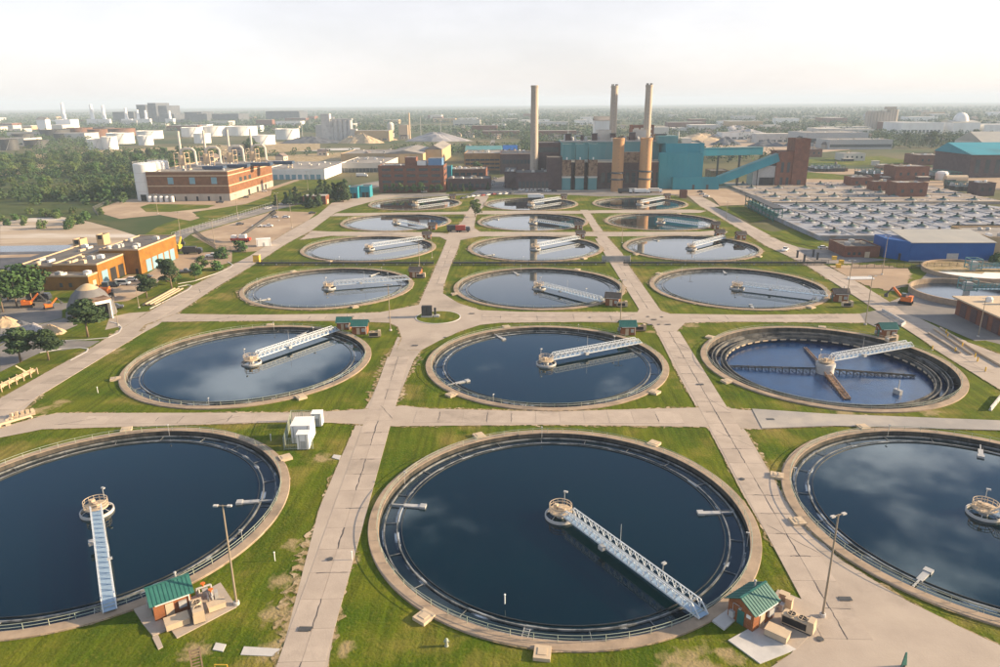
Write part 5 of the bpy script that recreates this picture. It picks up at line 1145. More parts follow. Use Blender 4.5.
# small round tanks at right with green bridges
def small_tank(cx, cy, r, h, label, inside, wz, lit):
    s = empty('thickener_tank', (cx, cy, 0)); tag(s, label, 'tank', 'small round thickener tanks')
    MB().lathe([(r, 0), (r, h), (r - .6, h), (r - .6, -3)], 72).build('wall', 'coping', s)
    MB().disc(r - .6, wz, 72).build(*inside, s)
    b = empty('thickener_bridge', (cx, cy, h)); tag(b, 'pale green steel bridge and drive cage over the ' + lit, 'bridge')
    MB().box(0, r + 3, -1, 1, .2, .4).build('deck', 'deck_grey', b)
    m = MB()
    for sgn in (-1, 1):
        for z in (.4, 1.6, 2.2): m.beam((0, sgn, z), (r + 3, sgn, z), .14)
        for k in range(int(r / 1.5) + 2): m.beam((k * 1.5, sgn, .3), (k * 1.5, sgn, 2.2), .12); m.beam((k * 1.5, sgn, .3), (k * 1.5 + 1.5, sgn, 1.6), .1)
    m.build('truss', 'teal_pale', b)
    m = MB()
    for sx in (-2.2, 2.2):
        for sy in (-2.2, 2.2): m.beam((sx, sy, 0), (sx, sy, 4.2), .3)
    for z in (.4, 2.2, 4.2):
        for q in (-2.2, 2.2): m.beam((-2.2, q, z), (2.2, q, z), .26); m.beam((q, -2.2, z), (q, 2.2, z), .26)
    m.build('cage', 'teal_pale', b); MB().box(-1.2, 1.2, -1.2, 1.2, .4, 3.0).build('drive', 'steel', b); MB().lathe([(1.1, -h - 3), (1.1, 0)], 16).build('column', 'pale_concrete', b)
small_tank(186, 294, 18.5, 1.8, 'round thickener tank with brown sludge and white foam', ('water', 'dirt'), 1.0, 'brown sludge tank')
small_tank(162, 257, 18.5, 2.2, 'round thickener tank, empty and dark green inside', ('water', 'lagoon'), .35, 'dark empty round tank')
foam = MB()
foam.poly([(-16, -2), (-14, -6), (-8, -12), (0, -14.8), (10, -13), (15, -8.5), (17, -3), (8, -4.5), (3, -3.5), (0, -6.5), (-4, -4.5), (-10, -3.2)], 1.02); o = foam.build('foam', 'white', loc=(186, 294, .02)); struct(o, 'stuff')
x0 = (144.5, 228.8)[0]
t = bld('control_building', 'flat-roofed brown control building at right edge', 'building', x0, x0 + 40, 208, 233, 5.6, 'brick', 'concrete_sheet', parapet=0, wins=[('l', 4, 0, 4.5, 3.2, .05, .95, 'dark_brick'), ('f', 6, 1, 3.4, 3.5, .02, .98, 'glass')], vents=4, seed=33)
MB().box(-21.5, 21.5, -13.2, 13.2, 5.73, 6.2).build('roof_slab', 'tan', t); MB().tube((-12, 3, 7.4), (16, 3, 7.4), .9, n=12).build('roof_duct', 'pale_concrete', t); MB().lathe([(1.1, 6.2), (1.1, 7.2), (.6, 7.8), (0, 7.9)], 16, -14, 6).build('roof_fan', 'white', t)

# ================================================================ RIGHT MIDDLE DISTANCE
RB = (((267.5, 598.2), (284.9, 597.6), 14, 8, 'brick', 'small brown brick works building behind the deck, leftmost'), ((270.4, 564.3), (285.3, 563.9), 12, 8, 'brick', 'brown brick works building with pale stair behind the deck'),
      ((269.5, 528.5), (291.2, 527.9), 16, 11, 'brick', 'wide brown brick building at far edge of deck'), ((328.2, 650.1), (357.0, 649.0), 22, 12, 'brick', 'long brick hall among steel frames'),
      ((432.4, 812.9), (461.5, 811.3), 30, 10, 'brick', 'brick hall at edge of the green field'), ((336.0, 543.9), (348.8, 543.6), 12, 9, 'dark_brick', 'dark brick hut far right behind deck'),
      ((492.7, 880.1), (507.2, 879.2), 14, 10, 'tan_brick', 'small orange-lit brick house near the trees'), ((377.7, 872.4), (402.4, 870.8), 25, 8, 'off_white', 'low pale shed with red roof left of the field'),
      ((358.2, 938.3), (378.8, 936.9), 20, 9, 'brick', 'low brick building right of the conveyor tower'), ((429.4, 730.6), (459.4, 729.1), 10, 7, 'dark_brick', 'low dark block before the teal-roofed hall'))
for i, (a, b, d, h, m, lab) in enumerate(RB):
    x0, x1, y0, y1 = at2(a, b, d); bld('works_building', lab, 'building', x0, x1, y0, y1, h, m, 'roof_grey', wins=[('f', max(2, int((x1 - x0) / 6)), h * .4, 2.4, 2, .05, .95, 'glass'), ('r', 2, 0, 3.5, 3, .1, .9, 'black')], vents=4, seed=40 + i)
x0, x1, y0, y1 = at2((407.2, 673.0), (473.6, 679.2), 60)
t = bld('teal_roof_hall', 'big brick hall with teal roof band at right edge', 'building', x0, x1, y0, y1, 20, 'dark_brick', 'teal_pale', parapet=0, wins=[('f', 7, 4, 12, 4, .03, .97, 'glass')]); w_ = (x1 - x0) / 2
MB().add([(-w_ - 1, -31, 20.2), (w_ + 1, -31, 20.2), (w_ + 1, 10, 29), (-w_ - 1, 10, 29), (-w_ - 1, 31, 20.2), (w_ + 1, 31, 20.2)], [(0, 1, 2, 3), (3, 2, 5, 4), (0, 3, 4), (1, 5, 2)]).build('upper_roof', 'teal', t)
def frame_tanks(a, b, d, label):
    x0, x1, y0, y1 = at2(a, b, d); o = empty('filter_basin', ((x0 + x1) / 2, y0, 0)); tag(o, label, 'basin'); w = (x1 - x0) / 2
    MB().box(-w, w, 0, d, 0, 3.2).build('basin_wall', 'tank_wall', o); MB().box(-w + 1, w - 1, 1, d - 1, 3.203, 3.3).build('water', 'lagoon', o)
    m = MB(); n = int(2 * w / 3)
    for k in range(n + 1):
        x = -w + 2 * w * k / n
        for y in (0, d): m.beam((x, y, 3), (x, y, 6.2), .28)
        m.beam((x, 0, 6.2), (x, d, 6.2), .22)
    for y in (0, d):
        for z in (4.6, 6.2): m.beam((-w, y, z), (w, y, z), .25)
    m.build('steel_frame', 'teal_roof', o)
    for k in range(0, n, 2):
        MB().box(-w + 2 * w * k / n + .5, -w + 2 * w * k / n + 3, d * .4, d * .6, 3.3, 5.6).build('drive_unit', 'steel', o)
frame_tanks((320.0, 685.9), (339.8, 675.9), 30, 'green railed filter basin left of the long brick hall')
frame_tanks((367.7, 665.7), (392.1, 656.0), 30, 'steel framed filter basin right of the long brick hall')
frame_tanks((293.1, 737.3), (322.0, 735.9), 26, 'low railed filter basin right of conveyor tower')
frame_tanks((338.4, 581.9), (366.7, 567.8), 16, 'low railed basin behind the far right of the deck')
o = empty('storage_vessel', (*(372.9, 636.0), 0)); tag(o, 'long yellowish storage vessel lying beside the filter basins', 'vessel'); MB().tube((-9, 0, 3), (9, 0, 3), 3.2, n=16).build('shell', 'tan', o); MB().box(-7, -6, -2.6, 2.6, 0, 1.5).box(6, 7, -2.6, 2.6, 0, 1.5).build('saddle', 'pale_concrete', o)
o = MB().lathe([(5, 0), (5, 6), (4, 7.4), (0, 8)], 20).build('white_tank', 'white', loc=(*(372.5, 656.8), 0)); tag(o, 'small white round tank left of the yellowish vessel', 'tank'); MB().box(-.5, .5, -5.3, -4.9, 0, 6).build('ladder', 'steel', o)

# small sheds, boxes and tanks scattered through the works yard beyond the deck
rgw = random.Random(17)
for i in range(64):
    x, y = rgw.uniform(300, 640), rgw.uniform(560, 900)
    if x > 470 and 640 < y < 760: continue
    if x / y > .83: continue
    t = empty('yard_shed', (x, y, 0), rgw.choice((0, 0, .05, 1.57))); tag(t, 'small shed or bin in the cluttered works yard beyond the deck', 'shed', 'small sheds in the works yard')
    w, d, h = rgw.uniform(2, 7), rgw.uniform(2, 5), rgw.uniform(2, 5.5); mm = rgw.choice(['brick', 'dark_brick', 'steel', 'off_white', 'rust', 'tan_wall', 'dark_steel'])
    if rgw.random() < .3: MB().lathe([(w * .6, 0), (w * .6, h), (w * .3, h + .8), (0, h + 1)], 14).build('shell', mm, t); MB().box(-.3, .3, -w * .6 - .25, -w * .6 + .1, 0, h).build('ladder', 'steel', t)
    else: MB().box(-w, w, -d, d, 0, h).build('wall', mm, t); MB().box(-w - .3, w + .3, -d - .3, d + .3, h + .003, h + .3).build('roof', rgw.choice(['roof_grey', 'roof_dark', 'off_white']), t); MB().box(-.7, .7, -d - .06, -d - .005, 0, min(h, 2.4)).build('door', 'black', t)

# big works far right
bld('grey_works', 'long grey industrial works below the grain elevator', 'building', (437.4, 10.0)[0], (531.3, 9.5)[0], 1150, 1230, 20, 'steel', 'roof_grey', wins=[('f', 14, 6, 6, 8, .02, .98, 'glass')], vents=12, seed=51)
bld('grey_works', 'grey works hall right below the grain elevator', 'building', (445.0, 13.4)[0], (534.5, 12.9)[0], 1080, 1130, 13, 'steel', 'roof_grey', wins=[('f', 14, 3, 4, 8, .02, .98, 'glass')], vents=8, seed=52)
t = empty('grain_elevator', (*(846.7, 1779.4), 0)); tag(t, 'tall grey concrete grain elevator of fused silos', 'grain elevator')
for k in range(10):
    for r_ in range(2): MB().tube((-31 + k * 7, r_ * 8, 0), (-31 + k * 7, r_ * 8, 40 + (6 if k > 6 else 0)), 4.1, n=16).build('silo', 'stack_grey', t)
MB().box(8, 30, -3, 12, 46, 52).build('head_house', 'stack_grey', t); MB().box(-34, 8, 0, 8, 40, 43).build('roof_gallery', 'stack_grey', t)
bld('white_hall', 'long white warehouse among trees at right horizon', 'warehouse', (785.1, 8.2)[0], (870.6, 7.6)[0], 1560, 1640, 22, 'white', 'roof_metal', wins=[('f', 10, 2, 6, 5, .05, .95, 'glass')])
t = bld('dome_hall', 'white hall carrying a big white sphere dome', 'building', (890.1, 11.5)[0], (944.9, 11.2)[0], 1560, 1610, 22, 'white', 'roof_metal', gable=('x', 4)); MB().lathe([(13.5, 18), (14.5, 26), (13, 33), (9.5, 38), (5, 41), (0, 42)], 28).build('dome', 'white', t, smooth=True)
bld('white_hall', 'white low warehouse right of the sphere dome', 'warehouse', (952.9, 11.1)[0], (1045.9, 10.5)[0], 1560, 1640, 17, 'white', 'roof_metal')
bld('grey_roof_hall', 'large grey sloped-roof hall at right edge beyond teal roof', 'building', (581.9, 12.8)[0], (678.4, 12.3)[0], 950, 1010, 16, 'off_white', 'roof_metal', gable=('x', 12))

# --- stock piles
def pile(p, rx, ry, h, m, label, seed=1):
    rg = random.Random(seed); n = 34; vs = []; fs = []; ph = [rg.uniform(0, 6.28) for _ in range(4)]
    rings = [(1, 0), (.86, .17), (.7, .36), (.54, .55), (.38, .73), (.22, .88), (.1, .97)]
    for f, z in rings:
        for i in range(n):
            a_ = 2 * PI * i / n; q = f * (1 + .13 * math.sin(2 * a_ + ph[0]) + .08 * math.sin(5 * a_ + ph[1]) + rg.uniform(-.06, .06)); vs.append((rx * q * math.cos(a_), ry * q * math.sin(a_), h * z * (1 + .12 * math.sin(3 * a_ + ph[2]) + rg.uniform(-.09, .09)) - (.3 if z == 0 else 0)))
    vs.append((0, 0, h))
    for k in range(len(rings) - 1):
        for i in range(n): fs.append((k * n + i, k * n + (i + 1) % n, (k + 1) * n + (i + 1) % n, (k + 1) * n + i))
    b = (len(rings) - 1) * n
    for i in range(n): fs.append((b + i, b + (i + 1) % n, len(vs) - 1))
    o = MB().add(vs, fs).build('stock_pile', m, smooth=False, loc=(p[0], p[1], 0)); tag(o, label, 'pile', 'heaps of loose material')
pile((418.1, 1396.2), 75, 38, 17, 'pile_grey', 'wide pale grey gravel heap at right of the power station')
pile((328.3, 1369.5), 50, 26, 11, 'pile_sand', 'tan gravel heap left of the pale grey heap', 2)
pile((330.4, 1207.7), 24, 14, 11, 'coal', 'dark coal heap in front of pale gravel, left one', 3)
pile((381.3, 1161.5), 26, 14, 10, 'coal', 'dark coal heap in front of pale gravel, right one', 4)
pile((436.6, 1169.5), 26, 16, 14, 'coal', 'dark wooded heap behind brick conveyor tower', 5)
pile((474.5, 1662.1), 60, 30, 15, 'pile_grey', 'far grey gravel ridge behind the pale heap', 6)
pile((-286.6, 1332.9), 34, 22, 16, 'pile_sand', 'bright sand heap in front of concrete plant', 7)
pile((-310.9, 1335.5), 20, 16, 11, 'pile_sand', 'smaller sand heap left of the bright one', 8)
pile((-160.2, 1389.0), 60, 24, 15, 'pile_grey', 'long grey stone heap right of concrete plant', 9)
pile((-263.8, 1438.7), 22, 14, 9, 'pile_sand', 'small tan heap right of the bright sand heap', 10)
pile((-169.0, 219.3), 5.5, 4, 2.8, 'pile_sand', 'sand heap at left edge beside the yard', 11)
pile((-153.0, 209.8), 7, 4.5, 3.2, 'pile_grey', 'grey rubble heap below the salt dome', 12)
pile((-148.2, 210.9), 4.5, 3.2, 2.6, 'pile_sand', 'tan rubble heap beside the grey rubble', 13)
pile((-164.4, 220.4), 2.4, 1.6, 1.2, 'coal', 'small dark heap right of the sand heap', 14)
pile((-386.5, 1343.5), 60, 24, 11, 'coal', 'dark coal heap left of the concrete plant', 15)

# --- concrete plant
t = empty('cement_silos', (*(-351.3, 1410.6), 0)); tag(t, 'pale cement plant with fused silos and head tower', 'cement plant')
for k in range(6): MB().tube((-20 + k * 9, 0, 0), (-20 + k * 9, 0, 38), 5, n=18).build('silo', 'pale_concrete', t)
MB().box(-28, -12, -6, 8, 0, 50).build('head_tower', 'pale_concrete', t); MB().box(-24, 30, -3, 6, 38, 41).build('gallery', 'pale_concrete', t); MB().box(26, 38, -6, 6, 0, 22).build('annex', 'off_white', t); MB().box(-40, -28, -6, 8, 0, 30).build('annex', 'steel', t)
t = empty('mixing_plant', (*(-234.2, 1475.1), 0)); tag(t, 'tan mixing plant block with slim chimney', 'mixing plant')
MB().box(-9, 9, -6, 6, 8, 27).build('bunker', 'tan', t); MB().tube((12, 0, 0), (12, 0, 50), 2, 1.6, n=12).build('chimney', 'tan', t)
for s in (-8, 8): MB().box(s - 1, s + 1, -5, 5, 0, 8).build('leg', 'steel', t)
t = empty('mixing_tower', (*(-276.3, 1567.1), 0)); tag(t, 'small white hopper tower left of the tan mixing plant', 'hopper')
MB().lathe([(2, 8), (7, 14), (7, 26), (4, 30), (0, 31)], 16).build('hopper', 'off_white', t); MB().box(-6, 6, -6, 6, 0, 8).build('base', 'steel', t)

# --- oil tanks
def oil(p, w, h, m, label):
    o = empty('oil_tank', (p[0], p[1], 0)); tag(o, label, 'oil tank', 'round oil storage tanks'); r = w / 2
    MB().lathe([(r, 0), (r, h), (r - .5, h), (r - .6, h - 1.5)], 40).build('shell', m, o)
    MB().lathe([(r - .6, h - 1.5), (0, h + (.8 if m == 'white' else -2.2))], 40).build('roof', 'off_white' if m == 'white' else 'oil_rust', o)
    MB().lathe([(r + .05, h - 1.4), (r + .7, h - 1.4), (r + .7, h - 1.1), (r + .05, h - 1.1)], 40).build('wind_girder', m, o)
    MB().beam((r * .2, -r - .6, 0), (r * .75, -r * .72 - .6, h), 1.2, .3).build('stair', 'steel', o)
OT = (((-688.6, 1180.3), 14, 9.5, 0), ((-665.3, 1178.3), 12, 11.5, 0), ((-748.4, 1364.6), 21, 9.5, 0), ((-672.4, 1307.5), 12, 8.6, 0), ((-793.7, 1564.6), 21, 7, 0), ((-737.4, 1646.3), 18, 8.5, 0), ((-704.4, 1682.2), 22, 9, 0), ((-648.4, 1705.9), 27, 8.4, 0), ((-460.1, 1305.2), 22, 9, 0), ((-474.8, 1495.8), 21, 10, 0), ((-594.3, 1365.5), 14, 9, 0),
      ((-983.9, 1539.7), 22, 8.6, 1), ((-901.6, 1434.5), 13.6, 7.5, 1), ((-900.5, 1472.7), 7, 7, 1), ((-1002.5, 1661.2), 19, 8, 2), ((-1014.1, 1767.5), 20, 7, 1), ((-889.9, 1537.0), 15, 9, 2), ((-934.7, 1713.4), 21, 6.6, 2), ((-830.2, 1244.7), 17.6, 6.6, 1), ((-833.1, 1180.0), 12.8, 9, 1), ((-988.5, 1444.1), 15, 7, 1), ((-948.8, 1303.4), 16, 7, 1))
CW = ['white', 'dark', 'rust-brown']
for i, (p, wp, hp, k) in enumerate(OT):
    sc = math.hypot(p[0], p[1]) / 715.0 * 1.02
    nm = '%s round oil storage tank in the far tank farm, %s of its colour from left' % (CW[k], ['first', 'second', 'third', 'fourth', 'fifth', 'sixth', 'seventh', 'eighth', 'ninth', 'tenth', 'eleventh'][sorted([q[0][0] / q[0][1] for q in OT if q[3] == k]).index(p[0] / p[1])])
    oil(p, wp * sc, hp * sc * .92, ['white', 'dark_steel', 'oil_rust'][k], nm)
# --- far steelworks and white towers
for i, (qb, qt, w) in enumerate((((-1622.2, 26.7), (-1616.8, 77.2), 11), ((-1520.7, 26.0), (-1514.8, 71.4), 11), ((-1476.2, 25.7), (-1472.5, 67.8), 11), ((-1396.3, 18.4), (-1393.0, 58.9), 10), ((-1352.7, 21.5), (-1351.3, 51.9), 9), ((-1321.0, 17.9), (-1323.0, 50.0), 9), ((-1238.7, 17.4), (-1237.7, 47.7), 9))):
    o = empty('white_tower', (qt[0], 2600, 0)); tag(o, 'slim white tower on left horizon, %s from left' % ['first', 'second', 'third', 'fourth', 'fifth', 'sixth', 'seventh'][i], 'tower', 'slim white towers on the horizon')
    MB().lathe([(w * .75, 0), (w * .5, qt[1] * .6), (w * .42, qt[1]), (0, qt[1] + 1)], 14).build('shaft', 'tower_white', o); MB().box(-w * 1.6, w * 1.6, -w, w, 0, 22).build('base_hall', 'white', o)
bld('white_works', 'white boxy tower block in the far tank farm at left', 'building', (-1257.0, 20.9)[0], (-1233.3, 20.8)[0], 1900, 1920, 34, 'tower_white', gable=('x', 6))
bld('white_works', 'low white hall right of boxy white tower at left', 'building', (-1333.9, 15.6)[0], (-1290.1, 15.3)[0], 2100, 2140, 30, 'tower_white')
SW = ((112, 133, 110.5, 'low'), (134, 141, 102.5, 'tall'), (141, 150, 101.5, 'tallest'), (150, 158, 103.5, 'tall right'), (158, 172, 109, 'long'), (172, 186, 106, 'stepped'), (186, 205, 108.5, 'flat'), (205, 232, 109, 'wide'), (248, 284, 105.5, 'broad far'))
for i, (qa, qb, dep) in enumerate((((-1662.9, 46.2), (-1576.3, 45.6), 3000), ((-1571.1, 76.5), (-1534.2, 76.2), 3020), ((-1532.9, 83.9), (-1500.1, 83.7), 3040), ((-1502.0, 72.1), (-1465.0, 71.9), 3060), ((-1472.2, 52.6), (-1410.6, 52.2), 3000), ((-1413.2, 61.9), (-1339.5, 61.4), 3100), ((-1340.8, 51.7), (-1275.3, 51.3), 3000), ((-1279.6, 49.4), (-1165.1, 48.6), 3050), ((-1102.2, 61.7), (-955.7, 60.6), 3200))):
    bld('steelworks', ['low left', 'tall left', 'tallest', 'tall right', 'long low', 'stepped', 'flat', 'wide', 'broad rightmost'][i] + ' block of the hazy steelworks on left horizon', 'steelworks', qa[0], qb[0], dep, dep + 120, qa[1] * (.62 if i > 3 else .9), 'coal', 'roof_dark', vents=4, seed=60 + i)

# ================================================================ VEHICLES AND SMALL THINGS
def make_car(paint, kind='car'):
    t = empty('parked_car')
    L, W = (4.6, 1.85) if kind == 'car' else (5.6, 2.05)
    hb = .95 if kind == 'car' else 1.05
    m = MB(); pts = [(-L / 2, .35), (L / 2, .35), (L / 2, hb - .15), (L / 2 - .3, hb), (-L / 2 + .1, hb), (-L / 2, hb - .1)]
    n = len(pts)
    m.add([(x, -W / 2, z) for x, z in pts] + [(x, W / 2, z) for x, z in pts], [tuple(range(n)), tuple(range(2 * n - 1, n - 1, -1))] + [(i, n + i, n + (i + 1) % n, (i + 1) % n) for i in range(n)])
    m.build('body', paint, t)
    if kind == 'van': cab = [(-L / 2 + .05, hb), (L / 2 - .9, hb), (L / 2 - 1.5, 2.2), (-L / 2 + .1, 2.2)]
    elif kind == 'pickup': cab = [(-.4, hb), (L / 2 - 1.2, hb), (L / 2 - 1.9, 1.75), (-.2, 1.75)]
    else: cab = [(-L / 2 + .5, hb), (L / 2 - 1.1, hb), (L / 2 - 1.8, 1.5), (-L / 2 + 1.1, 1.5)]
    w2 = W / 2 - .12; n = 4
    MB().add([(x, -w2, z) for x, z in cab] + [(x, w2, z) for x, z in cab], [tuple(range(n)), tuple(range(2 * n - 1, n - 1, -1))] + [(i, n + i, n + (i + 1) % n, (i + 1) % n) for i in range(n)]).build('windows', 'glass', t)
    z = cab[2][1]; MB().box(cab[3][0] - .02, cab[2][0] + .02, -w2 + .02, w2 - .02, z + .003, z + .05).build('roof', paint, t)
    wm = MB().tube((0, -.12, 0), (0, .12, 0), .34, n=12).mesh('wheel', 'rubber')
    for x in (-L / 2 + .85, L / 2 - .85):
        for y in (-W / 2 + .05, W / 2 - .05): put('wheel', wm, t, (x, y, .34))
    for y in (-.6, .6): MB().box(L / 2 - .04, L / 2 + .02, y - .2, y + .2, .6, .75).build('headlight', 'white', t)
    return t
protos = {}
def car(p, rz, paint, label, kind='car', group='parked cars'):
    k = (paint, kind)
    if k not in protos: protos[k] = make_car(paint, kind); o = protos[k]
    else: o = copy_tree(protos[k])
    o.location = (p[0], p[1], .12); o.rotation_euler = (0, 0, rz); tag(o, label, 'car' if kind == 'car' else kind, group)
CARS = (((-154.9, 446.9), 0, 'car_silver', 'silver car, left of the pair mid parking lot', 'car'), ((-147.8, 446.8), 0, 'car_white', 'white car, right of the pair mid parking lot', 'car'),
        ((-154.2, 412.7), .2, 'car_white', 'white pickup beside the crane in parking lot', 'pickup'), ((-147.7, 412.6), .1, 'car_white', 'second white pickup beside the crane', 'pickup'), ((-136.0, 463.5), .5, 'car_dark', 'dark car at far right corner of parking lot', 'car'),
        ((-167.0, 420.1), .6, 'car_dark', 'dark car left of the crane boom', 'car'), ((-145.3, 327.5), .1, 'car_white', 'white pickup near garage yard bush', 'pickup'), ((-173.0, 487.3), .5, 'car_white', 'white car on the access road', 'car'),
        ((-161.0, 270.0), .15, 'car_dark', 'dark van parked at garage middle doors', 'van'), ((-158.7, 273.2), .1, 'car_white', 'white van parked at garage doors', 'van'), ((-158.6, 280.0), .1, 'car_white', 'white car beside the white garage van', 'car'), ((-155.0, 285.2), .1, 'car_dark', 'black car at corner of tall garage wing', 'car'),
        ((-159.0, 262.2), .3, 'car_dark', 'small dark car at low garage wing', 'car'), ((-143.2, 294.3), .3, 'car_dark', 'dark pickup at edge of garage yard', 'pickup'), ((-219.1, 519.0), .1, 'car_dark', 'dark pickup in front of the pump house', 'pickup'), ((-210.5, 547.4), .3, 'car_dark', 'black car beside lit wall of pump house', 'car'), ((-209.9, 585.9), .3, 'car_silver', 'grey car near far corner of pump house', 'car'),
        ((-142.8, 238.5), .4, 'car_dark', 'dark flatbed beside the salt dome porch', 'pickup'), ((145.4, 344.6), .05, 'car_white', 'white sedan alone on asphalt by brown building', 'car'), ((125.7, 339.9), 1.0, 'car_white', 'white pickup by the gate at right road', 'pickup'), ((-77.7, 578.4), 0, 'car_white', 'white car in front of brick offices', 'car'))
for p, rz, m, lab, k in CARS: car(p, rz, m, lab, k)
rg = random.Random(5)

CR = (((-43.2, 536.9), 'first'), ((-39.9, 542.7), 'second'), ((-36.5, 548.6), 'third'), ((-32.9, 551.5), 'fourth'), ((-29.2, 554.5), 'fifth'), ((-25.5, 557.5), 'sixth'), ((-21.0, 560.5), 'seventh'), ((-16.4, 562.8), 'eighth'), ((-11.7, 564.6), 'ninth'), ((-7.1, 566.4), 'tenth'))
for i, (p, o_) in enumerate(CR): car(p, .9, ['car_white', 'car_silver', 'car_dark', 'car_red'][rg.choice((0, 1, 1, 2, 2, 0, 3))], o_ + ' car from left in the row along farthest middle tank', 'car', 'row of cars by the farthest tanks')
CR2 = (((-26.9, 608.3), 'nearest'), ((-26.1, 631.1), 'second'), ((-25.3, 655.7), 'third'), ((-24.4, 682.2), 'fourth'), ((-13.8, 622.9), 'fifth'), ((-10.5, 630.5), 'sixth'), ((-5.0, 593.2), 'seventh'), ((-0.0, 586.1), 'eighth'), ((4.8, 582.5), 'ninth'), ((9.6, 582.4), 'tenth'), ((15.2, 582.2), 'eleventh'), ((21.6, 582.0), 'twelfth'), ((26.4, 581.8), 'thirteenth'))
for i, (p, o_) in enumerate(CR2): car(p, rg.choice((0, .2, 1.5)), ['car_white', 'car_silver', 'car_dark', 'car_red'][rg.choice((0, 1, 1, 2, 2, 0))], o_ + ' of the small cars in the lot below dark brick hall', 'car', 'cars in the power station lot')
for i, (p, o_) in enumerate((((137.9, 555.8), 'left'), ((138.0, 543.7), 'middle'), ((140.2, 571.6), 'far'))): car(p, 2.6, ['car_silver', 'car_white', 'car_dark'][i], o_ + ' car parked beside the right road top', 'car')
def truck(p, rz, label, box, cab='car_white', L=9):
    t = empty('truck', (p[0], p[1], .1), rz); tag(t, label, 'truck')
    MB().box(-L / 2, L / 2 - 2.6, -1.25, 1.25, 1.1, 3.6).build('cargo_box', box, t)
    MB().add([(L / 2 - 2.4, -1.2, .7), (L / 2, -1.2, .7), (L / 2, -1.2, 1.9), (L / 2 - .6, -1.2, 2.9), (L / 2 - 2.4, -1.2, 2.9)] + [(L / 2 - 2.4, 1.2, .7), (L / 2, 1.2, .7), (L / 2, 1.2, 1.9), (L / 2 - .6, 1.2, 2.9), (L / 2 - 2.4, 1.2, 2.9)], [(0, 1, 2, 3, 4), (9, 8, 7, 6, 5)] + [(i, i + 5, (i + 1) % 5 + 5, (i + 1) % 5) for i in range(5)]).build('cab', cab, t)
    MB().box(-L / 2, L / 2 - .2, -.5, .5, .6, 1.08).build('chassis', 'dark_steel', t); MB().box(L / 2 - .5, L / 2 - .12, -1.0, 1.0, 1.95, 2.7).build('windscreen', 'glass', t)
    wm = MB().tube((0, -.2, 0), (0, .2, 0), .5, n=12).mesh('wheel', 'rubber')
    for x in (-L / 2 + 1, -L / 2 + 2.2, L / 2 - 1.2):
        for y in (-1.1, 1.1): put('wheel', wm, t, (x, y, .5))
truck((94.2, 567.2), 0, 'white tanker truck below right tan stack', 'white', L=12); truck((105.0, 570.7), 0, 'pale truck right of white tanker below stacks', 'off_white', L=11)
truck((81.3, 568.9), 0, 'dark truck below left tan stack', 'dark_steel', L=11); truck((88.5, 569.9), 0, 'grey truck between dark and white trucks at stacks', 'steel', L=9)
truck((-36.7, 396.0), .05, 'dark flatbed truck with red trailer at fifth-row crossing', 'dark_steel', 'car_dark', 9); truck((-32.2, 394.3), .05, 'red trailer truck at fifth-row crossing', 'red', 'car_dark', 8)
truck((11.1, 535.5), .1, 'white box truck behind farthest middle tank', 'white', L=12); truck((-133.9, 806.1), 0, 'white box truck at the loading docks', 'white', L=10)
truck((-157.5, 334.6), .1, 'dark service truck in garage yard', 'dark_steel', 'car_dark', 9)
truck((-155.1, 706.8), .0, 'white lorry before loading warehouse', 'white', L=11)
# white container + crane on parking lot
def container(p, rz, L, W, H_, label, m='white'):
    t = empty('container', (p[0], p[1], .12), rz); tag(t, label, 'container')
    MB().box(-L / 2, L / 2, -W / 2, W / 2, .1, H_).build('body', m, t)
    MB().box(-L / 2 - .08, L / 2 + .08, -W / 2 - .08, W / 2 + .08, H_ + .003, H_ + .12).build('roof', m, t)
    for x in (-L / 2 + .5, L / 2 - .5): MB().box(x - .1, x + .1, -W / 2 - .05, -W / 2 - .003, .15, H_ - .05).build('corner_post', 'steel', t)
    MB().box(-.5, .5, -W / 2 - .04, -W / 2 - .004, .2, 2.0).build('door', 'steel', t)
    MB().box(-L / 2 + .2, L / 2 - .2, -W / 2 + .2, W / 2 - .2, 0, .1).build('skid', 'dark_steel', t)
container((-129.9, 354.4), .35, 7, 4, 3.6, 'white site cabin at lower right of parking lot')
container((-46.3, 137.5), R(4), 4.0, 4.6, 4.0, 'larger white container in the fenced compound')
container((-45.0, 133.4), R(4), 2.4, 2.2, 3.4, 'small white container in front of larger one')
container((-45.2, 144.5), R(4), 2.2, 2.2, 3.0, 'small white box behind the compound by the road')
t = empty('crane_truck', (*(-145.8, 365.5), 0)); tag(t, 'red and white crane truck with raised dark boom on parking lot', 'crane')
MB().box(-5, 5, -1.4, 1.4, .9, 2.2).build('chassis', 'red', t); MB().box(-4.6, -2.2, -1.4, 1.4, 2.2, 3.6).build('cab', 'white', t); MB().box(-.5, 3, -1.3, 1.3, 2.2, 4.0).build('turntable', 'white', t)
MB().beam((1, 0, 3.6), (12, 14, 12), 1.1, 1.3).build('boom', 'dark_steel', t); MB().beam((12, 14, 12), (14, 16.4, 13.4), 1.6, 1.8).build('boom_head', 'black', t)
wm = MB().tube((0, -.25, 0), (0, .25, 0), .6, n=12).mesh('wheel', 'rubber')
for x in (-3.8, -2, 2, 3.6):
    for y in (-1.3, 1.3): put('wheel', wm, t, (x, y, .6))
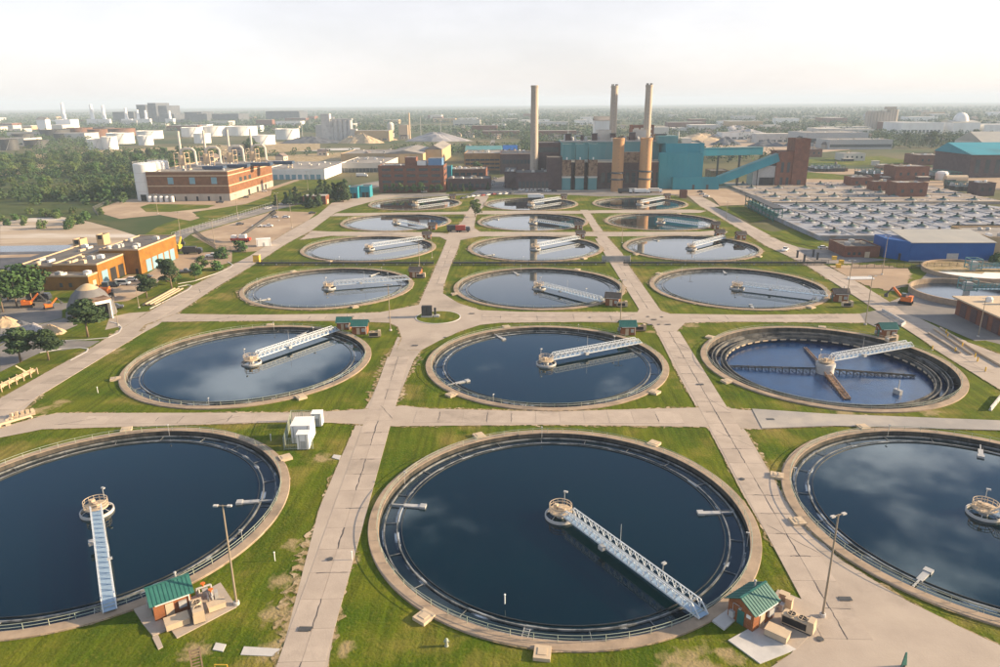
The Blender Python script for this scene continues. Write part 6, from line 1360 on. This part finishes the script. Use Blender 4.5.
def excavator(p, rz, label, boom=True, m='orange', s=1.0):
    t = empty('excavator', (p[0], p[1], .05), rz); tag(t, label, 'excavator'); t.scale = (s,) * 3
    for y in (-1.1, 1.1): MB().box(-1.9, 1.9, y - .3, y + .3, 0, .9).build('track', 'rubber', t)
    MB().box(-1.6, 1.4, -1.2, 1.2, 1.0, 2.3).box(-1.7, -.6, -1.1, 1.1, 2.3, 2.6).build('body', m, t); MB().box(.1, 1.3, .2, 1.15, 2.3, 3.4).build('cab', 'glass', t)
    if boom:
        MB().beam((1.2, 0, 1.8), (4.0, 0, 4.6), .5, .6).build('boom', m, t); MB().beam((4.0, 0, 4.6), (5.6, 0, 2.2), .4, .45).build('arm', 'dark_steel', t); MB().box(5.1, 6.1, -.5, .5, 1.4, 2.4).build('bucket', 'dark_steel', t)
excavator((134.8, 245.8), 2.5, 'orange compact excavator on the gravel at right', s=1.15)
excavator((-175.7, 240.9), .3, 'orange excavator under trees at left yard', s=1.0); excavator((-166.5, 238.4), .8, 'small orange loader right of the left excavator', s=0.75)
excavator((-168.2, 341.9), 1.6, 'yellow lift truck at far corner of garage', m='yellow', s=1.3)
excavator((-155.5, 253.3), 0.2, 'orange salt spreader beside dome and garage', boom=False, s=1.7)
truck((-176.7, 249.0), .1, 'dark dump truck behind the orange excavator', 'dark_steel', 'car_dark', 8)
# island transformer box
ic = (-31.4, 229.1); t = empty('transformer_box', (ic[0], ic[1], .2), .03); tag(t, 'dark transformer cabinet on the grassy traffic island', 'cabinet')
MB().box(-1.7, 1.7, -1.1, 1.1, .5, 3.6).build('body', 'black', t); MB().box(-1.9, 1.9, -1.3, 1.3, 0, .5).build('plinth', 'pale_concrete', t)
for x in (-.85, .85): MB().box(x - .75, x + .75, -1.16, -1.103, .7, 3.4).build('door', 'dark_steel', t)
MB().box(2.4, 3.1, -.4, .4, 0, 3.0).build('side_cabinet', 'dark_steel', t); MB().box(2.2, 4.2, -1.0, .6, 0, .6).build('concrete_block', 'pale_concrete', t)
# grey mesh gate on the crossing at row 3/4
t = empty('gate', (*(42.4, 314.5), 0)); tag(t, 'grey mesh gate across the road between third and fourth rows', 'gate')
for s in (-1, 1):
    m = MB(); x0, x1 = (.1, 6) if s > 0 else (-6, -.1)
    for z in (.3, 1.6, 3.0): m.beam((x0, 0, z), (x1, 0, z), .14)
    for k in range(13): m.beam((x0 + (x1 - x0) * k / 12, 0, .3), (x0 + (x1 - x0) * k / 12, 0, 3.0), .12)
    m.box(x0, x1, .1, .14, .5, 2.8); m.build('gate_leaf', 'steel', t)
for x in (-6.2, 6.2): MB().tube((x, 0, 0), (x, 0, 3.4), .15, n=8).build('post', 'steel', t)
# timber rack and white barriers at the left edge
pa, pb = (-130.1, 162.7), (-128.8, 178.2)
t = empty('timber_rack', (pa[0], pa[1], 0)); tag(t, 'long rack of pale timbers and pipes at left roadside', 'timber rack')
d = (pb[0] - pa[0], pb[1] - pa[1]); L = math.hypot(*d); ux, uy = d[0] / L, d[1] / L
for k in range(-3, 6):
    s = k * 2.5; x, y = ux * s, uy * s
    MB().beam((x, y, 0), (x, y, 1.8), .22).beam((x - uy * 1.8, y + ux * 1.8, 0), (x - uy * 1.8, y + ux * 1.8, 1.8), .22).beam((x, y, 1.0), (x - uy * 1.8, y + ux * 1.8, 1.0), .18).build('rack_frame', 'wood', t)
for k in range(7):
    o_ = .2 + k * .25; MB().beam((-ux * 8 - uy * o_, -uy * 8 + ux * o_, 1.15 + .12 * (k % 3)), (ux * (12 + k % 2) - uy * o_, uy * (12 + k % 2) + ux * o_, 1.15 + .12 * (k % 3)), .2).build('timber', 'wood', t)
MB().beam((ux * 9, uy * 9, 1.9), (ux * 7 - uy * 1, uy * 7 + ux, 4.4), .3).build('leaning_post', 'wood', t)
lab = ['first', 'second', 'third', 'fourth', 'fifth', 'sixth']
for i, p in enumerate(((-116.9, 147.3), (-116.3, 148.2), (-115.3, 148.8), (-114.4, 149.3), (-113.7, 149.9), (-115.6, 144.1))):
    t = empty('barrier_block', (p[0], p[1], .05), .2 + i * .1); tag(t, 'cream concrete barrier stub at left road junction, %s in the row' % lab[i], 'barrier', 'cream barriers at the left junction')
    MB().box(-.3, .3, -.3, .3, 0, 1.2).build('post', 'tan', t); MB().box(-.5, .5, -1.3, 1.3, .0, .35).build('foot', 'tan', t)
t = empty('barrier_beam', (*(-115.3, 144.4), 0)); tag(t, 'long cream beam lying among the barrier stubs', 'beam'); MB().beam((-1, -2.2, .7), (3.0, 3.0, .7), .5, .5).build('beam', 'tan', t); MB().box(-1.3, -.7, -2.4, -1.9, 0, .45).box(2.6, 3.2, 2.6, 3.1, 0, .45).build('foot', 'tan', t)
pa, pb = (-132.7, 242.4), (-132.8, 265.3)
t = empty('timber_stack', (pa[0], pa[1], 0)); tag(t, 'stack of long pale timbers on grass by the garage road', 'timber stack')
d = (pb[0] - pa[0], pb[1] - pa[1])
for k in range(6): MB().beam((k * .8 - 2, 0, .4 + .3 * (k % 2)), (d[0] + k * .8 - 2, d[1], .4 + .3 * (k % 2)), .55, .4).build('timber', 'wood', t)
for f in (.15, .5, .85): MB().beam((d[0] * f - 3, d[1] * f, .12), (d[0] * f + 3.4, d[1] * f, .12), .3, .24).build('bearer', 'wood', t)
# concrete blocks, yellow bollards and pipe rails on right road
lab = ['first', 'second', 'third', 'fourth', 'fifth', 'sixth', 'seventh', 'eighth']
for i, p in enumerate(((117.6, 196.7), (128.0, 207.7), (123.1, 195.0), (127.6, 199.4), (125.7, 190.1), (121.9, 179.2), (124.4, 186.8), (129.8, 211.7))):
    t = empty('bollard', (p[0], p[1], 0)); tag(t, 'yellow bollard beside the pipes on the right service road, %s of eight' % lab[i], 'bollard', 'yellow bollards on the right road')
    MB().lathe([(.18, 0), (.18, 1.3), (.1, 1.42), (0, 1.45)], 12).build('post', 'yellow', t); MB().lathe([(.32, 0), (.32, .15), (.2, .18)], 12).build('base', 'pale_concrete', t)
for i, (a, b) in enumerate((((128.4, 215.7), (125.9, 191.7)), ((130.8, 216.7), (128.5, 193.4)), ((128.7, 195.1), (128.2, 182.2)), ((124.4, 211.6), (123.5, 193.3)))):
    t = empty('pipe_length', (a[0], a[1], 0)); tag(t, ['left', 'middle', 'right', 'outer'][i] + ' long pale pipe laid along the right service road', 'pipe', 'pipes laid on the right road'); dx, dy = b[0] - a[0], b[1] - a[1]
    MB().tube((0, 0, .45), (dx, dy, .45), .28, n=10).build('pipe', 'tan', t)
    for f in (.1, .4, .7, .95): MB().obox(dx * f, dy * f, 0, .9, .3, .2, math.atan2(dy, dx) + PI / 2).build('bearer', 'wood', t)
def barrier(a, b, label):
    t = empty('concrete_barrier', (a[0], a[1], 0)); tag(t, label, 'barrier'); dx, dy = b[0] - a[0], b[1] - a[1]; n = 4
    for k in range(n):
        f0, f1 = k / n + .01, (k + 1) / n - .01; MB().beam((dx * f0, dy * f0, .5), (dx * f1, dy * f1, .5), .3, .9).beam((dx * f0, dy * f0, .12), (dx * f1, dy * f1, .12), .6, .24).build('segment', 'pale_concrete', t)
barrier((122.5, 236.9), (122.7, 222.0), 'white concrete barrier across the right road junction'); barrier((122.7, 222.0), (119.8, 218.8), 'short white barrier at end of the long one'); barrier((107.8, 154.1), (116.1, 163.0), 'white slanted barrier right of the drained tank')
o = empty('white_pipe_stack', (*(135.7, 281.5), 0)); tag(o, 'bundle of white pipes lying on dirt right of pale tank', 'pipes')
for k in range(4): MB().tube((-5, k * .6, .35 + .4 * (k == 3)), (5, k * .6 + .3, .35 + .4 * (k == 3)), .28, n=8).build('pipe', 'white', o)
# signs and little posts on the lawns
t = empty('stair_frame', (*(-40.7, 71.8), 0), .5); tag(t, 'dark timber stair frame at bottom left edge of lawn', 'stair')
for s in (-.6, .6): MB().beam((s, 0, 0), (s, .6, 3.2), .18).build('stringer', 'bark', t)
for k in range(7): MB().beam((-.6, .1 + k * .08, .4 + k * .42), (.6, .1 + k * .08, .4 + k * .42), .14).build('tread', 'bark', t)
t = empty('yellow_frame', (*(-37.6, 71.7), 0)); tag(t, 'small yellow tube frame at bottom left edge', 'frame'); MB().path([(-.8, 0, 0), (-.8, 0, 1.3), (.8, 0, 1.3), (.8, 0, 0)], .07).build('tube', 'yellow', t); MB().path([(-.8, 0, .7), (.8, 0, .7)], .06).build('tube', 'yellow', t)
t = empty('green_hydrant', (*(-9.7, 77.0), 0)); tag(t, 'small green hydrant on grass below middle near tank', 'hydrant'); MB().lathe([(.28, 0), (.22, .15), (.2, .9), (.28, .95), (.18, 1.15), (0, 1.25)], 12).build('barrel', 'rail_green', t); MB().box(-.36, .36, -.08, .08, .6, .78).build('outlet', 'rail_green', t)
for i, p in enumerate(((-38.5, 94.9), (-53.1, 136.5), (-105.4, 162.4), (-26.4, 95.3), (-2.2, 85.5))):
    t = empty('marker_post', (p[0], p[1], 0)); tag(t, 'short white marker post on grass ' + ['right of left near tank', 'above left near tank', 'left of second-row left tank', 'beside the main road', 'below middle tank'][i], 'marker post', 'white marker posts')
    MB().tube((0, 0, 0), (0, 0, 1.5), .08, n=6).build('post', 'white', t); MB().lathe([(.14, 1.5), (.14, 1.62), (0, 1.66)], 8).build('cap', 'white', t)
t = empty('teal_board', (*(48.5, 74.5), 0), .4); tag(t, 'dark teal pointed board at bottom right edge', 'board'); MB().add([(-.5, 0, 0), (.5, 0, 0), (.1, 0, 2.2), (-.1, 0, 2.2), (-.5, .12, 0), (.5, .12, 0), (.1, .12, 2.2), (-.1, .12, 2.2)], [(0, 1, 2, 3), (7, 6, 5, 4), (0, 4, 5, 1), (1, 5, 6, 2), (2, 6, 7, 3), (3, 7, 4, 0)]).build('panel', 'teal_roof', t); MB().tube((0, .06, 0), (0, .06, .3), .2, n=8).build('foot', 'dark_steel', t)
for i, p in enumerate(((140.3, 319.4), (139.9, 311.1), (135.3, 303.1))):
    t = empty('warning_box', (p[0], p[1], 0)); tag(t, ['yellow box by gate at right road', 'second yellow box near gate at right road', 'third yellow box near gate at right road'][i], 'box', 'yellow boxes'); MB().box(-.9, .9, -.6, .6, 0, 1.6).build('body', 'yellow', t); MB().box(-1, 1, -.7, .7, 1.603, 1.75).build('lid', 'yellow', t)
t = empty('warning_box', (*(-119.9, 316.3), 0)); tag(t, 'yellow box at fence corner by left road', 'box', 'yellow boxes'); MB().box(-1.4, 1.4, -1, 1, 0, 3.2).build('body', 'yellow', t); MB().box(-1.5, 1.5, -1.1, 1.1, 3.203, 3.4).build('lid', 'tan', t)
# gate piers, right road
for i, p in enumerate(((125.5, 323.8), (125.4, 315.2), (133.5, 326.0), (132.8, 319.4))):
    t = empty('gate_pier', (p[0], p[1], 0)); tag(t, 'dark gate post on the right road, %s of four' % lab[i], 'gate post', 'gate posts'); MB().box(-.35, .35, -.35, .35, 0, 3.2).build('shaft', 'dark_steel', t); MB().box(-.5, .5, -.5, .5, 3.203, 3.45).build('cap', 'dark_steel', t)

# ================================================================ TREES
def leaf_cloud(seed, lobes, n, size, flat=.6):
    rg = random.Random(seed); m = MB()
    for (cx, cy, cz, rx, rz) in lobes:
        for i in range(n):
            z = rg.uniform(-.75, 1); a_ = rg.uniform(0, 2 * PI); s = math.sqrt(max(0, 1 - z * z)); k = rg.uniform(.62, 1.08)
            d = Vector((s * math.cos(a_), s * math.sin(a_), z)); c = Vector((cx + d.x * rx * k, cy + d.y * rx * k, cz + d.z * rz * k))
            nn = (d + Vector((rg.uniform(-1, 1), rg.uniform(-1, 1), rg.uniform(-.5, 1.2))) * .75).normalized()
            u = nn.cross(Vector((rg.uniform(-1, 1), rg.uniform(-1, 1), rg.uniform(-1, 1)))).normalized(); v = nn.cross(u)
            h = size * rg.uniform(.55, 1.15)
            m.add([tuple(c - u * h - v * h * .3), tuple(c - v * h * .75), tuple(c + u * h - v * h * .1), tuple(c + v * h * .8)], [(0, 1, 2, 3)])
    return m
def trunk_mesh(seed, h, r, spread=.5, mat_='bark', fork=5):
    rg = random.Random(seed); m = MB(); m.tube((0, 0, -.2), (.1, 0, h * .55), r, r * .6, n=8); m.tube((.1, 0, h * .55), (0, .1, h * .9), r * .6, r * .15, n=6)
    for k in range(fork):
        a_ = 2 * PI * k / fork + rg.uniform(-.4, .4); z = h * rg.uniform(.3, .55); L = h * rg.uniform(.25, .4)
        m.tube((.05, 0, z), (math.cos(a_) * L * spread * 1.6, math.sin(a_) * L * spread * 1.6, z + L * .8), r * .4, r * .1, n=5)
    return m.mesh('trunk', mat_, True)
TREES = []
def mk_broad(seed, w, h, lm, nl=11, n=75, base=.28, size=.55):
    rg = random.Random(seed); lobes = []
    for k in range(nl):
        a_ = rg.uniform(0, 2 * PI); f = rg.random(); z = base + (.92 - base) * (k + .5) / nl; prof = math.sin(PI * min(1, (z - base) / (1 - base) * .75 + .22)); rad = w * .5 * prof * rg.uniform(.35, .75)
        rr = w * rg.uniform(.17, .27); lobes.append((rad * math.cos(a_), rad * math.sin(a_), z * h, rr, rr * rg.uniform(.6, .85)))
    return (leaf_cloud(seed, lobes, n, size).mesh('crown', lm), trunk_mesh(seed, h * .8, .24))
def mk_conifer(seed, w, h):
    rg = random.Random(seed); lobes = []
    for k in range(11):
        z = .12 + .82 * k / 11; rr = w * .5 * (1 - z) ** .8
        for j in range(4 if k < 6 else 2):
            a_ = rg.uniform(0, 2 * PI); lobes.append((rr * .6 * math.cos(a_), rr * .6 * math.sin(a_), z * h, rr * .55 + .15, .5))
    return (leaf_cloud(seed, lobes, 30, .38).mesh('crown', 'needle'), trunk_mesh(seed, h * .9, .16, .25))
def mk_pine(seed, w, h):
    rg = random.Random(seed); lobes = []
    for k in range(13):
        a_ = rg.uniform(0, 2 * PI); z = rg.uniform(.4, .93); rad = w * .5 * rg.uniform(.1, .72) * (1.25 - z * .75); rr = w * rg.uniform(.16, .26)
        lobes.append((rad * math.cos(a_), rad * math.sin(a_), z * h, rr, rr * .55))
    return (leaf_cloud(seed, lobes, 210, .42).mesh('crown', 'needle'), trunk_mesh(seed, h * .85, .26, .6, fork=7))
KIND = {'broad': [mk_broad(11, 9, 11, 'leaf'), mk_broad(12, 8, 12, 'leaf', base=.2), mk_broad(13, 10, 10, 'leaf'), mk_broad(14, 8.5, 11, 'leaf_light')],
        'light': [mk_broad(15, 8, 11, 'leaf_light', base=.2), mk_broad(16, 9, 10, 'leaf_light')],
        'bush': [mk_broad(21, 5, 3.4, 'leaf', nl=8, n=60, base=.05, size=.36), mk_broad(22, 4.4, 3.0, 'leaf_light', nl=7, n=60, base=.05, size=.34)],
        'conifer': [mk_conifer(31, 4.2, 9), mk_conifer(32, 3.8, 8.5)],
        'pine': [mk_pine(41, 9.5, 11), mk_pine(42, 9, 10.5), mk_pine(43, 8, 12)]}
BASEH = {'broad': 11, 'light': 11, 'bush': 3.4, 'conifer': 9, 'pine': 11}
rgt = random.Random(77)
def tree(p, kind, h, label, group=None, sx=1.0):
    cr, tk = rgt.choice(KIND[kind]); s = h / BASEH[kind]
    t = empty({'broad': 'leafy_tree', 'light': 'leafy_tree', 'bush': 'bush', 'conifer': 'spruce_tree', 'pine': 'pine_tree'}[kind], (p[0], p[1], 0), rgt.uniform(0, 6.28)); t.scale = (s * sx, s * sx, s)
    tag(t, label, 'bush' if kind == 'bush' else 'tree', group); put('crown', cr, t); put('trunk', tk, t); return t
for p, k, h, lab in (((-140.0, 184.4), 'pine', 10.5, 'wide dark pine at left edge above the timber rack'), ((-133.1, 186.1), 'pine', 9, 'slender pine right of the wide left pine'), ((-134.0, 206.9), 'pine', 12, 'dark pine standing in front of the salt dome'),
                     ((-180.3, 234.5), 'broad', 13, 'big leafy tree at left edge by the yard'), ((-179.7, 240.9), 'broad', 13, 'leafy tree second from left edge by yard'), ((-177.8, 246.3), 'broad', 14, 'tall leafy tree left of low garage wing'), ((-189.6, 250.4), 'broad', 12, 'leafy tree behind the left edge group'), ((-186.5, 254.7), 'broad', 12, 'rear leafy tree left of garage'), ((-189.8, 242.2), 'broad', 13, 'leafy tree cut by left edge of view'),
                     ((-138.9, 253.3), 'pine', 9.5, 'bushy pine left of the roadside timber stack'), ((-135.1, 265.3), 'pine', 10.5, 'bushy pine behind the timber stack'), ((-143.3, 278.2), 'pine', 9, 'pine behind the two near timber stack'), ((-138.0, 274.9), 'broad', 6, 'small tree at right of the pines by garage'), ((-132.9, 281.7), 'broad', 7, 'dark round tree on grass island by garage'), ((-137.8, 300.0), 'broad', 6.5, 'round tree behind the dark one on grass island'), ((-132.1, 300.0), 'bush', 4, 'low bush at end of garage grass island'),
                     ((-139.6, 325.2), 'bush', 5, 'round bush by the garage yard exit'), ((-137.4, 341.7), 'bush', 5, 'large bush at corner of parking lot'), ((-28.8, 448.8), 'broad', 11, 'leafy tree left of fifth-row middle tank'), ((-27.1, 593.9), 'conifer', 7, 'cone shrub by the low brown building'),
                     ((-371.5, 1009.2), 'broad', 24, 'large leafy tree behind pump house coolers'), ((-357.4, 989.2), 'light', 20, 'pale leafy tree right of large one behind pump house'), ((-332.9, 934.5), 'broad', 16, 'round tree on meadow right of pump house'),
                     ((605.5, 1180.3), 'light', 20, 'leafy tree left of trio before white warehouse'), ((602.7, 1102.9), 'light', 26, 'largest leafy tree of trio before white warehouse'), ((703.2, 1170.5), 'broad', 22, 'right leafy tree before sphere dome'), ((563.5, 1157.3), 'light', 15, 'pale tree below grain elevator'), ((662.7, 1147.7), 'broad', 14, 'low dark tree between warehouse and dome'),
                     ((-44.7, 721.9), 'broad', 13, 'dark round tree in front of tan brick building')):
    tree(p, k, h, lab, None, 1.35 if k == 'pine' else 1.15)
for i, p in enumerate(((-172.4, 502.1), (-166.9, 507.1), (-163.3, 507.1), (-160.3, 509.1), (-157.6, 512.2), (-148.1, 491.6), (-143.9, 491.5), (-141.0, 496.4), (-143.7, 539.7), (-138.4, 533.7), (-132.7, 522.3), (-129.7, 522.3), (-146.0, 557.8), (-149.9, 551.8), (-152.2, 545.8), (-130.2, 533.5), (-139.1, 545.4))):
    tree(p, 'conifer', 9 + (i % 4) * 1.6 + (3 if i > 7 else 0), 'dark spruce in the row beside the gate house and access road', 'spruces by the gate house', 1.25)
for i, p in enumerate(((-107.6, 574.0), (-101.9, 573.8), (-96.4, 574.3), (-90.9, 574.8), (-85.3, 575.3), (-79.7, 575.1), (-71.1, 576.2), (-65.4, 576.0), (-56.3, 581.1), (-52.3, 580.9), (-46.6, 580.8), (-41.2, 584.0))):
    tree(p, 'conifer' if i > 7 else 'broad', 6.5 + (i % 3), 'small tree in the row before the brick offices', 'small trees before the offices')
for i in range(8):
    p = (bx[0] + 38 + i * 5, 312 + (i % 3)); tree(p, 'bush', 4.5, 'bush in the hedge at foot of the tan hall', 'hedge bushes by the tan hall')
# left wood and scrub: a real strip of trees between field and tank farm
WOOD = [((-323.6, 422.4), (-286.6, 475.5)), ]
cnt = 0
quad = [(-353.5, 458.9), (-288.2, 510.0), (-354.9, 970.7), (-722.1, 960.1)]
for i in range(250):
    v = rgt.random() ** .8; u = rgt.random()
    pa = (-455 + (-300 + 455) * u, 480 + 40 * u); pb = (-760 + (-420 + 760) * u, 930 + 100 * u)
    x, y = pa[0] + (pb[0] - pa[0]) * v + rgt.uniform(-8, 8), pa[1] + (pb[1] - pa[1]) * v + rgt.uniform(-8, 8)
    if 0.30 < v < 0.42 and rgt.random() < .7: continue
    h = rgt.uniform(6, 11) if v < .35 else rgt.uniform(8, 15)
    tree((x, y), rgt.choice(['broad', 'broad', 'light', 'broad']), h, 'leafy tree in the wood left of the white silos', 'trees of the left wood', 1.25); cnt += 1
for i in range(26):
    p = (rgt.uniform(-330, -255), rgt.uniform(395, 470)); tree(p, 'bush', rgt.uniform(3, 6), 'scrub bush at edge of sandy field on the left', 'scrub bushes by the sandy field')

und = []
for i in range(2600):
    v = rgt.random() ** .9; u = rgt.random()
    x, y = -500 + 215 * u + (-330 + 130 * u) * v, 470 + 40 * u + (520 + 60 * u) * v
    c = math.sin(x * .02 + y * .013) + math.sin(y * .031 - x * .008) + rgt.uniform(-.5, .5)
    if c < -.35: continue
    und.append((x, y, rgt.uniform(3, 8.5), 34, .85))
# far wood: one mass of small crowns towards the horizon
def far_wood(name, label_pts, seed):
    rg = random.Random(seed); vs = []; fs = []
    for (x, y, h, q, sz) in label_pts:
        w = h * rg.uniform(.45, .7)
        for k in range(q):
            a_ = rg.uniform(0, 6.283); z = rg.uniform(.12, 1); rr = w * math.sqrt(max(.05, 1 - (1.7 * (z - .45)) ** 2 * .9)) * rg.uniform(.5, 1)
            cx, cy, cz = x + rr * math.cos(a_), y + rr * math.sin(a_), z * h; s = sz * rg.uniform(.6, 1.3); t_ = rg.uniform(-.9, .9); b = len(vs)
            ca, sa = math.cos(a_ + 1.57 + t_), math.sin(a_ + 1.57 + t_); up = rg.uniform(.2, .9)
            vs += [(cx - ca * s, cy - sa * s, cz - s * .3), (cx + math.cos(a_) * s * .4, cy + math.sin(a_) * s * .4, cz - s * up), (cx + ca * s, cy + sa * s, cz), (cx - math.cos(a_) * s * .4, cy - math.sin(a_) * s * .4, cz + s * up)]
            fs.append((b, b + 1, b + 2, b + 3))
    me = bpy.data.meshes.new(name); me.from_pydata(vs, [], fs); me.materials.append(M['leaf_far']); me.update()
    o = put(name, me); struct(o, 'stuff'); return o
BLOCK = [(-150, 1240, 300, 300), (-420, 1180, 480, 330), (560, 880, 520, 420), (1000, 1560, 500, 260), (330, 700, 340, 300), (-60, 760, 420, 260)]
HOUSES = []
pts = []
rg = random.Random(99)
def free(x, y):
    for (bx_, by_, bw, bh) in BLOCK:
        if bx_ - bw / 2 < x < bx_ + bw / 2 and by_ - bh / 2 < y < by_ + bh / 2: return False
    if x < -330 and 1040 < y < 1800 and x > -1100 and abs(x / y + .37) < .22: return False
    return True
for i in range(30000):
    y = 760 * (9.0 ** (rg.random() ** .85)); x = rg.uniform(-.86, .86) * y * 1.05
    if y > 6800: continue
    if y < 1000 and x < -60: continue
    if not free(x, y): continue
    # streets and clearings keep the canopy broken
    c = math.sin(x * .011 + 1.3) + math.sin(y * .008 + x * .004) + rg.uniform(-.9, .9)
    if c < -.30 + (-.55 if y > 2500 else 0): continue
    pts.append((x, y, rg.uniform(8, 15), 30 if y < 1600 else (18 if y < 3000 else 11), 1.3 if y < 1600 else (2.0 if y < 3000 else 3.0)))
print('far trees', len(pts), 'wood', cnt)
far_wood('far_wood', pts, 3)
far_wood('undergrowth', und, 4)
hm = {'wall': MB().box(-6, 6, -4.5, 4.5, 0, 5).mesh('wall', 'house_wall'), 'roof': MB().add([(-6.5, -5, 5.02), (6.5, -5, 5.02), (6.5, 5, 5.02), (-6.5, 5, 5.02), (-6.5, 0, 8.4), (6.5, 0, 8.4)], [(0, 1, 5, 4), (2, 3, 4, 5), (0, 4, 3), (1, 2, 5), (3, 2, 1, 0)]).mesh('roof', 'house_roof')}
wl_ = MB().box(-1, 1, -.05, .05, 0, 1.6).mesh('window', 'glass')
for i in range(260):
    y = 860 * (4.2 ** rg.random()); x = rg.uniform(-.45, .8) * y
    if not free(x, y): continue
    t = empty('house', (x, y, 0), rg.choice((0, PI / 2)) + rg.uniform(-.1, .1)); s = rg.uniform(.9, 1.5); t.scale = (s, s, s * .95)
    tag(t, 'small gabled house among the trees beyond the plant', 'house', 'houses scattered among the trees')
    put('wall', hm['wall'], t); put('roof', hm['roof'], t); put('window', wl_, t, (-2.5, -4.55, 1.5)); put('window', wl_, t, (2.5, -4.55, 1.5))
FB = 0
for i in range(120):
    y = 1250 * (3.2 ** rg.random()); x = rg.uniform(-.75, .8) * y
    if not free(x, y): continue
    w, d, h = rg.uniform(25, 90), rg.uniform(25, 60), rg.uniform(9, 20)
    bld('far_building', 'flat-roofed commercial building far off among the trees', 'building', x, x + w, y, y + d, h, rg.choice(['white', 'off_white', 'off_white', 'tan_wall', 'pale_concrete', 'brick']), rg.choice(['roof_metal', 'roof_grey', 'off_white']), parapet=0, group='far commercial buildings', wins=[('f', 5, 2, 3, w * .12, .05, .95, 'glass')])
# thin masts
for i, p in enumerate(((-184.2, 1356.0), (-172.4, 1428.0), (69.9, 1102.3), (-47.0, 1112.4))):
    pass
for i, (p, h) in enumerate((((-313.7, 1406.4), 42), ((-205.2, 1513.5), 44), ((-163.6, 1508.3), 40), ((88.2, 1397.5), 46), ((-421.4, 1418.6), 40))):
    t = empty('mast', (p[0], p[1], 0)); tag(t, 'thin grey lattice mast in the hazy distance, %s from left' % ['second', 'third', 'fourth', 'fifth', 'first'][i], 'mast', 'thin masts'); MB().tube((0, 0, 0), (0, 0, h), .7, .35, n=6).build('shaft', 'steel', t); MB().box(-2, 2, -2, 2, 0, 1).build('base', 'pale_concrete', t)

# ================================================================ HAZE
hz = bpy.data.materials.new('haze'); hz.use_nodes = True
n_, l_ = hz.node_tree.nodes, hz.node_tree.links
for q in list(n_):
    if q.type != 'OUTPUT_MATERIAL': n_.remove(q)
pv = n_.new('ShaderNodeVolumePrincipled'); pv.inputs['Color'].default_value = (0.66, 0.82, 1.0, 1); pv.inputs['Density'].default_value = 0.00013; pv.inputs['Anisotropy'].default_value = 0.0
l_.new(pv.outputs[0], [q for q in n_ if q.type == 'OUTPUT_MATERIAL'][0].inputs['Volume'])
M['haze'] = hz
struct(MB().box(-9200, 9200, -250, 16200, -42, 150).build('haze', 'haze'), 'stuff')
